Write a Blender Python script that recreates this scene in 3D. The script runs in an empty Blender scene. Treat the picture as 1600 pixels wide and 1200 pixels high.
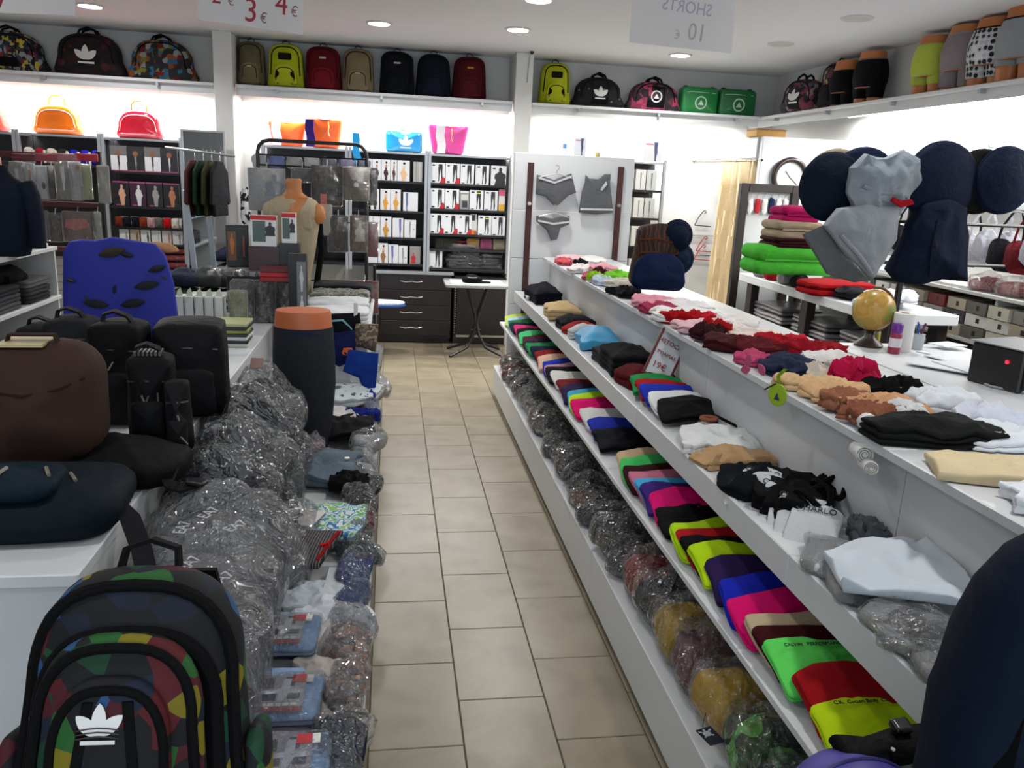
import bpy, math, random
from mathutils import Vector, Matrix, noise
from mathutils.bvhtree import BVHTree

random.seed(7)
SC = bpy.context.scene
COL = SC.collection
PI = math.pi
EYE = 1.75

# ---------------------------------------------------------------- camera
FPX = 1260.0
def _ray(u, v):
    return Vector(((u - 800.0) / FPX, -(v - 600.0) / FPX, -1.0))
_Y = _ray(611, 269).normalized()            # the aisle runs along world +Y
_Z = -_ray(564, 5510).normalized()
_Z = (_Z - _Y * _Y.dot(_Z)).normalized()
_X = _Y.cross(_Z)
ROT = Matrix((_X, _Y, _Z))
cam_data = bpy.data.cameras.new('camera')
cam = bpy.data.objects.new('camera', cam_data)
COL.objects.link(cam)
cam_data.sensor_width = 36.0
cam_data.lens = FPX * 36.0 / 1600.0
cam_data.clip_start = 0.05
M4 = ROT.to_4x4()
M4.translation = Vector((0, 0, EYE))
cam.matrix_world = M4
SC.camera = cam

def onz(u, v, z):
    d = ROT @ _ray(u, v); t = (z - EYE) / d.z
    return Vector((0, 0, EYE)) + d * t
def ony(u, v, y):
    d = ROT @ _ray(u, v); t = y / d.y
    return Vector((0, 0, EYE)) + d * t
def onx(u, v, x):
    d = ROT @ _ray(u, v); t = x / d.x
    return Vector((0, 0, EYE)) + d * t

# ---------------------------------------------------------------- world and exposure
SC.view_settings.view_transform = 'Standard'
SC.view_settings.look = 'None'
SC.view_settings.exposure = 0.0
SC.view_settings.gamma = 1.0
SC.view_settings.use_curve_mapping = False
W = bpy.data.worlds.new('world')
SC.world = W
W.use_nodes = True
W.node_tree.nodes['Background'].inputs[0].default_value = (0.75, 0.8, 0.9, 1)
W.node_tree.nodes['Background'].inputs[1].default_value = 0.3
try:
    SC.cycles.max_bounces = 7
    SC.cycles.diffuse_bounces = 3
    SC.cycles.glossy_bounces = 3
    SC.cycles.transmission_bounces = 4
    SC.cycles.transparent_max_bounces = 14
    SC.cycles.caustics_reflective = False
    SC.cycles.caustics_refractive = False
    SC.cycles.sample_clamp_indirect = 4.0
except Exception:
    pass

LAMP_W = 21.0       # power of one ceiling downlight
FILL_W = 130.0         # power of the cool fill light added outside the unseen window
STRIP_W = 32.0      # power per metre of the strip lights under the high shelves

# ---------------------------------------------------------------- colours and materials
def hexc(h):
    h = h.lstrip('#')
    out = []
    for i in (0, 2, 4):
        c = int(h[i:i + 2], 16) / 255.0
        out.append(c / 12.92 if c <= 0.04045 else ((c + 0.055) / 1.055) ** 2.4)
    return (out[0], out[1], out[2], 1.0)

_MATS = {}
def _new(name):
    m = bpy.data.materials.new(name)
    m.use_nodes = True
    nt = m.node_tree
    return m, nt, nt.nodes['Principled BSDF']

def plain(col, rough=0.5, metal=0.0, spec=0.5, coat=0.0, name='plain'):
    k = ('plain', col, rough, metal, spec, coat)
    if k in _MATS: return _MATS[k]
    m, nt, b = _new(name)
    b.inputs['Base Color'].default_value = hexc(col)
    b.inputs['Roughness'].default_value = rough
    b.inputs['Metallic'].default_value = metal
    b.inputs['Specular IOR Level'].default_value = spec
    b.inputs['Coat Weight'].default_value = coat
    tc = nt.nodes.new('ShaderNodeTexCoord')
    n = nt.nodes.new('ShaderNodeTexNoise'); n.inputs['Scale'].default_value = 9
    nt.links.new(tc.outputs['Object'], n.inputs['Vector'])
    mr = nt.nodes.new('ShaderNodeMapRange')
    mr.inputs['To Min'].default_value = max(rough - 0.06, 0.02); mr.inputs['To Max'].default_value = min(rough + 0.06, 1)
    nt.links.new(n.outputs['Fac'], mr.inputs['Value'])
    nt.links.new(mr.outputs['Result'], b.inputs['Roughness'])
    _MATS[k] = m
    return m

def cloth(col, rough=0.9, bump=0.35, scale=22.0, var=0.10):
    k = ('cloth', col, rough, bump, scale)
    if k in _MATS: return _MATS[k]
    m, nt, b = _new('cloth')
    c = hexc(col)
    tc = nt.nodes.new('ShaderNodeTexCoord')
    n = nt.nodes.new('ShaderNodeTexNoise'); n.inputs['Scale'].default_value = scale; n.inputs['Detail'].default_value = 4
    n.inputs['Distortion'].default_value = 0.8
    nt.links.new(tc.outputs['Object'], n.inputs['Vector'])
    mx = nt.nodes.new('ShaderNodeMix'); mx.data_type = 'RGBA'
    mx.inputs['A'].default_value = tuple(x * (1 - var) for x in c[:3]) + (1,)
    mx.inputs['B'].default_value = tuple(min(x * (1 + var), 1) for x in c[:3]) + (1,)
    nt.links.new(n.outputs['Fac'], mx.inputs['Factor'])
    nt.links.new(mx.outputs['Result'], b.inputs['Base Color'])
    b.inputs['Roughness'].default_value = rough
    b.inputs['Specular IOR Level'].default_value = 0.1
    bp = nt.nodes.new('ShaderNodeBump'); bp.inputs['Strength'].default_value = bump; bp.inputs['Distance'].default_value = 0.02
    nt.links.new(n.outputs['Fac'], bp.inputs['Height'])
    nt.links.new(bp.outputs['Normal'], b.inputs['Normal'])
    _MATS[k] = m
    return m

def film(milk=0.10, gloss=0.5, scale=16.0, tint='#ffffff'):
    """crinkled clear plastic: lets the garment show, glints where it creases"""
    k = ('film', milk, gloss, scale, tint)
    if k in _MATS: return _MATS[k]
    m, nt, b = _new('clear_plastic_film')
    N = nt.nodes; L = nt.links
    N.remove(b)
    out = N['Material Output']
    tc = N.new('ShaderNodeTexCoord')
    n1 = N.new('ShaderNodeTexNoise'); n1.inputs['Scale'].default_value = scale; n1.inputs['Detail'].default_value = 3; n1.inputs['Distortion'].default_value = 2.2
    n2 = N.new('ShaderNodeTexVoronoi'); n2.feature = 'DISTANCE_TO_EDGE'; n2.inputs['Scale'].default_value = scale * 0.9
    L.new(tc.outputs['Object'], n1.inputs['Vector'])
    ad = N.new('ShaderNodeMixRGB'); ad.inputs['Fac'].default_value = 0.12
    L.new(tc.outputs['Object'], ad.inputs['Color1']); L.new(n1.outputs['Color'], ad.inputs['Color2'])
    L.new(ad.outputs['Color'], n2.inputs['Vector'])
    sm = N.new('ShaderNodeMath'); sm.operation = 'ADD'
    L.new(n1.outputs['Fac'], sm.inputs[0]); L.new(n2.outputs['Distance'], sm.inputs[1])
    bp = N.new('ShaderNodeBump'); bp.inputs['Strength'].default_value = 1.0; bp.inputs['Distance'].default_value = 0.05
    L.new(sm.outputs['Value'], bp.inputs['Height'])
    gl = N.new('ShaderNodeBsdfGlossy'); gl.inputs['Roughness'].default_value = 0.06; gl.inputs['Color'].default_value = (1, 1, 1, 1)
    L.new(bp.outputs['Normal'], gl.inputs['Normal'])
    tr = N.new('ShaderNodeBsdfTransparent'); tr.inputs['Color'].default_value = hexc(tint)
    df = N.new('ShaderNodeBsdfDiffuse'); df.inputs['Color'].default_value = (0.75, 0.77, 0.8, 1)
    L.new(bp.outputs['Normal'], df.inputs['Normal'])
    m1 = N.new('ShaderNodeMixShader'); m1.inputs['Fac'].default_value = milk
    L.new(tr.outputs['BSDF'], m1.inputs[1]); L.new(df.outputs['BSDF'], m1.inputs[2])
    lw = N.new('ShaderNodeLayerWeight'); lw.inputs['Blend'].default_value = 0.36
    L.new(bp.outputs['Normal'], lw.inputs['Normal'])
    mu = N.new('ShaderNodeMath'); mu.operation = 'MULTIPLY_ADD'; mu.inputs[1].default_value = gloss; mu.inputs[2].default_value = 0.06; mu.use_clamp = True
    L.new(lw.outputs['Fresnel'], mu.inputs[0])
    m2 = N.new('ShaderNodeMixShader')
    L.new(mu.outputs['Value'], m2.inputs['Fac'])
    L.new(m1.outputs['Shader'], m2.inputs[1]); L.new(gl.outputs['BSDF'], m2.inputs[2])
    L.new(m2.outputs['Shader'], out.inputs['Surface'])
    _MATS[k] = m
    return m

def patches(cols, scale=9.0, rough=0.8, metric='EUCLIDEAN', rnd=1.0, kind='vor', name='printed_cloth', interp='CONSTANT'):
    """woven print: a set of flat colours in cells"""
    k = ('patch', tuple(cols), scale, metric, rnd, kind, interp)
    if k in _MATS: return _MATS[k]
    m, nt, b = _new(name)
    N = nt.nodes; L = nt.links
    tc = N.new('ShaderNodeTexCoord')
    if kind == 'vor':
        v = N.new('ShaderNodeTexVoronoi'); v.distance = metric
        v.inputs['Scale'].default_value = scale; v.inputs['Randomness'].default_value = rnd
        L.new(tc.outputs['Object'], v.inputs['Vector'])
        sp = N.new('ShaderNodeSeparateColor'); L.new(v.outputs['Color'], sp.inputs['Color'])
        src = sp.outputs['Red']
    elif kind == 'dots':
        v = N.new('ShaderNodeTexVoronoi'); v.inputs['Scale'].default_value = scale; v.inputs['Randomness'].default_value = rnd
        L.new(tc.outputs['Object'], v.inputs['Vector'])
        src = v.outputs['Distance']
    elif kind == 'wave':
        v = N.new('ShaderNodeTexWave'); v.inputs['Scale'].default_value = scale; v.inputs['Distortion'].default_value = rnd
        L.new(tc.outputs['Object'], v.inputs['Vector'])
        src = v.outputs['Fac']
    else:
        v = N.new('ShaderNodeTexNoise'); v.inputs['Scale'].default_value = scale; v.inputs['Detail'].default_value = 2
        L.new(tc.outputs['Object'], v.inputs['Vector'])
        mr = N.new('ShaderNodeMapRange'); mr.inputs['From Min'].default_value = 0.3; mr.inputs['From Max'].default_value = 0.7
        L.new(v.outputs['Fac'], mr.inputs['Value']); src = mr.outputs['Result']
    cr = N.new('ShaderNodeValToRGB'); cr.color_ramp.interpolation = interp
    e = cr.color_ramp.elements
    while len(e) < len(cols): e.new(0.5)
    for i, c in enumerate(cols):
        e[i].position = i / len(cols); e[i].color = hexc(c)
    L.new(src, cr.inputs['Fac']); L.new(cr.outputs['Color'], b.inputs['Base Color'])
    b.inputs['Roughness'].default_value = rough
    b.inputs['Specular IOR Level'].default_value = 0.3
    _MATS[k] = m
    return m

def glow(col, strength):
    k = ('glow', col, strength)
    if k in _MATS: return _MATS[k]
    m, nt, b = _new('lamp_glow')
    b.inputs['Emission Color'].default_value = hexc(col)
    b.inputs['Emission Strength'].default_value = strength
    b.inputs['Base Color'].default_value = hexc(col)
    _MATS[k] = m
    return m

# ---------------------------------------------------------------- mesh helpers
UP = Matrix(((1, 0, 0, 0), (0, 0, -1, 0), (0, 1, 0, 0), (0, 0, 0, 1)))      # outline in XY stands up and faces -Y

class MB:
    def __init__(self):
        self.v = []; self.f = []
    def add(self, vs, fs, M=None):
        o = len(self.v)
        self.v += [(M @ Vector(p)) if M else Vector(p) for p in vs]
        self.f += [tuple(i + o for i in q) for q in fs]
        return self
    def box(self, x0, x1, y0, y1, z0, z1, M=None, bev=0.0):
        if bev > 0:
            b = bev
            vs = []; idx = {}
            for sx in (0, 1):
                for sy in (0, 1):
                    for sz in (0, 1):
                        X = x1 if sx else x0; Y = y1 if sy else y0; Z = z1 if sz else z0
                        dx = -b if sx else b; dy = -b if sy else b; dz = -b if sz else b
                        idx[sx, sy, sz] = len(vs)
                        vs += [(X, Y + dy, Z + dz), (X + dx, Y, Z + dz), (X + dx, Y + dy, Z)]
            fs = []
            I = lambda s, k: idx[s] + k
            for s in (0, 1):
                q = [(s, 0, 0), (s, 1, 0), (s, 1, 1), (s, 0, 1)]
                f = tuple(I(p, 0) for p in q); fs.append(f if s else f[::-1])
                q = [(0, s, 0), (0, s, 1), (1, s, 1), (1, s, 0)]
                f = tuple(I(p, 1) for p in q); fs.append(f if s else f[::-1])
                q = [(0, 0, s), (1, 0, s), (1, 1, s), (0, 1, s)]
                f = tuple(I(p, 2) for p in q); fs.append(f if s else f[::-1])
            for a in (0, 1):
                for c in (0, 1):
                    fs.append((I((a, c, 0), 0), I((a, c, 0), 1), I((a, c, 1), 1), I((a, c, 1), 0)))
                    fs.append((I((a, 0, c), 0), I((a, 0, c), 2), I((a, 1, c), 2), I((a, 1, c), 0)))
                    fs.append((I((0, a, c), 1), I((0, a, c), 2), I((1, a, c), 2), I((1, a, c), 1)))
            for s in idx:
                fs.append((idx[s], idx[s] + 1, idx[s] + 2))
            return self.add(vs, fs, M)
        vs = [(x0, y0, z0), (x1, y0, z0), (x1, y1, z0), (x0, y1, z0), (x0, y0, z1), (x1, y0, z1), (x1, y1, z1), (x0, y1, z1)]
        fs = [(0, 3, 2, 1), (4, 5, 6, 7), (0, 1, 5, 4), (1, 2, 6, 5), (2, 3, 7, 6), (3, 0, 4, 7)]
        return self.add(vs, fs, M)
    def tube(self, pts, r, n=6, closed=False, M=None, r2=None):
        pts = [Vector(p) for p in pts]
        vs = []; fs = []
        m = len(pts)
        up = None
        for i, p in enumerate(pts):
            a = pts[(i - 1) % m] if (closed or i > 0) else p
            b = pts[(i + 1) % m] if (closed or i < m - 1) else p
            t = (b - a)
            t = t.normalized() if t.length > 1e-9 else Vector((0, 0, 1))
            if up is None:
                up = t.orthogonal().normalized()
            else:
                up = (up - t * up.dot(t))
                up = up.normalized() if up.length > 1e-6 else t.orthogonal().normalized()
            w = t.cross(up)
            rr = r if r2 is None else r + (r2 - r) * i / max(m - 1, 1)
            for k in range(n):
                an = 2 * PI * k / n
                vs.append(p + (up * math.cos(an) + w * math.sin(an)) * rr)
        segs = m if closed else m - 1
        for i in range(segs):
            for k in range(n):
                a = i * n + k; b = i * n + (k + 1) % n
                c = ((i + 1) % m) * n + (k + 1) % n; d = ((i + 1) % m) * n + k
                fs.append((a, b, c, d))
        if not closed:
            fs.append(tuple(range(n))[::-1]); fs.append(tuple((m - 1) * n + k for k in range(n)))
        return self.add(vs, fs, M)
    def strap(self, pts, w, t, side=(1, 0, 0), M=None):
        """flat band: width w along side, thickness t"""
        pts = [Vector(p) for p in pts]; side = Vector(side).normalized()
        vs = []; fs = []; m = len(pts)
        for i, p in enumerate(pts):
            a = pts[max(i - 1, 0)]; b = pts[min(i + 1, m - 1)]
            d = (b - a).normalized(); nrm = d.cross(side).normalized()
            for sx, sn in ((-1, -1), (1, -1), (1, 1), (-1, 1)):
                vs.append(p + side * (sx * w / 2) + nrm * (sn * t / 2))
        for i in range(m - 1):
            for k in range(4):
                fs.append((i * 4 + k, i * 4 + (k + 1) % 4, (i + 1) * 4 + (k + 1) % 4, (i + 1) * 4 + k))
        fs.append((3, 2, 1, 0)); fs.append(tuple((m - 1) * 4 + k for k in range(4)))
        return self.add(vs, fs, M)
    def lathe(self, prof, n=24, M=None, sx=1.0, sy=1.0):
        """prof: list of (radius, z) bottom to top"""
        vs = []; fs = []; m = len(prof)
        for r, z in prof:
            for k in range(n):
                a = 2 * PI * k / n
                vs.append((r * math.cos(a) * sx, r * math.sin(a) * sy, z))
        for i in range(m - 1):
            for k in range(n):
                fs.append((i * n + k, i * n + (k + 1) % n, (i + 1) * n + (k + 1) % n, (i + 1) * n + k))
        fs.append(tuple(range(n))[::-1]); fs.append(tuple((m - 1) * n + k for k in range(n)))
        return self.add(vs, fs, M)
    def poly(self, pts, M=None, th=0.0):
        pts = [Vector((p[0], p[1], p[2] if len(p) > 2 else 0)) for p in pts]
        n = len(pts)
        if th <= 0:
            return self.add(pts, [tuple(range(n))], M)
        vs = pts + [p + Vector((0, 0, th)) for p in pts]
        fs = [tuple(range(n))[::-1], tuple(range(n, 2 * n))] + [(i, (i + 1) % n, n + (i + 1) % n, n + i) for i in range(n)]
        return self.add(vs, fs, M)
    def cush(self, out, h, edge=0.015, layers=1, dome=0.0, rings=4, amp=0.0, fr=6.0, seed=0.0, M=None, sag=None, dpow=2.0, crease=0.0, cf=12.0):
        """a padded slab over an outline (in XY), height along Z, soft edges"""
        P = [Vector((p[0], p[1], 0)) for p in out]; n = len(P)
        c = sum(P, Vector()) / n
        def ring(d):
            r = []
            for p in P:
                q = p - c; l = q.length
                r.append(c + q * max(1 - d / l, 0.05))
            return r
        prof = []
        edge = min(edge, h * 0.5)
        if layers == 1:
            for k in range(4):
                a = PI / 2 * k / 3
                prof.append((edge * (1 - math.sin(a)), edge * (1 - math.cos(a))))
            for k in range(4):
                a = PI / 2 * k / 3
                if k == 0 and h - 2 * edge < 1e-4: continue
                prof.append((edge * (1 - math.cos(a)), h - edge * (1 - math.sin(a))))
        else:
            hl = h / layers
            for i in range(layers):
                for fz, fi in ((0.0, 1.0), (0.18, 0.25), (0.5, 0.0), (0.82, 0.25)):
                    prof.append((edge * fi, (i + fz) * hl))
            prof.append((edge, h))
        vs = []; fs = []
        for d, z in prof:
            vs += [p + Vector((0, 0, z)) for p in ring(d)]
        top = ring(prof[-1][0])
        for t in range(1, rings + 1):
            s = 1 - t / (rings + 1)
            vs += [c + (p - c) * s + Vector((0, 0, h + dome * (1 - s ** dpow))) for p in top]
        nr = len(prof) + rings
        for i in range(nr - 1):
            for k in range(n):
                fs.append((i * n + k, i * n + (k + 1) % n, (i + 1) * n + (k + 1) % n, (i + 1) * n + k))
        vs.append(c + Vector((0, 0, h + dome)))
        ci = len(vs) - 1
        for k in range(n):
            fs.append(((nr - 1) * n + k, (nr - 1) * n + (k + 1) % n, ci))
        fs.append(tuple(range(n))[::-1])
        if amp > 0:
            sv = Vector((seed * 3.17, seed * 1.31, seed * 7.7))
            for i in range(n, len(vs)):
                p = vs[i]
                w = min(1.0, p.z / max(h, 1e-4) + 0.2)
                vs[i] = p + noise.noise_vector(p * fr + sv) * amp * w + noise.noise_vector(p * fr * 2.7 + sv) * amp * 0.4 * w
        if crease > 0:
            sv = Vector((seed * 2.3, seed * 4.1, 0))
            for i in range(n, len(vs)):
                p = vs[i]
                w = min(1.0, max(p.z / max(h, 1e-4) - 0.2, 0) * 1.6)
                q = Vector((p.x * cf, p.y * cf, p.z * cf * .6)) + sv
                q = q + noise.noise_vector(q * .6) * .7
                r = 1 - 2.4 * abs(noise.noise(q)); r2 = 1 - 2.4 * abs(noise.noise(q * 2.1 + Vector((7, 3, 1))))
                vs[i] = p + Vector((noise.noise(q + sv) * crease * .5, noise.noise(q - sv) * crease * .5, (r * .75 + r2 * .35) * crease)) * w
        if sag:
            vs = [sag(Vector(p)) for p in vs]
        return self.add(vs, fs, M)
    def bvh(self):
        return BVHTree.FromPolygons(self.v, self.f)
    def drape(self, bvh, off=0.002, top=5.0):
        """lay these vertices on a surface below (along -Z)"""
        for i, p in enumerate(self.v):
            hit = bvh.ray_cast(Vector((p.x, p.y, top)), Vector((0, 0, -1)))
            if hit[0] is not None:
                self.v[i] = Vector((p.x, p.y, hit[0].z + off + p.z))
        return self
    def xf(self, M):
        self.v = [M @ Vector(p) for p in self.v]
        return self
    def mesh(self, name, smooth=True, ang=40):
        me = bpy.data.meshes.new(name)
        me.from_pydata([tuple(p) for p in self.v], [], self.f)
        me.update()
        if smooth:
            me.polygons.foreach_set('use_smooth', [True] * len(me.polygons))
            try: me.set_sharp_from_angle(angle=math.radians(ang))
            except Exception: pass
        return me

def rrect(a, b, r=0.02, k=3, m=3, cx=0, cy=0):
    """rounded rectangle, half sizes a and b"""
    r = min(r, a * 0.98, b * 0.98)
    out = []
    cs = [(a - r, b - r, 0), (-a + r, b - r, PI / 2), (-a + r, -b + r, PI), (a - r, -b + r, 1.5 * PI)]
    arcs = []
    for x, y, s in cs:
        arcs.append([(x + r * math.cos(s + PI / 2 * i / k), y + r * math.sin(s + PI / 2 * i / k)) for i in range(k + 1)])
    for i in range(4):
        out += arcs[i]
        p = arcs[i][-1]; q = arcs[(i + 1) % 4][0]
        for j in range(1, m + 1):
            t = j / (m + 1)
            out.append((p[0] + (q[0] - p[0]) * t, p[1] + (q[1] - p[1]) * t))
    return [(x + cx, y + cy) for x, y in out]

def arch(w, h, r=0.03, top=1.0, taper=1.0, k=14):
    """upright outline, base on y=0: flat foot, arched top (top = 1 half ellipse, less = flatter)"""
    a = w / 2; ht = min(a * top, h * 0.6)
    out = []
    for i in range(4):
        s = -PI / 2 + PI / 2 * i / 3
        out.append((a - r + r * math.cos(s), r + r * math.sin(s)))
    for j in range(1, 3): out.append((a + (a * taper - a) * j / 3, r + (h - ht - r) * j / 3))
    for i in range(k + 1):
        s = PI * i / k
        out.append((a * taper * math.copysign(abs(math.cos(s)) ** 0.72, math.cos(s)), h - ht + ht * math.sin(s) ** 0.85))
    for j in (2, 1): out.append((-(a + (a * taper - a) * j / 3), r + (h - ht - r) * j / 3))
    for i in range(4):
        s = PI + PI / 2 * i / 3
        out.append((-a + r + r * math.cos(s), r + r * math.sin(s)))
    return out

def trap(wb, wt, h, r=0.02, k=3):
    """trapezium standing on y=0"""
    c = [(wt / 2, h), (-wt / 2, h), (-wb / 2, 0), (wb / 2, 0)]
    out = []
    for i in range(4):
        p = Vector(c[i]); a = Vector(c[i - 1]); b = Vector(c[(i + 1) % 4])
        u = (a - p).normalized() * r; w = (b - p).normalized() * r
        for j in range(k + 1):
            t = j / k
            q = p + u * (1 - t) ** 2 + w * t ** 2
            out.append((q.x, q.y))
        for j in (1, 2, 3):
            q0 = p + w; q1 = b + (p - b).normalized() * r
            q = q0.lerp(q1, j / 4); out.append((q.x, q.y))
    return out

def ell(a, b, n=24, cx=0, cy=0):
    return [(cx + a * math.cos(2 * PI * i / n), cy + b * math.sin(2 * PI * i / n)) for i in range(n)]

def ragged(a, b, seed, n=30, amt=0.25, sq=0.7):
    """irregular soft outline"""
    out = []
    for i in range(n):
        t = 2 * PI * i / n
        c, s = math.cos(t), math.sin(t)
        k = 1 + amt * noise.noise(Vector((c * 1.6 + seed * 5.1, s * 1.6, seed))) + amt * 0.5 * noise.noise(Vector((c * 4 + seed, s * 4 - seed, 3.3)))
        out.append((a * k * math.copysign(abs(c) ** sq, c), b * k * math.copysign(abs(s) ** sq, s)))
    return out

# ---------------------------------------------------------------- objects
LABELS = {}
def tag(o, label, cat, group=None, kind=None):
    if label: o['label'] = label; LABELS.setdefault(label, []).append(o)
    if cat: o['category'] = cat
    if group: o['group'] = group
    if kind: o['kind'] = kind
    return o

def thing(name, label, cat, loc=(0, 0, 0), rot=(0, 0, 0), group=None):
    o = bpy.data.objects.new(name, None)
    o.empty_display_size = 0.05
    COL.objects.link(o)
    o.location = loc; o.rotation_euler = rot
    return tag(o, label, cat, group)

def part(mb, name, mat, parent=None, loc=(0, 0, 0), rot=(0, 0, 0), smooth=True, ang=40, label=None):
    me = mb if isinstance(mb, bpy.types.Mesh) else mb.mesh(name, smooth, ang)
    if mat is not None and not me.materials: me.materials.append(mat)
    o = bpy.data.objects.new(name, me)
    COL.objects.link(o)
    o.parent = parent
    o.location = loc; o.rotation_euler = rot
    if label: o['label'] = label
    return o

def solo(mb, name, mat, label, cat, loc=(0, 0, 0), rot=(0, 0, 0), group=None, smooth=True, ang=40):
    return tag(part(mb, name, mat, None, loc, rot, smooth, ang), label, cat, group)

def struct(mb, name, mat, smooth=False, parent=None, loc=(0, 0, 0)):
    o = part(mb, name, mat, parent, loc, smooth=smooth)
    if parent is None: o['kind'] = 'structure'
    return o

def text(body, size, mat, parent, loc, rot=(PI / 2, 0, 0), mirror=False, name='lettering', align='CENTER', ext=0.0008, sx=1.0):
    cu = bpy.data.curves.new(name, 'FONT')
    cu.body = body; cu.size = size; cu.extrude = ext; cu.align_x = align; cu.align_y = 'CENTER'; cu.resolution_u = 3
    cu.materials.append(mat)
    tmp = bpy.data.objects.new('tmp_text', cu)
    COL.objects.link(tmp)
    me = bpy.data.meshes.new_from_object(tmp.evaluated_get(bpy.context.evaluated_depsgraph_get()))
    bpy.data.objects.remove(tmp); bpy.data.curves.remove(cu)
    me.name = name
    if not me.materials: me.materials.append(mat)
    o = bpy.data.objects.new(name, me)
    COL.objects.link(o)
    o.parent = parent; o.location = loc; o.rotation_euler = rot
    o.scale = (-sx if mirror else sx, 1, 1)
    return o

ORD = ['first', 'second', 'third', 'fourth', 'fifth', 'sixth', 'seventh', 'eighth', 'ninth', 'tenth', 'eleventh', 'twelfth', 'thirteenth',
       'fourteenth', 'fifteenth', 'sixteenth', 'seventeenth', 'eighteenth', 'nineteenth', 'twentieth']

WHITE = '#d9d9d7'; LAM = '#c9ccce'; DARKW = '#1c1413'; CHROME = '#b9bcc0'; BLACK = '#0b0b0d'

# ================================================================ the room
WX0, WX1, WY0, WY1, CEIL = -5.2, 4.2, -2.6, 8.92, 2.96
wallm = plain('#d8d8d6', 0.7, spec=0.2, name='wall_paint')
ceilm = plain('#e6e8ec', 0.75, spec=0.2, name='ceiling_paint')
shelfw = plain('#d4d6d8', 0.35, name='white_laminate')
struct(MB().box(WX0 - .1, WX1 + .1, WY1, WY1 + .12, 0, CEIL), 'wall_back', wallm)
struct(MB().box(WX0 - .12, WX0, WY0, WY1, 0, CEIL), 'wall_left', wallm)
struct(MB().box(WX1, WX1 + .12, WY0, WY1, 0, CEIL), 'wall_right', wallm)
# shop front behind the camera; its unseen window is added for the fill light
struct(MB().box(WX0 - .1, -3.2, WY0 - .12, WY0, 0, CEIL).box(3.0, WX1 + .1, WY0 - .12, WY0, 0, CEIL).box(-3.2, 3.0, WY0 - .12, WY0, 2.5, CEIL).box(-3.2, 3.0, WY0 - .12, WY0, 0, .5), 'wall_front', wallm)
wf = struct(MB().box(-.04, .04, -.08, -.02, .5, 2.5), 'added_window_1', plain('#9a9da0', .4, .5), loc=(0, WY0, 0))
for xx in (-3.16, 2.96): part(MB().box(xx - .04, xx + .04, -.08, -.02, .5, 2.5), 'added_window_frame', plain('#9a9da0', .4, .5), wf, smooth=False)
dl = bpy.data.lights.new('cool_fill', 'AREA'); dl.shape = 'RECTANGLE'; dl.size = 6.0; dl.size_y = 1.9; dl.energy = FILL_W; dl.color = (.78, .9, 1.0)  # added area light, brightens and cools the risers and fronts facing the camera
dlo = bpy.data.objects.new('cool_fill', dl); COL.objects.link(dlo); dlo.location = (-.1, WY0 - .2, 1.5); dlo.rotation_euler = (PI / 2, 0, 0)
struct(MB().box(WX0 - .1, WX1 + .1, WY0 - .1, WY1 + .1, CEIL, CEIL + .1), 'ceiling', ceilm)
fl = struct(MB().box(WX0 - .1, WX1 + .1, WY0 - .1, WY1 + .1, -0.1, -0.004), 'floor', plain('#6b6152', 0.8, name='grout'))

def tile_mat(i):
    k = ('tile', i)
    if k in _MATS: return _MATS[k]
    m, nt, b = _new('ceramic_tile')
    N = nt.nodes; L = nt.links
    tc = N.new('ShaderNodeTexCoord'); mp = N.new('ShaderNodeMapping')
    mp.inputs['Location'].default_value = (i * 3.1, i * 1.7, 0)
    L.new(tc.outputs['Object'], mp.inputs['Vector'])
    n = N.new('ShaderNodeTexNoise'); n.inputs['Scale'].default_value = 4.5; n.inputs['Detail'].default_value = 6; n.inputs['Distortion'].default_value = 0.6
    L.new(mp.outputs['Vector'], n.inputs['Vector'])
    cr = N.new('ShaderNodeValToRGB'); e = cr.color_ramp.elements
    e[0].position = 0.3; e[0].color = hexc('#736a56'); e[1].position = 0.72; e[1].color = hexc('#8a816d')
    k2 = e.new(0.5); k2.color = hexc(['#817763', '#7e745f', '#847a67'][i % 3])
    L.new(n.outputs['Fac'], cr.inputs['Fac']); L.new(cr.outputs['Color'], b.inputs['Base Color'])
    b.inputs['Roughness'].default_value = 0.34
    _MATS[k] = m
    return m
# tiles 30 x 45 cm, columns along the aisle, alternate columns shifted
tmesh = [MB().box(-.1485, .1485, -.2235, .2235, -.004, .004, bev=.0025).mesh('tile', False) for _ in range(4)]
for i, me in enumerate(tmesh): me.materials.append(tile_mat(i))
for c in range(-2, 5):
    x = 0.395 + 0.30 * c
    off = 0.205 if c % 2 else -0.02
    for r in range(0, 18):
        y = 0.85 + off + r * 0.45
        if y > 8.4 or (c in (-2, 4) and y < 6.5): continue
        part(tmesh[(c * 7 + r * 3) % 4], 'tile', None, fl, (x, y, 0), smooth=False)
# the rest of the floor, hidden under the furniture, carries on in one plane
rest = MB().box(WX0, 0.395 - .75 - .0015, WY0, WY1, -.004, .003); struct(rest, 'floor_side', tile_mat(0))
rest = MB().box(0.395 + 1.35, WX1, WY0, WY1, -.004, .003); struct(rest, 'floor_counter_side', tile_mat(1))
rest = MB().box(0.395 - .7485, 0.395 + 1.3485, WY0, 0.6, -.004, .003); struct(rest, 'floor_entrance', tile_mat(2))

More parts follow.
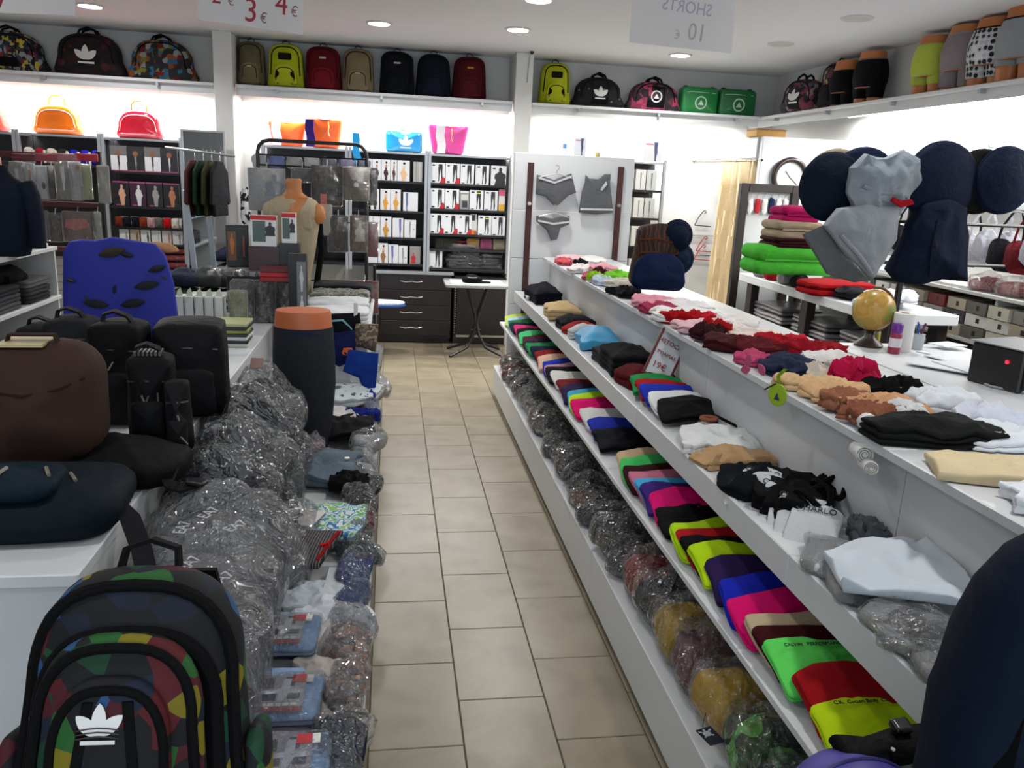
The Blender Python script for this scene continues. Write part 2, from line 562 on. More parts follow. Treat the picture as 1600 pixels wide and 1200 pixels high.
# pillars and the fitting room shell
p = ony(337, 200, 8.45); q = ony(366, 200, 8.45)
struct(MB().box(p.x, q.x, 8.45, WY1, 0, CEIL, bev=.006), 'pillar_1', wallm)
p = ony(806, 120, 8.45); q = ony(833, 120, 8.45)
struct(MB().box(p.x, q.x, 8.45, WY1, 0, CEIL, bev=.006), 'pillar_2', wallm)
fit = plain('#dfe2e6', 0.45, name='white_board')
struct(MB().box(3.32, WX1, 7.2, 7.26, 0, 2.22, bev=.004), 'wall_fitting_room', fit)
struct(MB().box(3.3, 3.36, 7.27, WY1, 2.03, 2.22, bev=.004), 'beam_fitting_room', fit)

# ---------------------------------------------------------------- high shelves round the room
def high_shelf(label, x0, x1, y0, y1, z=2.5, along='x', brackets=()):
    t = thing('wall_shelf', label, 'shelf', (0, 0, 0))
    part(MB().box(x0, x1, y0, y1, z - .028, z, bev=.004), 'board', shelfw, t, smooth=False)
    if along == 'x':
        part(MB().box(x0, x1, y0 + .05, y0 + .07, z - .10, z - .0285), 'light_cover', shelfw, t, smooth=False)
    else:
        part(MB().box(x0 + .05, x0 + .07, y0, y1, z - .10, z - .0285), 'light_cover', shelfw, t, smooth=False)
    bm = plain('#b5b7ba', 0.35, 0.6)
    for b in brackets:
        if along == 'x': part(MB().box(b - .012, b + .012, y0 + .005, y1, z - .06, z - .029), 'bracket', bm, t, smooth=False)
        else: part(MB().box(x0 + .005, x1, b - .012, b + .012, z - .06, z - .029), 'bracket', bm, t, smooth=False)
    return t
pl0 = ony(337, 200, 8.45).x; pl1 = ony(366, 200, 8.45).x; pr0 = ony(806, 120, 8.45).x; pr1 = ony(833, 120, 8.45).x
high_shelf('white high shelf carrying the three patterned duffel bags', WX0 + .02, pl0 - .01, 8.5, WY1 - .003, brackets=(-4.2, -3.2, -2.2))
high_shelf('white high shelf carrying the row of seven backpacks', pl1 + .01, pr0 - .01, 8.5, WY1 - .003, brackets=(-1.1, -.1, .9))
high_shelf('white high shelf with the two small green bags', pr1 + .01, 3.86, 8.5, WY1 - .003, brackets=(1.9, 2.75, 3.6))
high_shelf('long white high shelf carrying the hip forms in shorts', 3.87, WX1 - .003, 0.0, WY1 - .003, along='y', brackets=(8.2, 7.2, 6.2, 5.2, 4.2, 3.2))

def strip_light(label, x, y, z, length, along, power):
    t = thing('strip_light', label, 'light', (x, y, z), (0, 0, 0 if along == 'x' else PI / 2), group='strip lights under the high shelves')
    part(MB().box(-length / 2, length / 2, -.022, .022, .0, .03), 'housing', plain('#c8c8c8', .4), t, smooth=False)
    part(MB().tube([(-length / 2 + .02, 0, -.012), (length / 2 - .02, 0, -.012)], .011, 8), 'tube', glow('#fffaf0', 14), t)
    ld = bpy.data.lights.new('strip_lamp', 'AREA'); ld.shape = 'RECTANGLE'; ld.size = length - .05; ld.size_y = .05
    ld.energy = power * length; ld.color = (1.0, 0.985, 0.96)
    lo = bpy.data.objects.new('strip_lamp', ld); COL.objects.link(lo); lo.parent = t; lo.location = (0, 0, -.03)
    return t
strip_light('strip light under the shelf of patterned duffel bags', -3.35, 8.68, 2.435, 2.9, 'x', STRIP_W)
strip_light('strip light under the shelf of seven backpacks', -.05, 8.68, 2.435, 2.6, 'x', STRIP_W)
strip_light('strip light under the shelf of green bags', 2.65, 8.68, 2.435, 2.1, 'x', STRIP_W)
strip_light('strip light under the long shelf near the fitting room', 4.05, 6.0, 2.435, 2.2, 'y', STRIP_W * .8)
strip_light('strip light under the long shelf beyond the frame', 4.05, 3.4, 2.435, 2.4, 'y', STRIP_W * .8)

def downlight(x, y, on, label, k=1.0):
    t = thing('ceiling_downlight', label, 'ceiling light', (x, y, CEIL), group='ceiling downlights')
    part(MB().lathe([(.105, -.012), (.112, -.004), (.112, -.0005)], 28), 'trim_ring', plain('#d2d0cc', .4), t)
    part(MB().lathe([(.088, -.0135), (.088, -.0121)], 24), 'lens', glow('#fff8ee', 16) if on else plain('#c9c7c3', .3), t)
    if on:
        ld = bpy.data.lights.new('downlight_lamp', 'AREA'); ld.shape = 'DISK'; ld.size = .16; ld.energy = LAMP_W * k; ld.color = (1.0, .985, .965)
        ld.spread = math.radians(150)
        lo = bpy.data.objects.new('downlight_lamp', ld); COL.objects.link(lo); lo.parent = t; lo.location = (0, 0, -.02)
for x, y, on, lb in ((-.11, 7.4, 1, 'lit ceiling downlight above the row of backpacks, beside the price sign'),
                     (1.04, 7.2, 1, 'lit ceiling downlight above the pillar with the security camera'),
                     (2.71, 7.9, 1, 'lit ceiling downlight over the green bags'),
                     (-2.45, 7.6, 1, 'lit ceiling downlight over the patterned duffel bags'),
                     (1.0, 6.0, 1, 'lit ceiling downlight at the top edge over the aisle'),
                     (3.25, 5.76, 0, 'unlit ceiling downlight closer to the neon shorts form'),
                     (3.26, 6.95, 0, 'unlit ceiling downlight closer to the floral duffel'),
                     (-2.2, 4.6, 1, 'lit downlight over the shelving beside the tables'),
                     (0.3, 3.6, 1, 'lit downlight over the middle of the aisle'),
                     (2.4, 4.0, 1, 'lit downlight over the cash counter'),
                     (-1.6, 1.6, 1, 'lit downlight over the entrance tables'),
                     (1.4, 1.4, 1, 'lit downlight over the entrance end of the island'),
                     (0.3, -.9, 1, 'lit downlight at the shop entrance')):
    downlight(x, y, on, lb, .62 if y < 5 else 1.0)

# ---------------------------------------------------------------- curtain of the fitting room
def curtain():
    t = thing('curtain', 'cream fabric curtain hanging at the fitting room', 'curtain', (3.33, 7.62, 0))
    m = MB(); n = 60; rows = 9
    vs = []; fs = []
    for r in range(rows):
        z = 0.12 + (2.0 - .12) * r / (rows - 1)
        k = 1.0 + 0.10 * (1 - r / (rows - 1))
        for i in range(n):
            y = -.36 + .76 * i / (n - 1)
            w = .035 * math.sin(i * .95 + .3 * math.sin(r * .6)) + .012 * math.sin(i * 2.3 + r)
            vs.append((w * k - .02 * (1 - r / (rows - 1)), y * k, z))
    for r in range(rows - 1):
        for i in range(n - 1):
            fs.append((r * n + i, r * n + i + 1, (r + 1) * n + i + 1, (r + 1) * n + i))
    m.add(vs, fs)
    o = part(m, 'drape', cloth('#d8c4a0', .9, .2, 40), t)
    s = o.modifiers.new('thick', 'SOLIDIFY'); s.thickness = .004
    part(MB().tube([(0, -.42, 2.012), (0, 1.25, 2.012)], .011, 8), 'curtain_rail', plain('#b8b0a0', .3, .7), t)
    for i in range(7):
        y = -.34 + i * .115
        part(MB().tube([(.017 * math.cos(a), y, 2.004 + .017 * math.sin(a)) for a in [2 * PI * j / 10 for j in range(10)]], .0025, 5, closed=True), 'ring', plain('#c8c0b0', .3, .7), t)
curtain()

# ================================================================ the stepped sales island beside the aisle
LAMI = plain('#c6c8ca', 0.32, name='island_laminate')
IY0, IY1 = 0.96, 6.42
isl = thing('sales_island', 'long white stepped display island lining the aisle', 'display island', (0, 0, 0))
cuts = [IY0, 1.72, 3.02, 4.62, IY1]
for a, b in zip(cuts[:-1], cuts[1:]):
    part(MB().box(.85, .868, a + .002, b - .002, .035, .228, bev=.002), 'plinth_panel', LAMI, isl, smooth=False)
    part(MB().box(.848, 1.3, a + .001, b - .001, .228, .25, bev=.003), 'deck_board', LAMI, isl, smooth=False)
    part(MB().box(.884, 1.3, a + .001, b - .001, .592, .615, bev=.003), 'lower_shelf_board', LAMI, isl, smooth=False)
    part(MB().box(1.0, 1.3, a + .001, b - .001, .845, .868, bev=.003), 'middle_shelf_board', LAMI, isl, smooth=False)
    part(MB().box(.992, 1.0075, a + .001, b - .001, .785, .872, bev=.003), 'middle_fascia', LAMI, isl, smooth=False)
    part(MB().box(1.272, 1.298, a + .0015, b - .0015, .8685, 1.12), 'riser', LAMI, isl, smooth=False)
    part(MB().box(1.21, 1.78, a + .001, b - .001, 1.122, 1.148, bev=.003), 'top_board', LAMI, isl, smooth=False)
    part(MB().box(1.302, 1.318, a + .0015, b - .0015, .0, 1.12), 'back_board', LAMI, isl, smooth=False)
part(MB().box(.875, 1.3, IY0, IY1, 0.0, .034), 'kick_board', plain('#7d756a', .6), isl, smooth=False)
for y in (IY0 + .01, 2.4, 4.1, IY1 - .02):
    part(MB().box(1.32, 1.76, y, y + .02, 0, 1.12), 'partition', LAMI, isl, smooth=False)

# panel with wooden strips at the far end of the island
pan = thing('display_screen', 'white upright panel with two dark red wooden strips', 'display panel', (0, 6.47, 0))
for z0, z1 in ((.0, .752), (.755, 1.127), (1.13, 1.507), (1.51, 1.945)):
    part(MB().box(.955, 1.925, 0, .045, z0, z1, bev=.003), 'panel_board', plain('#cfd1d3', .4), pan, smooth=False)
wood = plain('#3d1512', .45, name='red_wood')
for x, zk in ((1.085, 1.56), (1.815, 1.575)):
    s = part(MB().box(x - .024, x + .024, -.016, -.0005, .28, 1.875, bev=.003), 'wooden_strip', wood, pan, smooth=False)
    part(MB().lathe([(.012, 0), (.017, .008), (.012, .02)], 14), 'knob', plain('#c9c3b8', .25, .8), s, (x, -.0165, zk), (PI / 2, 0, 0))

# ---------------------------------------------------------------- cash counter behind the island
cc = thing('cash_counter', 'white cash counter carrying the globe and papers', 'counter', (0, 0, 0))
cw = plain('#d6d9dc', .3, name='counter_laminate')
part(MB().box(2.0, 2.66, .4, 3.42, 1.04, 1.08, bev=.004), 'worktop', cw, cc, smooth=False)
part(MB().box(2.03, 2.055, .45, 3.38, 0, 1.039), 'front_board', cw, cc, smooth=False)
part(MB().box(2.056, 2.6, 3.35, 3.375, 0, 1.039), 'side_board', cw, cc, smooth=False)

# ---------------------------------------------------------------- white slab table near the right wall
st = thing('slab_table', 'white slab table on dark legs with packets underneath', 'table', (0, 0, 0))
dk = plain('#211614', .45, name='dark_wood')
part(MB().box(2.98, 3.5, 4.5, 6.62, .985, 1.05, bev=.004), 'tabletop', plain('#dcdfe2', .3), st, smooth=False)
for y in (4.62, 5.55, 6.5):
    for x in (3.03, 3.42):
        part(MB().box(x, x + .07, y - .05, y + .05, 0, .984, bev=.004), 'leg', dk, st, smooth=False)
part(MB().box(3.02, 3.48, 4.56, 6.56, .55, .575), 'lower_shelf', dk, st, smooth=False)

# dark framed rail with hanging pieces behind the slab table
fr = thing('garment_frame', 'dark wooden frame with small garments hung inside', 'garment rail', (0, 6.78, 0))
part(MB().box(2.97, 3.04, -.03, .03, 0, 1.80, bev=.004), 'post', dk, fr, smooth=False)
part(MB().box(3.44, 3.51, -.03, .03, 0, 1.80, bev=.004), 'post', dk, fr, smooth=False)
part(MB().box(3.041, 3.439, -.03, .03, 1.73, 1.80, bev=.004), 'crossbar', dk, fr, smooth=False)
part(MB().box(3.041, 3.439, .01, .02, .6, 1.729), 'back_panel', plain('#d5d7da', .5), fr, smooth=False)
for i, c in enumerate(['#e9e9ea', '#b03038', '#e4e2e0', '#1c2c4c', '#e8e8ea', '#ddd8dc']):
    x = 3.075 + i * .064
    g = solo(MB().cush(ragged(.026, .07, i + 3, 18, .3), .012, .005, dome=.008, amp=.004, fr=20, seed=i, M=UP), 'hanging_slip', cloth(c),
             'small %s slip hung %s from the curtain in the dark frame' % (['white', 'red', 'ivory', 'navy', 'pale', 'lilac'][i], ORD[i]), 'garment', (x, 6.772, 1.615), group='slips inside the dark frame')
    part(MB().tube([(0, .0, .07), (0, .005, .09), (.01, .008, .112)], .002, 5), 'hook', plain(CHROME, .3, .9), g, (0, 0, 0))

# ================================================================ tables on the other side of the aisle
tb = thing('display_table', 'white display table under the heap of black bags', 'table', (0, 0, 0))
part(MB().box(-1.75, -.72, 1.85, 5.85, .765, .80, bev=.004), 'tabletop', plain('#c3c6c9', .4), tb, smooth=False)
part(MB().box(-.745, -.722, 1.9, 5.8, 0.0, .764), 'side_panel', LAMI, tb, smooth=False)
part(MB().box(-1.7, -.746, 1.9, 1.92, 0, .764), 'end_panel', LAMI, tb, smooth=False)
part(MB().box(-1.7, -.746, 5.78, 5.8, 0, .764), 'end_panel', LAMI, tb, smooth=False)
part(MB().box(-1.72, -1.7, 1.9, 5.8, 0, .764), 'side_panel', LAMI, tb, smooth=False)
lb = thing('low_bench', 'low white bench covered with wrapped clothes beside the aisle', 'bench', (0, 0, 0))
for a, b in ((.9, 2.6), (2.6, 4.5), (4.5, 5.9)):
    part(MB().box(-.719, -.055, a + .001, b - .001, .395, .42, bev=.004), 'bench_top', LAMI, lb, smooth=False)
    part(MB().box(-.085, -.068, a + .002, b - .002, .03, .394, bev=.002), 'front_panel', LAMI, lb, smooth=False)
part(MB().box(-.7, -.086, .93, .95, 0, .394), 'end_panel', LAMI, lb, smooth=False)
part(MB().box(-.7, -.086, 5.86, 5.88, 0, .394), 'end_panel', LAMI, lb, smooth=False)

# shelving at the side with folded dark clothes
su = thing('side_shelving', 'pale shelving stacked with folded grey clothes below navy jacket', 'shelving', (0, 0, 0))
for z in (.33, .72, 1.09):
    part(MB().box(-3.25, -2.5, 4.2, 6.62, z - .03, z, bev=.003), 'shelf_board', LAMI, su, smooth=False)
for y in (4.2, 6.6):
    part(MB().box(-3.25, -2.52, y, y + .02, 0, 1.0595), 'side_panel', LAMI, su, smooth=False)
part(MB().box(-3.27, -3.251, 4.2, 6.62, 0, 1.5), 'back_panel', LAMI, su, smooth=False)

# ================================================================ cabinets along the back wall
post = plain('#a9adb3', .35, .4, name='aluminium')
blk = plain('#16161a', .45, name='black_laminate')
def shelf_unit(label, x0, x1, zs, ztop=1.95, y0=8.52, mid=None):
    t = thing('shelf_unit', label, 'shelf unit', (0, 0, 0))
    part(MB().box(x0, x1, WY1 - .03, WY1 - .004, .76, ztop), 'back_board', plain('#2a2a2e', .5), t, smooth=False)
    for x in (x0, x1 - .03):
        part(MB().box(x, x + .03, y0 - .02, y0 + .02, .0 if x0 > 1.9 else .76, ztop + .03, bev=.003), 'post', post, t, smooth=False)
    for z in zs:
        part(MB().box(x0 + .031, x1 - .031, y0, WY1 - .031, z - .022, z), 'shelf', blk, t, smooth=False)
    part(MB().box(x0 + .031, x1 - .031, y0 - .01, WY1 - .031, ztop - .02, ztop), 'top_shelf', post, t, smooth=False)
    return t
ZL = (.63, .95, 1.10, 1.31, 1.64)
shelf_unit('black shelf unit of photo packs under the red vanity case', -2.74, -2.0, (.64, .95, 1.11, 1.31, 1.64))
shelf_unit('black shelf unit with blue caps under the orange vanity case', -3.49, -2.745, (.95, 1.32, 1.68))
shelf_unit('shelf unit cut by the frame behind the navy jacket', -4.2, -3.495, (.95, 1.32, 1.68))
shelf_unit('black shelf unit of tights boxes under the blue messenger bag', -.42, .368, (.83, 1.10, 1.37, 1.665))
shelf_unit('black shelf unit of leggings boxes under the pink tote', .372, 1.235, (.80, 1.0, 1.155, 1.41, 1.665))
shelf_unit('dark shelf unit behind the black rack beside the pillar', -1.26, -.425, (.83, 1.10, 1.37, 1.665))
shelf_unit('narrow dark shelf unit beyond the white panel', 2.38, 2.88, (.4, .75, 1.1, 1.40, 1.69), 1.98)

dr = thing('drawer_cabinet', 'dark brown drawer cabinet with four chrome handles', 'cabinet', (0, 8.47, 0))
dkw = plain('#1a100f', .35, name='dark_veneer')
part(MB().box(-.13, .64, .02, .44, .06, .728), 'body', plain('#2a1d1b', .5), dr, smooth=False)
part(MB().box(-.12, .63, .05, .44, 0, .0595), 'plinth', dkw, dr, smooth=False)
part(MB().box(-.15, .66, -.01, .44, .7285, .76, bev=.004), 'top', plain('#9b9da0', .35, .3), dr, smooth=False)
for i in range(4):
    z = .085 + i * .162
    d = part(MB().box(-.098, .632, -.0, .0195, z, z + .156, bev=.002), 'drawer', dkw, dr, smooth=False)
    pts = [(.27 + .15 * (t - .5) * 2, -.022 - .006 * math.sin(t * PI * 2) * 0 - .004 * math.sin(t * PI), z + .085 + .004 * math.cos(t * 4 * PI)) for t in [k / 14 for k in range(15)]]
    pts = [(.22 + (p[0] - .27) * .75, p[1], p[2]) for p in pts]
    h = part(MB().tube([(pts[0][0], -.001, pts[0][2])] + pts + [(pts[-1][0], -.001, pts[-1][2])], .006, 8), 'handle', plain('#c9c4bb', .22, .9), d)
dc = thing('door_cabinet', 'dark brown cabinet with a door behind the folding table', 'cabinet', (0, 8.47, 0))
part(MB().box(.67, 1.235, .02, .44, 0, .72), 'body', plain('#1d1413', .5), dc, smooth=False)
dd = part(MB().box(.70, 1.225, 0, .0195, .1, .715, bev=.002), 'door', dkw, dc, smooth=False)
part(MB().lathe([(.009, 0), (.013, .008), (.009, .018)], 12), 'knob', plain('#c9c4bb', .22, .9), dd, (.99, -.0005, .60), (PI / 2, 0, 0))
for k in range(24):
    part(MB().lathe([(.003, -.006), (.0065, -.003), (.0065, .003), (.003, .006)], 6), 'bead', plain('#b9b4aa', .3, .7), dc, (.684, .012, .12 + k * .025))
part(MB().box(.70, 1.225, .002, .0195, .075, .0985), 'trim', plain('#b9b4aa', .3, .7), dc, smooth=False)

# ---------------------------------------------------------------- folding table with black cap
ft = thing('folding_table', 'small grey folding table with crossed black legs', 'table', (.86, 7.98, 0))
part(MB().cush(rrect(.33, .25, .03), .03, .006), 'tabletop', plain('#8d9290', .35), ft, (0, 0, .70))
part(MB().box(-.27, .25, -.19, .17, .0005, .004), 'inlay', plain('#cfd6d2', .3), ft, (0, 0, .73), smooth=False)
legm = plain('#181416', .4)
for s in (-1, 1):
    for fb in (-1, 1):
        part(MB().tube([(.10 * s, .03 * fb, .685), (.02 * s, .04 * fb, .42), (-.03 * s, .05 * fb, .2), (-.09 * s, .10 * fb, .09), (-.27 * s, .20 * fb, .014)], .014, 8), 'leg', legm, ft)
part(MB().tube([(-.05, 0, .25), (.05, 0, .25)], .016, 8), 'hub', legm, ft)
cp = thing('cap', 'black cap lying on the grey folding table', 'cap', (.80, 7.93, .735))
part(MB().cush(ell(.10, .085, 28), .05, .02, dome=.03, amp=.008, seed=4), 'crown', cloth('#08080a'), cp)
part(MB().cush([(p[0] + .10, p[1] - .02) for p in ell(.085, .06, 24)], .012, .005, dome=.006), 'brim', cloth('#0a0a0c'), cp)
part(MB().tube([(-.05 + .09 * t, -.06 - .03 * math.sin(t * PI), .055) for t in [k / 8 for k in range(9)]], .004, 5), 'band', cloth('#8a8c90'), cp)

# ---------------------------------------------------------------- ironing board
ib = thing('ironing_board', 'low ironing board with pale blue cover and black legs', 'ironing board', (-.2, 7.92, 0))
ot = [(-.5, -.13), (-.1, -.13), (.1, -.125), (.22, -.105), (.3, -.07), (.335, -.03), (.345, 0), (.335, .03), (.3, .07), (.22, .105), (.1, .125), (-.1, .13), (-.5, .13)]
part(MB().cush(ot, .03, .012, dome=.006), 'padded_top', patches(['#c9d8ea', '#b9cbe4', '#d4e0ee'], 24, kind='noise'), ib, (0, 0, .50))
part(MB().cush([(x * 1.03, y * 1.04) for x, y in ot], .018, .006), 'cover_edge', cloth('#2f4f96'), ib, (0, 0, .481))
for a, b in (((-.25, -.08, .48), (.06, -.06, .0)), ((-.25, .08, .48), (.06, .06, .0)), ((.12, -.06, .48), (-.3, -.08, .0)), ((.12, .06, .48), (-.3, .08, .0))):
    part(MB().tube([a, b], .013, 8), 'leg', legm, ib)
part(MB().tube([(.06, -.12, .014), (.06, .12, .014)], .014, 8), 'foot', legm, ib)
part(MB().tube([(-.3, -.14, .014), (-.3, .14, .014)], .014, 8), 'foot', legm, ib)

# ================================================================ bags
def bbox(u0, u1, v0, v1, y):
    um, vm = (u0 + u1) / 2, (v0 + v1) / 2
    x0 = ony(u0, vm, y).x; x1 = ony(u1, vm, y).x
    zt = ony(um, v0, y).z; zb = ony(um, v1, y).z
    return (x0 + x1) / 2, x1 - x0, zb, zt - zb

def leaf(ax, ay, ang, L, Wd):
    pts = []
    for i in range(13):
        t = i / 12; w = Wd * math.sin(PI * t) ** 0.75
        pts.append((t * L, w / 2))
    for i in range(11, 0, -1):
        t = i / 12; w = Wd * math.sin(PI * t) ** 0.75
        pts.append((t * L, -w / 2))
    c, s = math.cos(ang), math.sin(ang)
    return [(ax + x * c - y * s, ay + x * s + y * c) for x, y in pts]
def trefoil(size, cx, cy, bvh, off=.003):
    m = MB()
    for ang, L in ((PI / 2, 1.0), (PI / 2 + .85, .95), (PI / 2 - .85, .95)):
        P = leaf(cx, cy - size * .38, ang, size * L * .95, size * .42)
        k = len(P); c = Vector((sum(p[0] for p in P) / k, sum(p[1] for p in P) / k, 0))
        m.add([(p[0], p[1], 0) for p in P] + [c], [(i, (i + 1) % k, k) for i in range(k)])
    m.poly([(cx - size * .5, cy - size * .62), (cx + size * .5, cy - size * .62), (cx + size * .5, cy - size * .5), (cx - size * .5, cy - size * .5)])
    return m.drape(bvh, off)
def ring_emblem(r, cx, cy, bvh, off=.003):
    m = MB(); n = 28
    vs = []; fs = []
    for i in range(n):
        a = 2 * PI * i / n
        vs += [(cx + r * math.cos(a), cy + r * math.sin(a), 0), (cx + r * .78 * math.cos(a), cy + r * .78 * math.sin(a), 0)]
        fs.append((2 * i, (2 * i + 2) % (2 * n), (2 * i + 3) % (2 * n), 2 * i + 1))
    m.add(vs, fs)
    m.poly([(cx - r * .5, cy - r * .35), (cx + r * .5, cy - r * .35), (cx + r * .2, cy + r * .1), (cx, cy + r * .45), (cx - r * .2, cy + r * .1)])
    return m.drape(bvh, off)
def pull(m, x, y, bvh, L=.03, ang=-PI / 2):
    pts = [Vector((x, y, 0)), Vector((x + L * math.cos(ang) * .5, y + L * math.sin(ang) * .5, 0)), Vector((x + L * math.cos(ang), y + L * math.sin(ang), 0))]
    for p in pts:
        h = bvh.ray_cast(Vector((p.x, p.y, 5)), Vector((0, 0, -1)))
        p.z = (h[0].z if h[0] else 0) + .004
    m.tube(pts, .0035, 5)

def on(bvh, pts, off=.002):
    out = []
    for x, y in pts:
        h = bvh.ray_cast(Vector((x, y, 5)), Vector((0, 0, -1)))
        if h[0] is not None: out.append(Vector((x, y, h[0].z + off)))
    return out

metal = plain('#a8a49a', .3, .85)
def backpack(label, x, y, z, w, h, d, col, pocket, emb='patch', embcol='#b9b6ae', trim=BLACK, panel=None, rot=(0, 0, 0), group=None, top=.75):
    t = thing('backpack', label, 'backpack', (x, y, z), rot, group)
    bm = col if not isinstance(col, str) else cloth(col, .8, .3, 14)
    pm = pocket if not isinstance(pocket, str) else cloth(pocket, .8, .3, 14)
    tm = cloth(trim, .7)
    B = MB().cush(arch(w, h, .04, top, .9), d, .05, dome=.035, amp=.006, fr=5, seed=x * 3)
    bv = B.bvh()
    part(MB().add(B.v, B.f, UP), 'body', bm, t)
    a = arch(w * .82, h * .88, .03, .8, .9)
    a = [p for p in a if p[1] > h * .12]
    pts = on(bv, [(px, py + h * .04) for px, py in a], .001)
    part(MB().tube(pts, .006, 6).xf(UP), 'zip_piping', tm, t)
    P = MB().cush([(px, py + h * .05) for px, py in arch(w * .66, h * .48, .03, .7, .92)], .035, .018, dome=.018, M=Matrix.Translation((0, 0, d + .012)))
    pv = P.bvh()
    pk = part(MB().add(P.v, P.f, UP), 'front_pocket', pm, t)
    pa = [(px, py + h * .05) for px, py in arch(w * .5, h * .40, .02, .7, .92) if py > h * .1]
    part(MB().tube(on(pv, pa, .001), .004, 6).xf(UP), 'piping', tm, pk)
    if panel:
        for s in (-1, 1):
            Q = MB().poly([(s * w * .30, h * .09), (s * w * .17, h * .09), (s * w * .15, h * .34), (s * w * .24, h * .40)]).drape(pv, .003)
            part(Q.xf(UP), 'side_panel', cloth(panel), pk)
        Q = MB().cush([(px * .6, h * .70 + py * .9) for px, py in rrect(w * .30, h * .085, .02)], .014, .006).xf(Matrix.Translation((0, 0, d + .025)))
        part(Q.xf(UP), 'label_panel', cloth(panel), t)
    if emb == 'patch':
        Q = MB().poly([(-w * .09, h * .705), (w * .09, h * .705), (w * .09, h * .745), (-w * .09, h * .745)]).drape(bv, .003)
        part(Q.xf(UP), 'logo_patch', plain(embcol, .6), t)
    elif emb == 'pocketpatch':
        Q = MB().poly([(-w * .08, h * .42), (w * .08, h * .42), (w * .08, h * .455), (-w * .08, h * .455)]).drape(pv, .003)
        part(Q.xf(UP), 'logo_patch', plain(embcol, .6), pk)
    m = MB(); pull(m, -w * .3, h * .28, bv); part(m.xf(UP), 'zip_pull', metal, t)
    part(MB().strap([(-.035, .03, h * .96), (-.03, .02, h + .02), (0, .02, h + .035), (.03, .02, h + .02), (.035, .03, h * .96)], .02, .006, (0, 1, 0)).xf(Matrix.Translation((0, -d * .5, 0))), 'grab_handle', tm, t)
    return t

G = 'backpacks on the high shelf'
rowb = [((366, 412, 52, 125), '#5d543f', '#6d6348', 'olive khaki backpack at the pillar end of the row', '#2b261c', None, 'pocketpatch'),
        ((415, 474, 55, 130), '#a7b021', '#b0b92a', 'lime and black backpack in the row of seven', '#15160c', '#14150f', 'none'),
        ((474, 533, 55, 132), '#571019', '#6d1820', 'plum red backpack between the lime and the beige one', '#33090e', None, 'patch'),
        ((533, 585, 62, 134), '#7a6b52', '#7f7158', 'beige backpack between the plum red and the black one', '#191512', None, 'pocketpatch'),
        ((592, 649, 63, 137), '#0c1015', '#0d1218', 'black backpack between the beige and the navy one', '#050608', None, 'patch'),
        ((650, 707, 67, 139), '#10141f', '#141a28', 'navy backpack between the black and the wine one', '#07090e', None, 'none'),
        ((708, 763, 67, 141), '#471018', '#4d141c', 'wine backpack with orange patch nearest the security camera', '#2a0a0f', None, 'patch')]
for (u0, u1, v0, v1), c, pc, lb, tr, pn, em in rowb:
    x, w, z0, h = bbox(u0, u1, v0, v1, 8.62)
    backpack(lb, x, 8.84, 2.5, w * .99, min(h, .42), .18, c, pc, em, '#c07a1c' if 'orange' in lb else '#b5b2aa', tr, pn, group=G, top=.55 if em != 'none' else .7)
x, w, z0, h = bbox(846, 895, 90, 160, 8.62)
backpack('lime backpack standing alone beside the black duffel', x, 8.84, 2.5, w, min(h, .42), .18, '#a7ac1f', '#b0b526', 'none', '#d8d8d0', '#14150f', '#15160f', group=G)

def duffel(label, x, y, z, w, h, d, mat, hcol='#0d0d10', emb='trefoil', rot=(0, 0, 0), embcol='#dcdcda', ends=None, panel=True):
    t = thing('duffel_bag', label, 'duffel bag', (x, y, z), rot, 'duffel bags on the high shelves')
    out = [(px, py) for px, py in arch(w, h, .05, .85, .86)]
    B = MB().cush(out, d, .06, dome=.04, amp=.012, fr=4, seed=x * 2.3)
    bv = B.bvh()
    part(MB().add(B.v, B.f, UP), 'body', mat, t)
    hm = cloth(hcol, .75)
    if panel:
        Q = MB()
        n = 10
        for k in range(n):
            y0 = h * (.12 + .70 * k / n); y1 = h * (.12 + .70 * (k + 1) / n)
            Q.poly([(-w * .16, y0), (w * .16, y0), (w * .16, y1), (-w * .16, y1)])
        part(Q.drape(bv, .002).xf(UP), 'front_panel', hm, t)
    pts = on(bv, [(px * .8, h * .05 + py * .86) for px, py in out if py > h * .25], .001)
    part(MB().tube(pts, .006, 6).xf(UP), 'zip_piping', hm, t)
    if emb == 'trefoil':
        part(trefoil(h * .36, 0, h * .5, bv, .006).xf(UP), 'logo', plain(embcol, .6), t)
    elif emb == 'ring':
        part(ring_emblem(h * .2, 0, h * .48, bv, .006).xf(UP), 'logo', plain(embcol, .6), t)
    for s in (-1, 1):
        yy = -d * .5 + s * d * .22
        part(MB().tube([(-w * .13, yy, h * .96), (-w * .10, yy, h + .02), (0, yy + .01, h + .045), (w * .10, yy, h + .02), (w * .13, yy, h * .96)], .011, 8), 'handle', hm, t)
    return t
x, w, z0, h = bbox(-55, 66, 40, 105, 8.62)
duffel('dark duffel with a scribbled multicolour print, cut by the frame edge', x, 8.85, 2.5, w, h, .2, patches(['#15151a', '#3a3a42', '#15151a', '#8a8f96', '#6d2a30', '#22304a', '#b7a83a', '#1a1a1f'], 26, metric='MANHATTAN'), emb='none')
x, w, z0, h = bbox(76, 190, 40, 110, 8.62)
duffel('dark brown duffel with white leaf emblem on the front', x, 8.85, 2.5, w, h, .2, patches(['#150c0e', '#1b0f11', '#2a1014', '#150c0e', '#45161c', '#170d0f'], 18), panel=False)
x, w, z0, h = bbox(192, 304, 50, 116, 8.62)
duffel('duffel covered in orange, blue and red spots beside the pillar', x, 8.85, 2.5, w, h, .2, patches(['#26262a', '#26262a', '#8a4818', '#2a5f80', '#2a2a2e', '#6a1a1e', '#26262a', '#74752c', '#8c8d8a', '#222226', '#84491c', '#2a2a2e'], 24, rnd=.7), emb='none', panel=False)
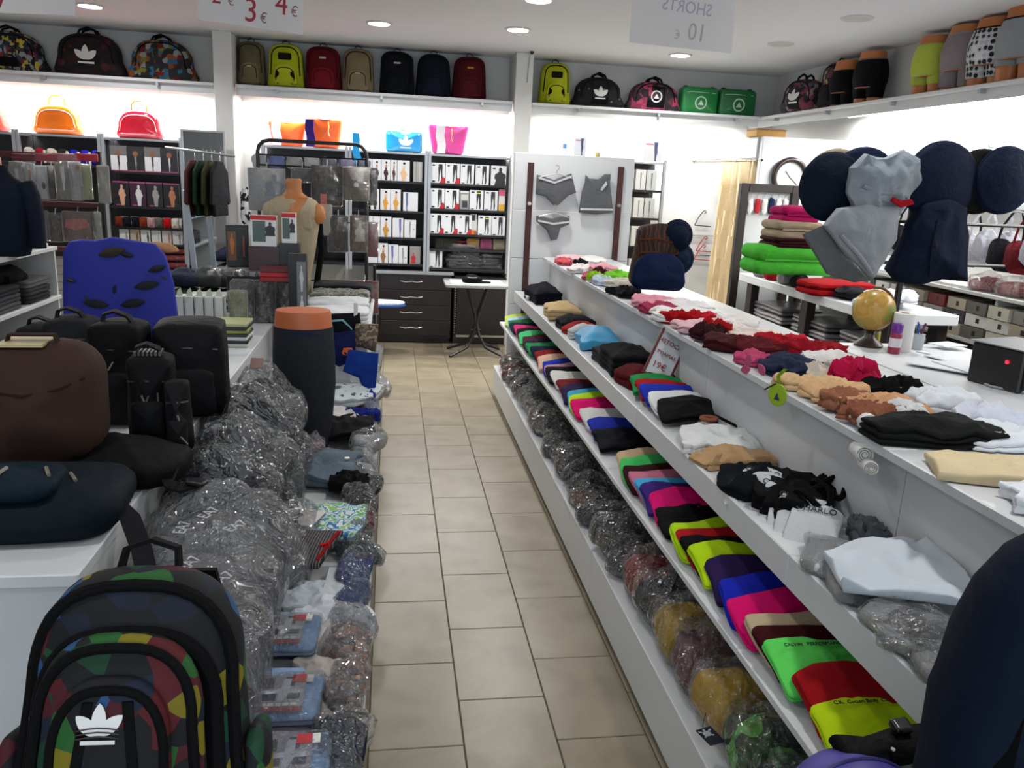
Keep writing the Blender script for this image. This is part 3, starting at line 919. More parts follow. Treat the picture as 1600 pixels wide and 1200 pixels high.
x, w, z0, h = bbox(897, 980, 115, 164, 8.62)
duffel('black duffel dotted with white leaf emblem, beside the lime backpack', x, 8.85, 2.5, w, h, .2, patches(['#6f6a70', '#131217', '#131217', '#17151b', '#131217', '#131217'], 16, kind='dots'))
x, w, z0, h = bbox(983, 1069, 120, 168, 8.62)
duffel('pink and charcoal duffel with round white badge', x, 8.85, 2.5, w, h, .2, patches(['#2a2429', '#7c2c44', '#a03a58', '#302a2f', '#57303c', '#231f24'], 16), emb='ring')
p = onx(1243, 160, 3.98)
duffel('floral dark duffel with white leaf patch at the shelf corner', 4.12, p.y - .05, 2.5, .5, .32, .2, patches(['#1c191f', '#2a2329', '#6a2f3f', '#1c191f', '#3d4656', '#7d6b6f'], 22), rot=(0, 0, -PI / 2 + .25))
p = onx(1292, 150, 4.0)
backpack('floral dark backpack beside the two black shorts forms', 4.15, p.y, 2.5, .28, .42, .16, patches(['#1c191f', '#2a2329', '#6a2f3f', '#1c191f', '#8a8a4a', '#7d6b6f'], 26), '#1c191f', 'none', rot=(0, 0, -PI / 2 + .2))

def satchel(label, x, y, z, w, h, d, col, emcol='#c8e0d0'):
    t = thing('shoulder_bag', label, 'shoulder bag', (x, y, z), (0, 0, 0), 'green bags on the high shelf')
    mt = plain(col, .4, coat=.2)
    B = MB().cush([(px, py + h / 2) for px, py in rrect(w / 2, h / 2, .05, 4)], d, .035, dome=.02, amp=.004, seed=x)
    bv = B.bvh(); part(MB().add(B.v, B.f, UP), 'body', mt, t)
    part(MB().tube(on(bv, [(-w * .38, h * .78), (-w * .1, h * .8), (w * .38, h * .78)], .001), .004, 5).xf(UP), 'zip', plain('#bfd8c4', .4), t)
    part(ring_emblem(h * .24, 0, h * .42, bv, .003).xf(UP), 'logo', plain(emcol, .6), t)
    for s in (-1, 1): part(MB().box(s * w * .36 - .02, s * w * .36 + .02, -d * .6, -d * .4, h - .004, h + .012, bev=.003), 'strap_loop', cloth('#0f3d22'), t)
    return t
x, w, z0, h = bbox(1070, 1128, 127, 171, 8.62); satchel('bright green shoulder bag next to the pink duffel', x, 8.85, 2.5, w, h, .16, '#14813a')
x, w, z0, h = bbox(1130, 1188, 129, 173, 8.62); satchel('darker green shoulder bag at the corner of the shelves', x, 8.85, 2.5, w, h, .16, '#106b31')

# ---------------------------------------------------------------- handbags on the lower shelf tops
def vanity(label, x, z, w, h, col, hc):
    t = thing('vanity_case', label, 'handbag', (x, 8.8, z), (0, 0, 0), 'patent vanity cases')
    mt = plain(col, .12, coat=.8)
    B = MB().cush(arch(w, h, .04, .9, .9), .17, .035, dome=.02); bv = B.bvh()
    part(MB().add(B.v, B.f, UP), 'body', mt, t)
    part(MB().tube(on(bv, [(px * .84, h * .1 + py * .72) for px, py in arch(w, h, .03, .9, .9) if py > h * .2], .0), .0035, 6).xf(UP), 'piping', plain('#e8d9cf', .3), t)
    part(MB().tube([(-w * .17, -.09, h * .95), (-w * .16, -.09, h + .05), (-w * .1, -.09, h + .085), (w * .1, -.09, h + .085), (w * .16, -.09, h + .05), (w * .17, -.09, h * .95)], .009, 8), 'handle', plain(hc, .25, coat=.4), t)
    part(MB().tube(on(bv, [(-w * .38, h * .16), (w * .38, h * .16)], .001), .004, 5).xf(UP), 'seam', plain('#f0e4dc', .4), t)
    return t
x, w, z0, h = bbox(50, 125, 165, 212, 8.65); vanity('glossy orange vanity case on the black shelf unit', x, 1.951, w, h, '#e06a08', '#d9760f')
x, w, z0, h = bbox(180, 252, 170, 215, 8.65); vanity('glossy red vanity case on the black shelf unit', x, 1.951, w, h, '#b8132c', '#c2521c')
x, w, z0, h = bbox(-62, 7, 166, 209, 8.65); vanity('glossy red vanity case cut off by the frame edge', x, 1.951, w, h, '#c8372c', '#b02a22')

def tote(label, x, z, wb, wt, h, col, scarf=None, sx=0, charm=True, y=8.78):
    t = thing('tote_bag', label, 'tote bag', (x, y, z), (0, 0, 0))
    mt = plain(col, .32, coat=.15)
    B = MB().cush(trap(wb, wt, h, .03), .13, .03, dome=.015, amp=.004, seed=x); bv = B.bvh()
    part(MB().add(B.v, B.f, UP), 'body', mt, t)
    part(MB().tube(on(bv, [(-wt * .47, h * .95), (0, h * .93), (wt * .47, h * .95)], 0), .006, 6).xf(UP), 'rim', plain('#c9a08a' if scarf != '#2f1f68' else '#3a2140', .4), t)
    if charm: part(MB().tube(on(bv, [(.03, h * .85), (.035, h * .7), (.028, h * .55), (.04, h * .42)], .003), .004, 5).xf(UP), 'chain', plain('#c9a860', .3, .8), t)
    if scarf:
        Q = MB().strap([(sx, -.15, h * .92), (sx - .005, -.165, h * .6), (sx + .012, -.162, h * .3), (sx + .004, -.168, h * .03)], .085, .02)
        part(Q, 'scarf', cloth(scarf, .8, .5, 30), t)
    part(MB().tube([(-wt * .2, -.06, h), (-wt * .18, -.05, h + .05), (0, -.05, h + .03), (wt * .18, -.05, h + .05), (wt * .2, -.06, h)], .006, 6), 'handle', plain('#eae6df', .4), t)
    return t
x, w, z0, h = bbox(420, 480, 188, 229, 8.65); tote('orange tote with white tag behind the black rack', x - .02, 1.951, w * .75, w * 1.0, h, '#e2571a', '#dfe3ee', -.1, False, y=8.85)
x, w, z0, h = bbox(478, 529, 180, 228, 8.65); tote('orange tote with purple scarf above the black rack', x + .03, 1.951, w * .8, w * 1.05, h, '#dc5a1c', '#2f1f68', -.15)
x, w, z0, h = bbox(668, 733, 192, 240, 8.65); tote('pink tote with pale scarf on the shelf unit', x, 1.951, w * .72, w * 1.0, h, '#cf3f8c', '#ece6ec', -.08)
t = thing('messenger_bag', 'bright blue messenger bag with white leaf emblem', 'messenger bag', (0, 0, 0))
x, w, z0, h = bbox(602, 660, 198, 233, 8.65)
t.location = (x, 8.78, 1.951)
B = MB().cush([(px, py + h / 2) for px, py in rrect(w / 2, h / 2, .035, 4)], .11, .03, dome=.02, amp=.004); bv = B.bvh()
part(MB().add(B.v, B.f, UP), 'body', plain('#1c8cc4', .3, coat=.3), t)
part(trefoil(h * .5, .02, h * .5, bv, .004).xf(UP), 'logo', plain('#e8f2f6', .5), t)
part(MB().poly([(-w * .42, h * .8), (w * .42, h * .82), (w * .42, h * .97), (-w * .42, h * .97)]).drape(bv, .003).xf(UP), 'flap_band', plain('#dcecf2', .4), t)
part(MB().strap([(-w * .48, -.06, h * .7), (-w * .4, -.06, h + .05), (-w * .2, -.06, h + .01), (0, -.07, h + .004), (w * .2, -.06, h + .01), (w * .4, -.06, h + .045), (w * .48, -.06, h * .7)], .035, .006, (0, 1, 0)), 'strap', plain('#2f9ed2', .4), t)
part(MB().tube(on(bv, [(-w * .44, h * .06), (w * .42, h * .04)], .001), .005, 5).xf(UP), 'piping', plain('#103a58', .5), t)
t = thing('hanging_scarf', 'bright blue scarf hanging over the rack top', 'scarf', (ony(556, 215, 8.4).x, 8.497, 1.78))
part(MB().strap([(0, 0, .0), (.015, -.01, .09), (-.005, 0, .16), (0, 0, .24), (-.004, 0, .33)], .07, .025), 'drape', cloth('#2a93cf', .8, .4, 20), t)
part(MB().cush(ragged(.06, .03, 5, 16), .04, .01, dome=.02), 'fold', cloth('#2a86c8', .8, .4, 20), t, (.02, 0, -.02))

# ================================================================ hip forms on the right shelf
def hipform(label, y, x, h, rot, short, sz0, sz1, band=None, mat=None, skin='#b06a38'):
    t = thing('hip_form', label, 'mannequin form', (x, y, 2.5), (0, 0, rot), 'hip forms on the high shelf')
    k = h / .42
    prof = [(.135, .13), (.155, .18), (.16, .24), (.148, .31), (.125, .37), (.118, .42)]
    S = MB().lathe([(r * k, z * k) for r, z in prof], 28, sy=.72)
    part(S, 'torso', plain(skin, .45), t)
    for s in (-1, 1):
        part(MB().lathe([(.06 * k, 0), (.066 * k, .06 * k), (.075 * k, .14 * k), (.07 * k, .17 * k)], 18, sy=.85), 'thigh', plain(skin, .45), t, (s * .077 * k, 0, 0))
    def rad(z):
        z /= k
        for (r0, z0), (r1, z1) in zip(prof[:-1], prof[1:]):
            if z0 <= z <= z1: return (r0 + (r1 - r0) * (z - z0) / (z1 - z0)) * k
        return prof[0][0] * k if z < prof[0][1] else prof[-1][0] * k
    mt = mat or cloth(short, .8, .2, 30)
    zz = [max(.135 * k, sz0 * k)] + [(.135 + (sz1 - .135) * i / 5) * k for i in range(1, 6)]
    sh = part(MB().lathe([(rad(z) + .006, z) for z in zz], 28, sy=.74), 'shorts', mt, t)
    for s in (-1, 1):
        part(MB().lathe([(.073 * k, sz0 * k), (.079 * k, .1 * k), (.084 * k, .15 * k)], 18, sy=.9), 'short_leg', mt, t, (s * .077 * k, 0, 0))
    if band:
        part(MB().lathe([(rad(sz1 * k) + .009, (sz1 - .03) * k), (rad(sz1 * k) + .009, sz1 * k)], 28, sy=.745), 'waistband', cloth(band), sh)
    return t
def hp(u, v): return onx(u, v, 4.0).y
hipform('hip form in black shorts next to the floral bags', hp(1313, 148), 4.03, .40, -PI / 2 + .2, '#0a0a0c', .03, .33, '#151517')
hipform('hip form in black shorts set apart from the neon pair', hp(1352, 140), 4.03, .42, -PI / 2 + .2, '#0b0b0d', .05, .36, '#5b5d66')
hipform('hip form in neon yellow shorts with lettered waistband', hp(1447, 122), 4.03, .42, -PI / 2 + .2, '#a9b84a', .08, .36, '#9dab52')
hipform('hip form in grey shorts beside the neon yellow pair', hp(1496, 112), 4.03, .44, -PI / 2 + .2, '#7f7678', .03, .37, '#8c8486')
hipform('hip form in black and white ring-print shorts', hp(1540, 102), 4.03, .44, -PI / 2 + .2, None, .06, .36, '#1d1d22', patches(['#202024', '#202024', '#b4b6ba', '#cdd0d2', '#d0d2d4'], 26, kind='dots', rnd=.4))
hipform('hip form in pale grey briefs cut by the frame edge', hp(1588, 92), 4.03, .46, -PI / 2 + .2, '#8e9296', .12, .36, '#1a1a20')

# ================================================================ boxes on the back shelves
def flat(pts, y=-.0012):
    return MB().add([(x, y, z) for x, z in pts], [tuple(range(len(pts)))])
LEGS = [(-.42, 1), (.35, 1), (.4, .8), (.36, .5), (.45, .2), (.36, 0), (.18, 0), (.1, .45), (-.02, .72), (-.15, .45), (-.3, 0), (-.48, 0), (-.4, .3), (-.5, .75)]
LADY = [(-.12, .0), (.2, 0), (.26, .35), (.42, .5), (.3, .62), (.28, .74), (.12, .79), (.14, .86), (.17, .93), (.06, 1), (-.06, .99), (-.12, .92), (-.08, .82), (-.26, .74), (-.36, .55), (-.24, .4)]
TORSO = [(-.5, 0), (.5, 0), (.42, .3), (.5, .45), (.46, .62), (.16, .72), (.12, .78), (.16, .9), (.05, 1), (-.08, .98), (-.14, .88), (-.1, .76), (-.46, .6), (-.5, .4), (-.36, .3)]
ONELEG = [(-.3, 1), (.3, 1), (.24, .7), (.3, .45), (.12, .2), (.16, 0), (-.08, 0), (-.12, .25), (-.2, .5)]
def pack(label, x, y, z, w, h, d, base, prints, rot=0.0, group=None, lean=0.0, name='tights_box', cat='box'):
    """slim carton; prints: (shape, cx, cz, w, h, colour) as fractions of the front"""
    t = thing(name, label, cat, (x, y, z), (lean, 0, rot), group)
    part(MB().box(-w / 2, w / 2, 0, d, 0, h, bev=.0015), 'carton', base if not isinstance(base, str) else plain(base, .4), t, smooth=False)
    for i, (sh, cx, cz, pw, ph, col) in enumerate(prints):
        if sh == 'rect': P = [(-.5, 0), (.5, 0), (.5, 1), (-.5, 1)]
        else: P = sh
        pts = [(cx * w + px * pw * w, cz * h + pz * ph * h) for px, pz in P]
        part(flat(pts, -.0012 - .0006 * i), 'print', plain(col, .5), t, smooth=False)
    return t
BW = '#dddfe2'
GB = 'boxes on the back shelves'
def leg_red(x, z, lb, w=.145, h=.2):      # leggings carton with a red corner
    return pack(lb, x, 8.54, z, w, h, .05, BW, [(LEGS, .18, .08, .34, .86, '#1d1e22'), ('rect', -.3, .84, .16, .07, '#15151a'), ([(-.5, 0), (.5, 0), (.5, .9), (.1, 1), (-.3, .3)], .3, .0, .4, .3, '#b81c28'), ('rect', -.3, .04, .2, .08, '#1a1a1e')], group=GB)
def leg_blk(x, z, lb, w=.14, h=.2, lime=False):
    pr = [(LEGS, .16, .05, .36, .9, '#222328'), ('rect', -.28, .86, .22, .07, '#17171c'), ('rect', -.3, .03, .2, .04, '#1a1a1e')]
    if lime: pr.append(('rect', .16, .82, .26, .06, '#c8cc2a'))
    return pack(lb, x, 8.54, z, w, h, .05, BW, pr, group=GB)
RN = {0: 'top', 1: 'second', 2: 'third', 3: 'fourth', 4: 'lowest'}
# leggings unit
for j, x in enumerate((.475, .625)): leg_red(x, 1.665, 'leggings box with red corner, %s from the grey post, top row' % ORD[j])
for j, x in enumerate((.775, .93)): leg_blk(x, 1.665, 'white leggings box with dark legs, %s after the red-cornered pair, top row' % ORD[j])
pack('white box showing a man in black shirt, top row end', 1.10, 8.54, 1.665, .16, .2, .05, BW, [(TORSO, .1, .0, .75, .92, '#26262b'), ('rect', -.3, .82, .2, .07, '#17171c')], group=GB)
for j, x in enumerate((.475, .625)): leg_red(x, 1.41, 'leggings box with red corner, %s from the grey post, second row' % ORD[j])
pack('grey photo pack between the boxes of the second row', .755, 8.56, 1.41, .10, .19, .04, '#8f9192', [('rect', .05, .1, .55, .35, '#30343a'), ('rect', 0, .5, .7, .3, '#c9c8c2'), ('rect', 0, .88, .9, .08, '#dfe0e0')], group=GB)
leg_blk(.88, 1.41, 'white leggings box with lime stripe in the second row', lime=True); leg_blk(1.03, 1.41, 'white leggings box beside the pink and yellow pack')
pack('tall pink, white and yellow pack in the second row', 1.145, 8.55, 1.41, .065, .22, .04, '#d7d2d2', [('rect', 0, .02, .9, .3, '#e0a81c'), ('rect', 0, .7, .95, .28, '#c2546e')], group=GB)
for j, x in enumerate((.475, .62, .765)): leg_red(x, 1.155, 'leggings box with red corner, %s from the grey post, third row' % ORD[j])
pack('small dark and white pack above the orange one', .86, 8.58, 1.155, .07, .21, .03, '#d9d9d9', [('rect', -.1, .68, .6, .28, '#2c2e33'), ('rect', 0, .0, .9, .22, '#e0962a'), ('rect', .3, .0, .3, .16, '#c04050')], group=GB)
leg_blk(.975, 1.155, 'white leggings box with lime stripe in the third row', lime=True); leg_blk(1.12, 1.155, 'white leggings box at the end of the third row')
def softpack(label, x, y, z, w, h, d, col, name='clothes_packet', rot=0.0, filmy=True, group=None, seed=0):
    t = thing(name, label, 'packet', (x, y, z), (0, 0, rot), group)
    part(MB().cush([(px, py + h / 2) for px, py in rrect(w / 2, h / 2, .012)], d, .008, dome=.012, amp=.004, fr=14, seed=seed, M=UP), 'garment', cloth(col) if isinstance(col, str) else col, t)
    if filmy:
        part(MB().cush([(px, py + h / 2) for px, py in rrect(w / 2 + .008, h / 2 + .006, .012)], d + .006, .008, dome=.014, amp=.006, fr=22, seed=seed + 3, M=UP @ Matrix.Translation((0, 0, -.003))), 'wrapper', film(.08, .5, 30), t)
    return t
for j, (x, c, nm) in enumerate(((.86, '#d9a012', 'yellow'), (1.0, '#b8327c', 'magenta'), (1.14, '#b9ad8c', 'sand'))):
    softpack('flat %s packet under the third row of leggings boxes' % nm, x, 8.62, 1.0, .125, .115, .05, c, group='colour packets on the back shelf', seed=j)
softpack('green and black striped packet under the red-cornered boxes', .6, 8.66, 1.0, .26, .10, .06, patches(['#14161a', '#5f7a1c', '#1a1c20', '#15171b'], 10, kind='wave'), seed=9)
leg_blk(.47, .80, 'white leggings box on the lowest shelf beside the plastic heap')
for j, x in enumerate((.98, 1.06, 1.14)):
    pack('white carton lying behind the plastic heap, %s from it' % ORD[j], x, 8.74, .80, .075, .15, .05, BW, [('rect', 0, .86, .4, .08, '#17171c')], group=GB)
# tights unit: figures printed on white
def lady(x, z, lb, col, skin, w, h, head='#20201f', two=False, base=BW):
    pr = [(LADY, .0, .02, .75, .62, col), ([(-.5, 0), (.5, 0), (.42, .8), (0, 1), (-.42, .8)], .04, .62, .24, .15, skin), (ell_pts(), .06, .80, .22, .12, head)]
    return pack(lb, x, 8.54, z, w, h, .05, base, pr, group=GB)
def ell_pts(n=10):
    return [(.5 * math.cos(2 * PI * i / n), .5 + .5 * math.sin(2 * PI * i / n)) for i in range(n)]
HR = .205
row = 1.665
lady(-.235, row, 'white tights box with pale figure beside the black rack', '#c9b9a8', '#d8b89a', .085, HR)
for j, x in enumerate((-.145, -.052)): lady(x, row, 'white box with woman in black and red, %s from the rack, top row' % ORD[j], '#3a2026', '#b8876a', .088, HR)
lady(.028, row, 'narrow white box with half a figure, top row of tights', '#5a2a2c', '#b8876a', .06, HR)
lady(.125, row, 'wide white box with woman in nude tights, top row', '#d8b48a', '#e0c4a8', .125, HR)
pack('grey striped carton at the post, top row of tights', .27, 8.55, row, .09, HR * .97, .05, '#a6a5a1', [('rect', -.2, .0, .1, 1, '#8c8b88'), ('rect', .2, 0, .1, 1, '#c4c3bf')], group=GB)
row = 1.37
lady(-.16, row, 'white box with woman in black, second row of tights', '#2b2226', '#b8876a', .085, HR)
for j, x in enumerate((-.055, .05)): lady(x, row + .002, 'white box with woman in golden dress, %s in the second row' % ORD[j], '#d29a3c', '#e2b890', .1, HR * 1.02)
pack('white box with blue legs at the second tights row end', .20, 8.54, row, .15, HR * .92, .05, BW, [(ONELEG, -.25, .0, .3, .98, '#5d6a96')], group=GB)
row = 1.10
pack('plain white carton beside the black rack, third tights row', -.16, 8.54, row, .12, HR, .05, BW, [('rect', .38, .1, .06, .7, '#a8a4a4')], group=GB)
lady(-.05, row, 'white box with woman in gold and black, third tights row', '#c08a3a', '#d8a888', .115, HR)
pack('white box with purple legs, third tights row', .075, 8.54, row, .11, HR * .95, .05, BW, [(ONELEG, .2, .0, .35, .95, '#5b56a0')], group=GB)
pack('white box with slim black line figure, third tights row', .20, 8.54, row, .12, HR * .88, .05, BW, [(ONELEG, .0, .0, .12, .9, '#26262a'), ('rect', .3, .45, .1, .06, '#8078a0')], group=GB)
row = .83
pack('plain white carton, lowest tights row', -.19, 8.54, row, .12, HR, .05, BW, [('rect', .1, .5, .6, .03, '#b0a8a4')], group=GB)
lady(-.075, row, 'white box with woman in brown dress, lowest tights row', '#9a6a42', '#d8a888', .1, HR)
pack('white box with purple legs, lowest tights row', .03, 8.54, row, .1, HR * .95, .05, BW, [(ONELEG, -.1, .0, .4, .95, '#5b56a0')], group=GB)
pack('white box with black line figure, lowest tights row', .13, 8.54, row, .09, HR * .9, .05, BW, [(ONELEG, .0, .0, .16, .9, '#26262a'), ('rect', .3, .3, .15, .06, '#8078a0')], group=GB)
pack('grey box with red skirt print at the post, lowest row', .255, 8.54, row, .11, HR * .9, .05, '#8d8a86', [(TORSO, -.15, .05, .45, .6, '#b52a30')], group=GB)
# narrow unit beyond the panel
for r, z in enumerate((1.69, 1.40, 1.1, .75)):
    for j, x in enumerate((2.49, 2.62, 2.74)):
        pack('pale stocking carton, %s from the panel on the %s narrow shelf' % (ORD[j], RN[r]), x, 8.54, z, .11, .21, .05, ['#c9c6c0', '#d3d3d0', '#bfc2c0'][j], [(ONELEG, 0, .05, .25, .8, ['#3a3434', '#8a8d90', '#5a6a60'][j])], group=GB)
def poster(label, u0, u1, v0, v1, y, z, col='#d8dade'):
    x, w, _, h = bbox(u0, u1, v0, v1, y)
    return pack(label, x, y, z, w, h, .02, col, [(ONELEG, .15, .02, .35, .9, '#3b4468'), ('rect', -.2, .8, .4, .05, '#b05060')], name='display_card', cat='card')
poster('tall card showing crossed legs on the narrow shelf unit', 1006, 1035, 216, 249, 8.52, 1.985, '#c2c1c6')
t = poster('white card with a kneeling figure above the white panel', 897, 916, 214, 243, 6.475, 1.946)
t2 = pack('small card with a blue mark above the white panel', ony(894, 235, 6.48).x - .06, 6.485, 1.946, .05, .1, .015, '#dfe2e8', [('rect', 0, .5, .5, .3, '#5f8fc8')], name='display_card', cat='card')
solo(MB().lathe([(.018, 0), (.022, .012), (.018, .03), (.008, .034)], 14), 'small_jar', plain('#c7b46c', .4), 'small brass jar standing on the white panel', 'jar', (ony(934, 240, 6.49).x, 6.492, 1.946))

# ---------------------------------------------------------------- photo packs, left cabinets
pk_img = [('#dfe1e6', '#3a2a28'), ('#2a2a2f', '#8a8a8e'), ('#dfe1e6', '#4a3a34'), ('#2c2b31', '#d0ccc8')]
for j in range(4):
    x = -2.60 + j * .155
    base, fig = pk_img[j]
    pr = [('rect', 0, .62, 1, .38, '#6d6b6b' if j % 2 == 0 else '#29292d'), (ell_pts(), .0, .60, .34, .22, '#8a5a42'), (ONELEG, .0, .05, .22, .55, fig), ('rect', 0, 0, 1, .04, '#b04a78')]
    pack('%s photo pack, %s in the top row under the red case' % (['white shirt', 'charcoal', 'white shirt', 'dark'][j], ORD[j]), x, 8.54, 1.64, .148, .235, .05, base, pr, group=GB, name='photo_pack')
pk2 = [('#1d1b1e', '#d0a084', '#201e20'), ('#3a2336', '#d8d9dc', '#c9cacd'), ('#242226', '#9a9a98', '#8b8b8a'), ('#211e1e', '#b57a58', '#3a3030')]
for j in range(4):
    x = -2.60 + j * .155
    b, f, g = pk2[j]
    pack('dark photo pack with %s, %s in the second row' % (['a pale arm', 'a white figure', 'a grey figure', 'a bare shoulder'][j], ORD[j]), x, 8.54, 1.31, .148, .235, .05, b,
         [(LADY, .05, .02, .6, .85, f), ('rect', .0, .94, 1, .05, '#a84a7c'), ('rect', -.2, .02, .3, .05, '#b04a78')], group=GB, name='photo_pack')
for j in range(6):
    pack('small white card %s along the shelf under the dark photo packs' % ORD[j], -2.6 + j * .1, 8.56, 1.11, .075, .10, .03, '#d2d0c8', [('rect', 0, .1, .06, .8, '#8f8d88')], lean=-.12, group='white cards on the shelf', name='card_pack')
for j, (c, nm) in enumerate((('#6a2c1c', 'rust'), ('#14161f', 'navy'), ('#141624', 'dark blue'), ('#7a3420', 'copper'), ('#b08488', 'rose'), ('#5a5a54', 'grey green'), ('#b3161f', 'red'), ('#c8c2b6', 'ivory'))):
    softpack('small %s packet in the row in front of the white cards' % nm, -2.63 + j * .075, 8.53, 1.112, .07, .095, .03, c, group='colour packets under the photo packs', seed=j, filmy=False)
for j in range(6):
    pack('white underwear carton, %s on the shelf above the red packets' % ORD[j], -2.6 + j * .1, 8.54, .95, .088, .135, .05, ['#d6d8d8', '#b9ae9a', '#d9dbdb', '#d2d5d6', '#cfc6c0', '#d5d5d5'][j], [(LADY, .25, .05, .35, .8, ['#9a9a98', '#7a4a38', '#3a3c40', '#b8b8b0', '#b07a70', '#8a7a74'][j])], group=GB)
for j in range(4):
    t = thing('red_packet', 'red plastic packet, %s from the bottom of its stack' % ORD[j], 'packet', (-2.2, 8.66, .641 + j * .072), (0, 0, .03 * (j - 1)), 'stacked red packets')
    part(MB().cush(rrect(.2, .14, .03), .055, .025, dome=.014, amp=.006, seed=j), 'garment', cloth('#98101c'), t)
    part(MB().cush(rrect(.208, .146, .03), .058, .026, dome=.016, amp=.009, fr=14, seed=j + 6), 'wrapper', film(.05, .5, 18), t, (0, 0, .001))
# folded caps on the shelf under the orange case
for j, (c, nm) in enumerate((('#cfc6bc', 'ivory'), ('#97222c', 'red'), ('#d6cabc', 'cream'), ('#2b2d22', 'olive'), ('#2020a0', 'blue'), ('#2424ac', 'royal blue'), ('#1f2fae', 'bright blue'))):
    t = thing('cap', '%s cap with pale brim edge, %s on the shelf under the orange case' % (nm, ORD[j]), 'cap', (-3.42 + j * .1, 8.60, 1.681), (0, 0, .3), 'caps under the orange case')
    part(MB().cush(arch(.09, .14, .02, .9, .9), .09, .03, dome=.015, M=UP), 'crown', cloth(c), t)
    part(MB().box(.028, .05, -.13, -.02, .0, .12, bev=.006), 'brim', cloth('#d2d0cc'), t)

# ================================================================ packet rack in front of those shelves
pr_ = thing('packet_rack', 'wire rack with dark red rails and hanging packets', 'display rack', (0, 7.5, 0))
xa, xb = ony(0, 300, 7.5).x - .35, ony(158, 300, 7.5).x
rz = [ony(80, 243, 7.5).z, ony(80, 318, 7.5).z, ony(80, 388, 7.5).z]
for x in (xa, xb):
    part(MB().box(x - .02, x + .02, -.02, .02, 0, rz[0] + .05), 'post', plain('#17171a', .4), pr_, smooth=False)
for z in rz:
    part(MB().box(xa + .021, xb - .021, -.012, .012, z - .025, z + .02, bev=.003), 'rail', plain('#4a1018', .5), pr_, smooth=False)
for k in range(5):
    part(MB().tube([(xa + .03, .008, .62 + k * .07), (xb - .03, .008, .62 + k * .07)], .003, 5), 'wire', plain('#7a7c80', .4, .6), pr_)
def hung(label, u0, u1, v0, v1, y, col, prints=(), milk=.18, seed=0, group='packets on the wire rack'):
    x, w, z, h = bbox(u0, u1, v0, v1, y)
    t = thing('hanging_packet', label, 'packet', (x, y, z), (0, 0, 0), group)
    part(MB().cush([(px, py + h / 2) for px, py in rrect(w / 2 - .004, h / 2 - .004, .008)], .022, .006, dome=.008, amp=.003, fr=12, seed=seed, M=UP), 'garment', cloth(col) if isinstance(col, str) else col, t)
    for (P, cx, cz, pw, ph, c) in prints:
        if P == 'rect': P = [(-.5, 0), (.5, 0), (.5, 1), (-.5, 1)]
        part(flat([(cx * w + px * pw * w, cz * h + pz * ph * h) for px, pz in P], -.034), 'print', plain(c, .5), t, smooth=False)
    part(MB().cush([(px, py + h / 2) for px, py in rrect(w / 2, h / 2, .008)], .036, .006, dome=.006, amp=.005, fr=20, seed=seed + 2, M=UP @ Matrix.Translation((0, 0, -.003))), 'wrapper', film(milk * .45, .2, 26), t)
    part(MB().tube([(0, .0, h - .01), (0, .012, h + .02), (0, .02, h + .035)], .003, 5), 'hook', plain(CHROME, .3, .9), t)
    return t
yr = 7.44
L = [((18, 42, 252, 310), '#66686c', 'grey packet half behind the navy jacket', [(ONELEG, 0, .1, .4, .7, '#8c9096')]),
     ((42, 58, 254, 312), '#8f9399', 'pale packet with a brown print on the wire rack', [(ONELEG, 0, .2, .5, .6, '#7a4a30')]),
     ((58, 76, 258, 312), '#a6abb2', 'pale packet with a dark oval print on the wire rack', [(ell_pts(), .2, .3, .3, .22, '#1c2438')]),
     ((76, 88, 258, 312), '#23241f', 'black packet between the pale ones on the wire rack', []),
     ((88, 110, 250, 312), '#7c7b78', 'grey packet with a folded white sleeve', [(ONELEG, .1, .25, .5, .6, '#d4d6d8')]),
     ((110, 129, 252, 314), '#9ba0aa', 'silver packet with a small face photo', [(ell_pts(), .3, .78, .3, .14, '#9a6a50')]),
     ((129, 145, 256, 312), '#8f9872', 'pale green packet on the wire rack', []),
     ((154, 173, 258, 318), '#8c8a88', 'grey packet hung past the dark post', []),
     ((50, 78, 328, 376), '#4e5560', 'slate packet on the lower rail', []),
     ((78, 98, 332, 378), '#0f1116', 'black packet on the lower rail', []),
     ((100, 146, 330, 378), '#4a3834', 'brown and red patterned packet on the lower rail', [(ragged(.5, .3, 3), 0, .6, .8, .6, '#8a2a34')]),
     ((148, 160, 330, 380), '#6a6a68', 'narrow grey packet on the lower rail', [])]
for i, ((u0, u1, v0, v1), c, lb, prt) in enumerate(L):
    hung(lb, u0, u1, v0, v1, yr, c, prt, seed=i)
for i, (u, nm) in enumerate(((40, 'wine'), (75, 'crimson'), (110, 'pink'), (137, 'red'))):
    p = ony(u, 246, 7.42)
    solo(MB().cush(rrect(.09, .03, .008), .02, .006, dome=.004, M=UP), 'header_card', plain(['#5a1a2a', '#8a3a48', '#a06a70', '#a01c28'][i], .4), '%s header card above the packets on the wire rack' % nm, 'card', (p.x, 7.40, p.z), group='header cards')

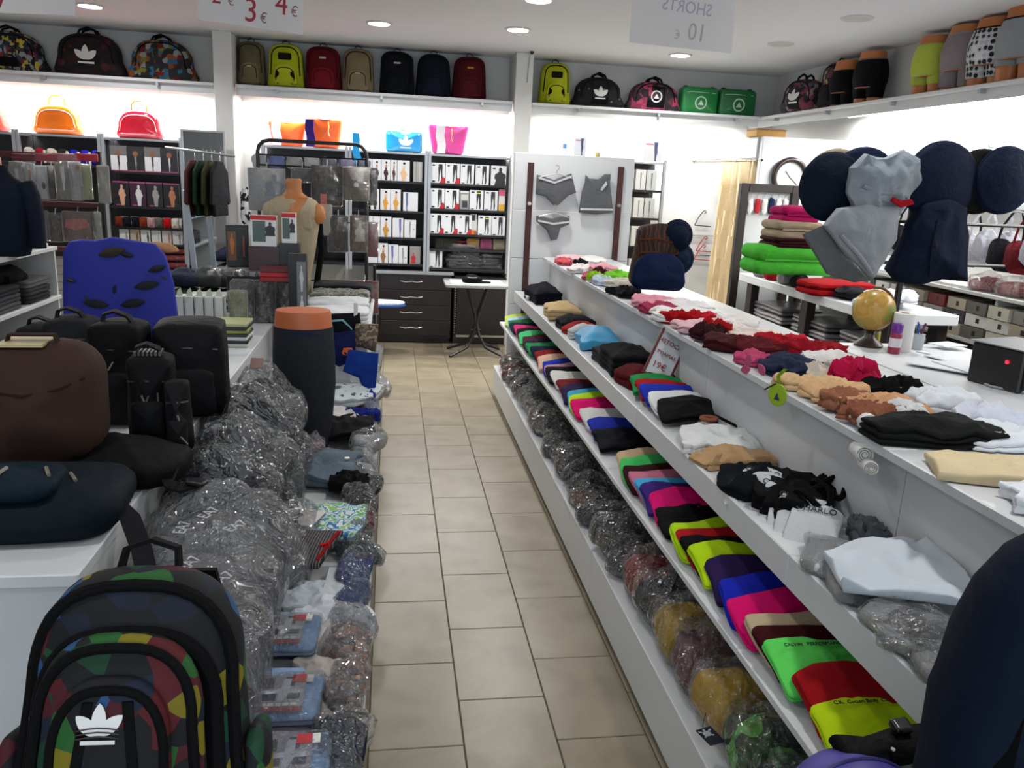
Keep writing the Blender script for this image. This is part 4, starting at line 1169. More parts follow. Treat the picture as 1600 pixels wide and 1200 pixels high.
# ================================================================ navy jacket on a stand by the side shelving
def jacket(label, x, y, z, w, h, d, col, rot=0, neck='#9a5a2a', name='jacket'):
    t = thing(name, label, 'jacket', (x, y, z), (0, 0, rot))
    prof = [(.40, 0), (.44, .1), (.46, .3), (.47, .5), (.49, .65), (.48, .76), (.40, .86), (.24, .93), (.17, 1.0)]
    cm = cloth(col, .75, .5, 9)
    B = MB().lathe([(r * w, zz * h) for r, zz in prof], 30, sy=d / w)
    for i, p in enumerate(B.v):
        B.v[i] = p + noise.noise_vector(p * 7 + Vector((x, y, 0))) * .012
    part(B, 'body', cm, t)
    for s in (-1, 1):
        pts = [(s * .40 * w, 0, .83 * h), (s * .50 * w, -.02, .7 * h), (s * .56 * w, -.04, .45 * h), (s * .57 * w, -.05, .1 * h)]
        part(MB().tube(pts, .16 * w, 14, r2=.11 * w), 'sleeve', cm, t)
    part(MB().lathe([(.155 * w, .95 * h), (.18 * w, 1.0 * h), (.165 * w, 1.06 * h)], 20, sy=.85), 'collar', cm, t)
    part(MB().tube([(0, -d * .44, .06 * h), (0, -d * .5, .45 * h), (0, -d * .47, .75 * h), (0, -d * .30, .92 * h)], .005, 6), 'zip', plain('#0a0b10', .4), t)
    if neck: part(MB().lathe([(.10 * w, .92 * h), (.095 * w, 1.0 * h), (.09 * w, 1.15 * h), (.05 * w, 1.19 * h)], 18), 'neck_form', plain(neck, .5), t)
    return t
x, w, z, h = bbox(-55, 52, 255, 390, 5.9)
j = jacket('navy jacket on a form at the side shelving', x, 5.9, 1.092, .42, h * .98, .26, '#0b1220')
part(MB().box(-.06, .06, -.143, -.139, h * .62, h * .64), 'chest_label', plain('#5a6470', .5), j, smooth=False)

# folded clothes on the side shelving
for k in range(9):
    y = 5.3 + (k % 3) * .5; lv = k // 3
    solo(MB().cush(rrect(.2, .2, .04), .05, .012, layers=2, dome=.01, amp=.008, seed=k), 'folded_shirt', cloth(['#35363a', '#4a4b4f', '#2a2a2e', '#55555a', '#3c3d42'][k % 5]),
         'folded grey shirt, %s from the camera, %s layer on the side shelving' % (ORD[k % 3], ['bottom', 'middle', 'upper'][lv]), 'shirt', (-2.72, y, .721 + lv * .056), group='folded shirts on the side shelving')
solo(MB().cush(ragged(.17, .2, 2.2), .06, .02, dome=.05, amp=.03, fr=7, seed=3), 'crumpled_sweater', cloth('#0a0a0c'), 'black crumpled sweater on top of the grey folded shirts', 'sweater', (-2.70, 6.05, .892))
solo(MB().cush(ragged(.18, .22, 4.2), .08, .02, dome=.06, amp=.03, fr=6, seed=8), 'crumpled_sweater', cloth('#0c1226'), 'dark blue sweater under the shelf board, behind the black bags', 'sweater', (-2.7, 6.1, .331))
solo(MB().cush(ragged(.15, .18, 6.2), .08, .02, dome=.05, amp=.03, fr=6, seed=5), 'crumpled_sweater', cloth('#0a0a0d'), 'black sweater on the lowest side shelf board', 'sweater', (-2.7, 5.5, .331))
for i, (u, v, c, nm) in enumerate(((72, 374, '#8a141c', 'red'), (88, 378, '#c9ccd0', 'silver'))):
    p = onz(u, v + 4, 1.092)
    solo(MB().cush(rrect(.1, .07, .02), .03, .01, dome=.01, amp=.004, seed=i), 'flat_packet', plain(c, .3), '%s packet beside the navy jacket on the shelf board' % nm, 'packet', (-2.62, 6.15 + i * .3, 1.091))

# ================================================================ underwear hung on the white panel
GREY = cloth('#5d5f62', .9, .25, 40)
def wire_hanger(t, w, z, y=-.02):
    part(MB().tube([(-w, y, z - .02), (-w * .5, y, z - .004), (0, y, z + .012), (w * .5, y, z - .004), (w, y, z - .02)], .004, 6), 'hanger_bar', plain('#c9c6c0', .3, .4), t)
    part(MB().tube([(0, y, z + .012), (0, y, z + .035), (.016, y, z + .05), (.018, y, z + .068), (0, y, z + .078), (-.014, y, z + .068)], .003, 6), 'hanger_hook', plain('#b9b2a8', .3, .8), t)
def px6(u, v): 
    p = ony(u, v, 6.44); return (p.x, p.z)
def garment(label, cat, pts, name, th=.02, bands=(), mat=GREY, y=6.45):
    P = [px6(*q) for q in pts]
    cx = sum(p[0] for p in P) / len(P); cz = sum(p[1] for p in P) / len(P)
    t = thing(name, label, cat, (cx, y, cz))
    part(MB().cush([(x - cx, z - cz) for x, z in P][::-1] if False else [(x - cx, z - cz) for x, z in P], th, .006, dome=.006, amp=.003, fr=12, seed=len(pts), M=UP), 'fabric', mat, t)
    for b, c in bands:
        Q = [px6(*q) for q in b]
        part(MB().add([(x - cx, -th - .009, z - cz) for x, z in Q], [tuple(range(len(Q)))]), 'waistband', cloth(c), t, smooth=False)
    return t
def dens(pts, n=3):
    out = []
    for i in range(len(pts)):
        a, b = pts[i], pts[(i + 1) % len(pts)]
        for k in range(n): out.append((a[0] + (b[0] - a[0]) * k / n, a[1] + (b[1] - a[1]) * k / n))
    return out
sh = garment('grey boy shorts on a hanger at the white panel', 'shorts', dens([(839, 273), (866, 281), (893, 271), (900, 301), (888, 306), (871, 321), (866, 321), (852, 307), (837, 303)]), 'boy_shorts',
             bands=(([(841, 276), (866, 284), (892, 274), (893, 277), (866, 287), (841, 279)], '#c9c9ca'),))
wire_hanger(sh, .13, .12)
garment('grey racerback bra top on the white panel', 'bra top', dens([(915, 273), (921, 279), (935, 280), (945, 272), (954, 272), (953, 286), (958, 332), (932, 335), (904, 332), (909, 300), (914, 284)]), 'crop_bra',
        bands=(([(906, 325), (957, 326), (957, 329), (906, 328)], '#c9c9ca'), ([(937, 296), (946, 283), (948, 288), (940, 298)], '#c4c5c8')))
br = garment('small grey briefs hung below the boy shorts', 'briefs', dens([(838, 337), (862, 341), (890, 337), (890, 350), (876, 356), (870, 374), (861, 376), (855, 360), (838, 346)]), 'briefs',
             bands=(([(840, 343), (864, 348), (889, 345), (889, 348), (864, 351), (840, 346)], '#c9c9ca'),))
wire_hanger(br, .12, .09)

# ================================================================ folded shirts fanned along the lower shelf
TIER1 = [  # pixel of the front left corner, colour, name, length
    (1272, 1125, '#a9c40f', 'lime yellow', .17, 1), (1240, 1085, '#8e0f16', 'deep red', .17, 0), (1205, 1040, '#57c455', 'light green', .17, 1), (1200, 1018, '#37090f', 'maroon', .13, 0),
    (1165, 996, '#a8977c', 'beige', .16, 0), (1152, 962, '#c00a5c', 'hot pink', .16, 0), (1138, 935, '#14209a', 'royal blue', .16, 0), (1122, 905, '#261742', 'dark purple', .16, 0),
    (1102, 882, '#a3c414', 'lime', .15, 0), (1076, 868, '#0a0a0b', 'black', .14, 0), (1064, 857, '#98101a', 'scarlet', .12, 0), (1060, 843, '#9cbf16', 'bright lime', .09, 0),
    (1036, 815, '#09090a', 'coal black', .12, 0), (1017, 800, '#bd0b5e', 'magenta', .13, 0), (1012, 788, '#35206a', 'violet', .12, 0), (1006, 779, '#3d97bf', 'sky blue', .12, 0),
    (995, 766, '#b4677e', 'dusty pink', .12, 0), (990, 755, '#2d1012', 'dark brown', .1, 0), (982, 742, '#3fae5a', 'grass green', .13, 0), (974, 732, '#b39c7a', 'tan', .1, 0)]
TIER1b = [(922, 690, '#0a0c14', 'black', .2), (917, 678, '#1c2a8e', 'royal blue', .14), (907, 662, '#c3c3c0', 'white', .16), (904, 645, '#c4105f', 'hot pink', .16), (899, 636, '#a9cf1c', 'lime', .12),
    (893, 630, '#3f93b4', 'sky blue', .12), (886, 622, '#261a3e', 'aubergine', .14), (878, 613, '#6a1a1c', 'brick red', .12), (866, 600, '#c9c8c2', 'off-white', .14), (862, 592, '#15121a', 'black', .1),
    (858, 587, '#b08288', 'pale rose', .1), (852, 580, '#1f2f9a', 'bright blue', .12), (846, 572, '#c8a78c', 'peach', .1), (842, 566, '#7a1618', 'red', .1), (838, 558, '#151b30', 'navy', .1), (833, 551, '#1d7a48', 'green', .12),
    (829, 545, '#2a1530', 'plum', .1), (825, 539, '#43141a', 'dark maroon', .1), (820, 533, '#3fa86a', 'mint green', .1), (815, 528, '#0f0f12', 'jet black', .1), (811, 523, '#c22f66', 'pink', .1),
    (806, 518, '#13182c', 'dark navy', .1), (802, 513, '#17683c', 'bottle green', .1), (798, 508, '#9fb4c4', 'ice blue', .1), (795, 505, '#a8b83a', 'yellow green', .1)]
def folded(label, x, y, z, w, L, th, mat, tilt=0.0, rot=0.0, name='folded_shirt', cat='shirt', layers=2, group=None, seed=0, amp=.007, dome=.008, crease=.006, arc=.012):
    t = solo(MB().cush(rrect(w / 2, L / 2, .016, 3, 5), th, .008, layers=layers, dome=dome, amp=amp, fr=9, seed=seed, rings=6, crease=crease, cf=14, sag=lambda p: Vector((p.x + .006 * math.sin(p.y * 20 + seed), p.y + .010 * math.cos(p.x / w * 5.5 + seed), p.z + arc * math.cos(PI * p.x / w)))), name, mat, label, cat, (x, y, z), (tilt, 0, rot), group)
    return t
allT = [(u, v, c, n, L, k) for u, v, c, n, L, k in TIER1] + [(u, v, c, n, L, 0) for u, v, c, n, L in TIER1b]
prev = None
for i, (u, v, c, n, L, k) in enumerate(allT):
    p = onz(u, v, .635)
    wv = .275 if i < 12 else .27
    nm2 = allT[i + 1][3] if i + 1 < len(allT) else None
    nm1 = allT[i - 1][3] if i else None
    if nm1 and nm2: lb = '%s folded shirt between %s and %s ones, lower shelf' % (n, nm1, nm2)
    elif nm2: lb = '%s folded shirt closest to the camera on the lower shelf' % n
    else: lb = '%s folded shirt at the panel end of the lower shelf' % n
    th = .022 if i < 12 else .018
    tilt = .30 if i not in (0, 12, 20) else .16
    Lr = max(L, .17)
    yc = p.y + .02
    # far edge sits at the visible upper edge of the band
    t = folded(lb, .905 + wv / 2 + .006 * math.sin(i * 2.1), yc - Lr * .25 - (.038 if i < 12 else .0), .617 + Lr / 2 * math.sin(tilt) + .004, wv, Lr, th, cloth(c, .85, .3, 16), tilt, .03 * math.sin(i * 1.7), group='folded shirts on the lower shelf', seed=i, layers=2)
    if k:
        txt = ['C.K.  Cotton Body  C.K.  Cotton', '', 'CALVIN   PERFORMANCE   CALVIN'][i]
        text(txt, .0135, plain('#1a1a14', .7), t, (0, Lr * .30, th + .026), (0, 0, 0), align='CENTER')

# ================================================================ middle shelf of the island
Z2 = .869
def at2(u, v): return onz(u, v, Z2 + .03)
GM = 'clothes on the middle shelf'
def fold2(label, u0, v0, w, L, h, c, layers=3, rot=0, seed=0, name='folded_shirt', cat='shirt', dome=.02, mat=None, x=None, z=None):
    p = at2(u0, v0)
    return folded(label, (p.x + w / 2) if x is None else x, p.y + L / 2, (Z2 + .0005) if z is None else z, w, L, h, mat or cloth(c, .88, .4, 13), 0, rot, name, cat, layers, GM, seed, .012, dome)
fold2('white folded shirt at the panel end of the middle shelf', 803, 463, .2, .2, .03, '#c4c2bb', 2, seed=1, x=1.11)
fold2('navy folded jumpers heaped at the far end of the middle shelf', 822, 470, .2, .34, .08, '#0c0d18', 3, .1, 2, dome=.05, x=1.13, name='folded_jumper', cat='jumper')
fold2('beige folded jumper on the middle shelf', 842, 495, .22, .36, .06, '#a8916a', 3, -.08, 3, dome=.03, x=1.135, name='folded_jumper', cat='jumper')
fold2('charcoal folded shirt over a red one on the middle shelf', 866, 508, .22, .14, .05, '#1c1b20', 2, .06, 4, x=1.135)
fold2('dark red folded shirt showing under the charcoal one', 872, 514, .22, .1, .035, '#8a1c22', 2, .06, 5, x=1.135)
fold2('white and grey folded shirt behind the blue bag', 884, 522, .22, .12, .045, '#aeb1b3', 3, .05, 6, x=1.135)
fold2('bright blue folded bag on the middle shelf', 896, 541, .215, .3, .05, '#2e86ad', 1, -.1, 7, dome=.045, x=1.14, name='folded_bag', cat='bag', mat=plain('#2e86b0', .55))
fold2('grey striped folded shirt beside the black stack', 926, 562, .22, .16, .06, '#2e2f33', 3, .1, 8, x=1.135)
fold2('black folded trousers stacked in front of the price frame', 944, 582, .22, .3, .09, '#0e0f12', 4, -.05, 9, dome=.025, x=1.14, name='folded_trousers', cat='trousers')
fold2('dark red folded shirt under the price frame', 972, 600, .22, .2, .06, '#4a0a0f', 2, .05, 10, x=1.14)
zz = [('green', '#1d7a3c', 988, 612), ('red', '#8e1218', 998, 622), ('royal blue', '#1a2a96', 1005, 630), ('white', '#c6c8c6', 1008, 642), ('black', '#0b0b0d', 1018, 652)]
for i, (n, c, u, v) in enumerate(zz):
    p = at2(u, v)
    folded('%s folded sports bra in the fanned stack on the middle shelf' % n, 1.135, p.y + .04, Z2 + .002 + .03, .22, .17, .02, cloth(c, .88, .3, 14), .22, -.12, 'sports_bra', 'sports bra', 2, GM, i + 20, .007, .008)
def heap(label, x, y, z, a, b, h, c, rot=0, seed=0, name='crumpled_garment', cat='garment', mat=None, dome=.02, amp=.016, group=None, tilt=0):
    return solo(MB().cush(ragged(a, b, seed + .5, 44, .38, .62), h * .6, min(h * .25, .006), layers=2, dome=dome, rings=10, amp=amp * .6, fr=9, seed=seed, crease=h * .55, cf=1.1 / min(a, b)), name, mat or cloth(c, .9, .5, 12), label, cat, (x, y, z), (tilt, 0, rot), group)
p = at2(1085, 690)
heap('white bra tops with black straps spread on the middle shelf', 1.135, p.y + .06, Z2 + .002, .13, .15, .04, '#c9cbca', -.1, 31, 'crop_bra', 'bra', amp=.01)
part(MB().strap([(-.1, .09, .07), (-.03, .12, .075), (.04, .11, .07), (.1, .06, .05)], .018, .006, (0, 1, .2)), 'strap', cloth('#0b0b0d'), bpy.data.objects[-1] if False else LABELS['white bra tops with black straps spread on the middle shelf'][0])
part(MB().tube([(.0 + .028 * math.cos(a), .07 + .02 * math.sin(a), .072) for a in [2 * PI * k / 12 for k in range(12)]], .008, 6, closed=True), 'print', cloth('#7a4a3a'), LABELS['white bra tops with black straps spread on the middle shelf'][0])
p = at2(1110, 715)
heap('beige shorts crumpled at the lip of the middle shelf', 1.13, p.y + .03, Z2 + .002, .125, .075, .03, '#a88763', .15, 33, 'shorts', 'shorts')
p = at2(1180, 770)
heap('black leggings folded at the lip of the middle shelf', 1.10, p.y + .08, Z2 + .002, .1, .12, .05, '#0c0f15', .3, 34, 'leggings', 'leggings')
p = at2(1300, 790)
bt = heap('black bra top with looped straps on the middle shelf', 1.16, p.y + .06, Z2 + .004, .11, .14, .06, '#09090b', -.5, 35, 'crop_bra', 'bra')
for cx, cy in ((.08, .02), (.04, -.08)):
    part(MB().tube([(cx + .045 * math.cos(a), cy + .05 * math.sin(a), .07 + .02 * math.sin(a * 2)) for a in [2 * PI * k / 16 for k in range(16)]], .009, 6, closed=True), 'strap', cloth('#08080a'), bt)
# lettered white briefs
for i in range(7):
    p = at2(1185 + i * 15, 765 + i * 11)
    b = folded('white lettered briefs, %s in the standing row on the middle shelf' % ORD[i], 1.085 + .004 * i, p.y + .035, Z2 + .012, .13, .16, .014, cloth('#b4b7ba', .85, .4, 20), .55, -.75 + .03 * i, 'briefs', 'briefs', 2, 'lettered briefs', i + 50, .002, .002, .0015, .0)
    if i in (0, 2, 4, 6): text('CHARLO', .026, plain('#24262c', .7), b, (0, .062, .0195), (0, 0, 0))
p = at2(1412, 838)
heap('grey padded bra cups beside the white sheet', 1.235, p.y + .03, Z2 + .004, .035, .05, .05, '#5c6065', .2, 61, 'bra', 'bra', dome=.02, amp=.006)
p = at2(1400, 935)
sheet = solo(MB().cush(dens([(-.13, -.10), (.12, -.14), (.14, -.02), (.12, .13), (-.05, .12), (-.14, .06)], 5), .014, .004, dome=.014, rings=7, amp=.008, fr=8, seed=71, crease=.02, cf=9), 'white_undershirt', cloth('#bcc3ca', .9, .4, 9), 'large white undershirt spread flat on the middle shelf', 'undershirt', (1.135, p.y + .07, Z2 + .055), (.05, -.08, -.3))

# ================================================================ wrapped clothes
def packet(label, x, y, z, a, b, h, c, rot=(0, 0, 0), seed=0, group=None, milk=.10, scale=18, name='wrapped_garment', gloss=.55, puff=.02, prints=None, cat='packet'):
    t = thing(name, label, cat, (x, y, z), rot, group)
    g = part(MB().cush(ragged(a * .93, b * .93, seed, 28, .10, .5), h * .72, h * .3, dome=puff * .75, rings=6, amp=.008, fr=8, seed=seed, crease=min(.012, h * .28), cf=1.2 / min(a, b)), 'garment', cloth(c) if isinstance(c, str) else c, t, (0, 0, .003))
    part(MB().cush(ragged(a, b, seed, 40, .16, .5), h, h * .36, dome=puff + .006, rings=9, amp=.012, fr=13, seed=seed + 11, crease=.012, cf=(1.6 if a < .14 else 1.1) / min(a, b)), 'wrapper', film(milk, gloss, scale), t)
    return t
# transparent packets of white underwear at the near end of the middle shelf
for i, (u, v, rz, c) in enumerate(((1232, 870, -.6, '#c4c8cc'), (1270, 905, -.4, '#cccfd2'), (1345, 975, .2, '#c6cacc'), (1420, 1000, .5, '#bfc4c8'), (1455, 1030, -.3, '#c4c6c8'), (1330, 905, .1, '#cbd0d4'))):
    p = at2(u, v)
    packet('clear packet of pale underwear, %s from the black leggings' % ORD[i], min(max(p.x + .05, 1.08), 1.2), p.y, Z2 + .002, .085, .10, .032, c, (0, 0, rz), 80 + i, 'clear packets on the middle shelf', .12, 26, puff=.01, gloss=.7)

# plinth deck: rows of wrapped garments beside the aisle
random.seed(21)
cols = ['#2b2b2f', '#1b1b20', '#3a3a3e', '#26262c', '#48484c', '#34343a', '#1f1f26', '#2f2d30']
deck = []
y = 6.25; i = 0
while y > 2.78:
    deck.append((y, random.choice(cols))); y -= .155
for n, c in ((0, '#7a1014'), (2, '#6a1c20'), (4, '#5a1c22'), (18, '#5c1016')):
    deck[n] = (deck[n][0], c)
for i, (y, c) in enumerate(deck):
    nm = 'red' if c[1] in '567' and c[3] in '01' else 'dark'
    sz = .85 + .4 * random.random()
    packet('plastic-wrapped %s garment, front row, %s step from the panel end of the deck' % (nm, ORD[i] if i < 20 else 'twenty-' + ORD[i - 20]), .965 + .012 * math.sin(i * 2.3), y, .252, .09 * sz, .10 * sz, (.09 + .03 * math.sin(i * 1.3)) * sz, c, (.2 * math.sin(i), .12, .6 * math.sin(i * 1.9)), 100 + i, 'wrapped garments on the deck front row', .05, 14, puff=.035, gloss=.75)
    packet('plastic-wrapped dark garment, back row, %s step from the panel end of the deck' % (ORD[i] if i < 20 else 'twenty-' + ORD[i - 20]), 1.165, y + .07, .252, .095, .11, .16 + .03 * math.sin(i * 2.7), cols[(i * 3) % 8] if i % 7 else '#4a1216', (.1 * math.cos(i), -.1, .2 * math.sin(i * 1.1)), 150 + i, 'wrapped garments on the deck back row', .04, 14, puff=.05, gloss=.75)
near = [(2.62, '#7a1318', '#701217', 'red garment with clear bag'), (2.45, '#18181c', '#1c1c22', 'black garment in clear bag'), (2.27, '#a88418', '#5a1e24', 'mustard garment in clear bag'), (2.10, '#5c3a3e', '#6a4a50', 'mauve garment in clear bag'), (1.90, '#b8901a', '#a9861a', 'large mustard yellow garment in clear bag'), (1.68, '#2f6a24', '#1d4a20', 'green leaf-print garment in clear bag'), (1.46, '#1c2440', '#1a2038', 'navy flower-print garment in clear bag')]
for i, (y, c1, c2, nm) in enumerate(near):
    m = c1
    if 'leaf' in nm: m = patches(['#1f3a1c', '#4a9a34', '#24501f', '#5fae45', '#1a2c1a'], 22)
    if 'flower' in nm: m = patches(['#161c38', '#161c38', '#8a94b4', '#1b2242', '#161c38'], 30)
    packet(nm + ' at the near end of the deck', .985, y, .252, .115, .13, .16, m, (.1, .12, .2 * math.sin(i * 2)), 210 + i, 'large wrapped garments on the deck', .03, 10, puff=.06, gloss=.5)
    packet('wrapped back-row garment behind the ' + nm.split(' in ')[0].split(' with ')[0], 1.17, y + .08, .252, .1, .12, .2, c2 if isinstance(c2, str) else c2, (0, -.1, .1), 230 + i, 'large wrapped garments on the deck', .03, 10, puff=.05)
# navy hang tag with a white turtle
p = onx(1112, 1150, .862)
tg = thing('hang_tag', 'navy hang tag with a white turtle emblem', 'hang tag', (.858, p.y, p.z), (.45, -.6, -.5))
part(MB().box(-.022, .022, -.001, .001, -.04, .04), 'card', plain('#0d1530', .5), tg, smooth=False)
tm = MB()
tm.poly([(.011 * math.cos(a), .013 * math.sin(a)) for a in [2 * PI * k / 14 for k in range(14)]])
for ang, L in ((.7, .013), (2.4, .013), (-.8, .009), (-2.3, .009), (PI / 2, .011)):
    P = leaf(.011 * math.cos(ang), .012 * math.sin(ang), ang, L, .007); tm.poly(P)
part(tm.xf(UP @ Matrix.Translation((0, .018, .0025))), 'logo', plain('#d8dce0', .5), tg)
part(MB().tube([(0, 0, .04), (.01, -.004, .06), (.035, .01, .085)], .001, 4), 'string', plain('#101010', .6), tg)

# ================================================================ top of the island
Z3 = 1.149
def at3(u, v): return onz(u, v, Z3 + .02)
TOP = [  # u, v of centre, half sizes, height, colour, name
    (872, 408, .05, .14, .03, '#b04a50', 'coral'), (898, 405, .09, .16, .03, '#c9a8ac', 'pale pink'), (925, 408, .1, .16, .03, '#c8c6c4', 'white'), (897, 420, .07, .14, .035, '#d0c8c8', 'ivory'), (905, 416, .03, .08, .05, '#15131a', 'black'),
    (940, 420, .1, .12, .03, '#c48a94', 'rose'), (922, 430, .06, .10, .03, '#a84a5a', 'raspberry'), (938, 430, .05, .09, .045, '#3a1420', 'maroon'), (925, 437, .03, .07, .045, '#8ec020', 'lime'), (944, 440, .05, .1, .04, '#aebccb', 'pale blue'),
    (968, 434, .08, .1, .04, '#6ab52a', 'bright green'), (975, 446, .09, .12, .035, '#b8b4a6', 'stone'), (955, 455, .04, .08, .03, '#14151c', 'navy'), (975, 458, .06, .1, .04, '#0c0c10', 'black lace'),
    (1015, 474, .12, .12, .03, '#c0808e', 'blush pink'), (1005, 482, .09, .1, .035, '#8a2c46', 'berry'), (1060, 478, .13, .12, .03, '#c9c5c6', 'soft white'), (1075, 494, .17, .14, .03, '#cfcdcb', 'white lace'), (1060, 500, .12, .05, .05, '#9a1018', 'cherry red'),
    (1085, 510, .14, .1, .03, '#c9a2a8', 'pale rose lace'), (1140, 505, .1, .12, .035, '#cfc9c6', 'cream lace'), (1165, 520, .12, .1, .03, '#d2c8c0', 'champagne'), (1120, 518, .05, .07, .05, '#8e0c14', 'crimson'), (1105, 526, .05, .07, .05, '#2a1014', 'oxblood'),
    (1180, 526, .1, .1, .03, '#cfc0b8', 'shell'), (1135, 537, .09, .09, .035, '#3a1216', 'dark burgundy'), (1180, 545, .09, .07, .04, '#52161c', 'wine'), (1205, 538, .06, .07, .05, '#a81c2a', 'scarlet'), (1245, 540, .08, .08, .04, '#b01a2c', 'ruby'), (1255, 548, .13, .05, .04, '#8a1420', 'garnet'),
    (1175, 560, .05, .05, .035, '#b04468', 'fuchsia'), (1235, 572, .10, .08, .035, '#1b2038', 'denim navy'), (1290, 568, .09, .08, .04, '#cfccca', 'bright white'), (1275, 582, .04, .05, .04, '#c2b7a8', 'oat'), (1330, 590, .08, .06, .06, '#a3113c', 'cerise'), (1360, 603, .05, .04, .03, '#960f36', 'dark cerise'),
    (1250, 600, .10, .06, .035, '#c4a27a', 'peach'), (1315, 615, .12, .06, .035, '#c29c74', 'apricot'), (1310, 630, .08, .05, .04, '#8a5a44', 'tan brown'), (1400, 620, .08, .05, .06, '#0b0b0d', 'black satin'), (1380, 640, .12, .06, .035, '#b98a66', 'nude'), (1355, 650, .07, .05, .04, '#7a4a38', 'cocoa'),
    (1410, 650, .07, .05, .04, '#c4c6c6', 'clear white'), (1470, 632, .1, .06, .045, '#cfd2d6', 'cloud white'), (1540, 655, .09, .06, .04, '#c3c6d2', 'lavender white')]
for i, (u, v, a, b, h, c, n) in enumerate(TOP):
    p = at3(u, v)
    heap('%s garment crumpled among the underwear on the island top' % n, max(p.x, 1.225 + a * .8), min(p.y, 6.28), Z3 + .0015 + .004 * (i % 3), a, b, h, c, .5 * math.sin(i * 1.7), 300 + i, 'underwear', 'underwear', group='underwear on the island top', dome=.016, amp=.018)
p = at3(1440, 675)
solo(MB().cush(dens([(-.17, -.06), (-.02, -.09), (.15, -.09), (.17, .0), (.1, .08), (-.05, .07), (-.17, .04)], 4), .045, .012, layers=3, dome=.015, rings=10, amp=.008, fr=9, seed=6, crease=.012, cf=11), 'folded_trousers', cloth('#141515', .9, .5, 10), 'black folded trousers lying across the island top', 'trousers', (p.x + .02, p.y, Z3 + .002), (0, 0, -.05))
p = at3(1540, 730)
solo(MB().cush(dens([(-.16, -.03), (.1, -.14), (.16, -.06), (.13, .06), (-.1, .1)], 5), .02, .006, dome=.01, rings=10, amp=.008, fr=9, seed=8, crease=.012, cf=10), 'folded_slip', cloth('#c4b391', .9, .4, 9), 'cream slip spread at the lip of the island top', 'slip', (p.x + .02, p.y, Z3 + .002), (0, 0, 0))
p = at3(1560, 690)
heap('white shirt with round dark print on the island top', p.x + .04, p.y + .05, Z3 + .002, .12, .08, .03, '#ccd0d6', .2, 91, 'white_shirt', 'shirt', amp=.012)
p = at3(1598, 775)
heap('white shirt hanging at the near lip of the island top', p.x + .08, p.y - .03, Z3 + .002, .12, .07, .03, '#d0d3d8', -.3, 92, 'white_shirt', 'shirt', amp=.012)
# paper rolls poking over the lip
for i, (u, v, r, xx) in enumerate(((1340, 652, .020, 1.24), (1357, 676, .024, 1.235), (1354, 694, .022, 1.198), (1366, 704, .018, 1.192))):
    q = onx(u, v, xx)
    dirv = Vector((q.x, q.y, 0)).normalized()
    tt = thing('paper_roll', 'white paper roll at the lip by the black trousers, %s from the top' % ORD[i], 'paper roll', (q.x, q.y, max(q.z, Z3 + r + .002) if i < 2 else min(q.z, 1.11 - .02 * (i - 2))), (PI / 2 - .12, 0, math.atan2(dirv.y, dirv.x) - PI / 2 + .25), 'paper rolls on the island top')
    part(MB().lathe([(r, -.15 if i < 2 else -.08), (r, .0)], 18), 'outer_turn', plain('#cfcfcb', .6), tt)
    part(MB().tube([((r * (.2 + .75 * k / 40)) * math.cos(k * .45), (r * (.2 + .75 * k / 40)) * math.sin(k * .45), .0006) for k in range(41)], .0014, 4), 'rolled_edge', plain('#8f8a80', .6), tt)
# green round hang tag at the lip
p = ony(1218, 617, onx(1218, 610, 1.2).y)
tg = thing('round_tag', 'round lime green hang tag over the island lip', 'hang tag', (1.197, p.y, p.z), (0, 0, -1.1))
part(MB().cush(ell(.034, .036, 24), .004, .0015, M=UP), 'disc', plain('#93b022', .5), tg)
part(MB().poly([(-.01, -.016), (.012, -.016), (0, .008)]).xf(UP @ Matrix.Translation((0, 0, .006))), 'logo', plain('#2a3550', .5), tg)
part(MB().strap([(0, -.002, .034), (-.006, -.002, .06), (.012, .004, .085)], .012, .003), 'ribbon', cloth('#6d8a1c'), tg)
part(MB().strap([(-.01, -.004, .034), (-.03, -.004, .02), (-.05, -.002, .005)], .008, .003), 'ribbon', cloth('#39421f'), tg)
# pink tags near the lip
for i, (u, v) in enumerate(((1158, 578), (1168, 565), (1197, 572))):
    q = onx(u, v, 1.2)
    solo(MB().cush(leaf(0, 0, .3 + i, .045, .03), .004, .0015, M=UP), 'paper_tag', plain('#a8456a', .6), 'small pink paper tag at the island lip, %s from the far end' % ORD[i], 'hang tag', (1.2, q.y, min(q.z, Z3 + .02)), (0, 0, -1.2), group='pink paper tags')

# ---------------------------------------------------------------- price frame on the middle shelf
A = ony(1020, 580, 3.72); B_ = ony(1068, 597, 3.62); C_ = ony(1090, 527, 3.7)
pf = thing('price_frame', 'dark red framed price card leaning on the middle shelf', 'price sign', (1.16, onz(1040, 590, Z2 + .06).y, Z2 + .062), (-.45, .45, -.18))
part(MB().box(-.055, .055, -.004, .004, 0, .21), 'card', plain('#c6c9cc', .3), pf, smooth=False)
fm = plain('#5a0f14', .4)
for a in ((-.066, -.055, 0, .21), (.055, .066, 0, .21), (-.066, .066, -.011, 0), (-.066, .066, .21, .221)):
    part(MB().box(a[0], a[1], -.007, .006, a[2], a[3], bev=.002), 'frame_rail', fm, pf, smooth=False)
red = plain('#8e1420', .6)
text('4STOCK', .029, red, pf, (0, -.006, .165)); text('PYJAMAS', .023, red, pf, (0, -.006, .11)); text('19€', .042, red, pf, (-.008, -.006, .05))

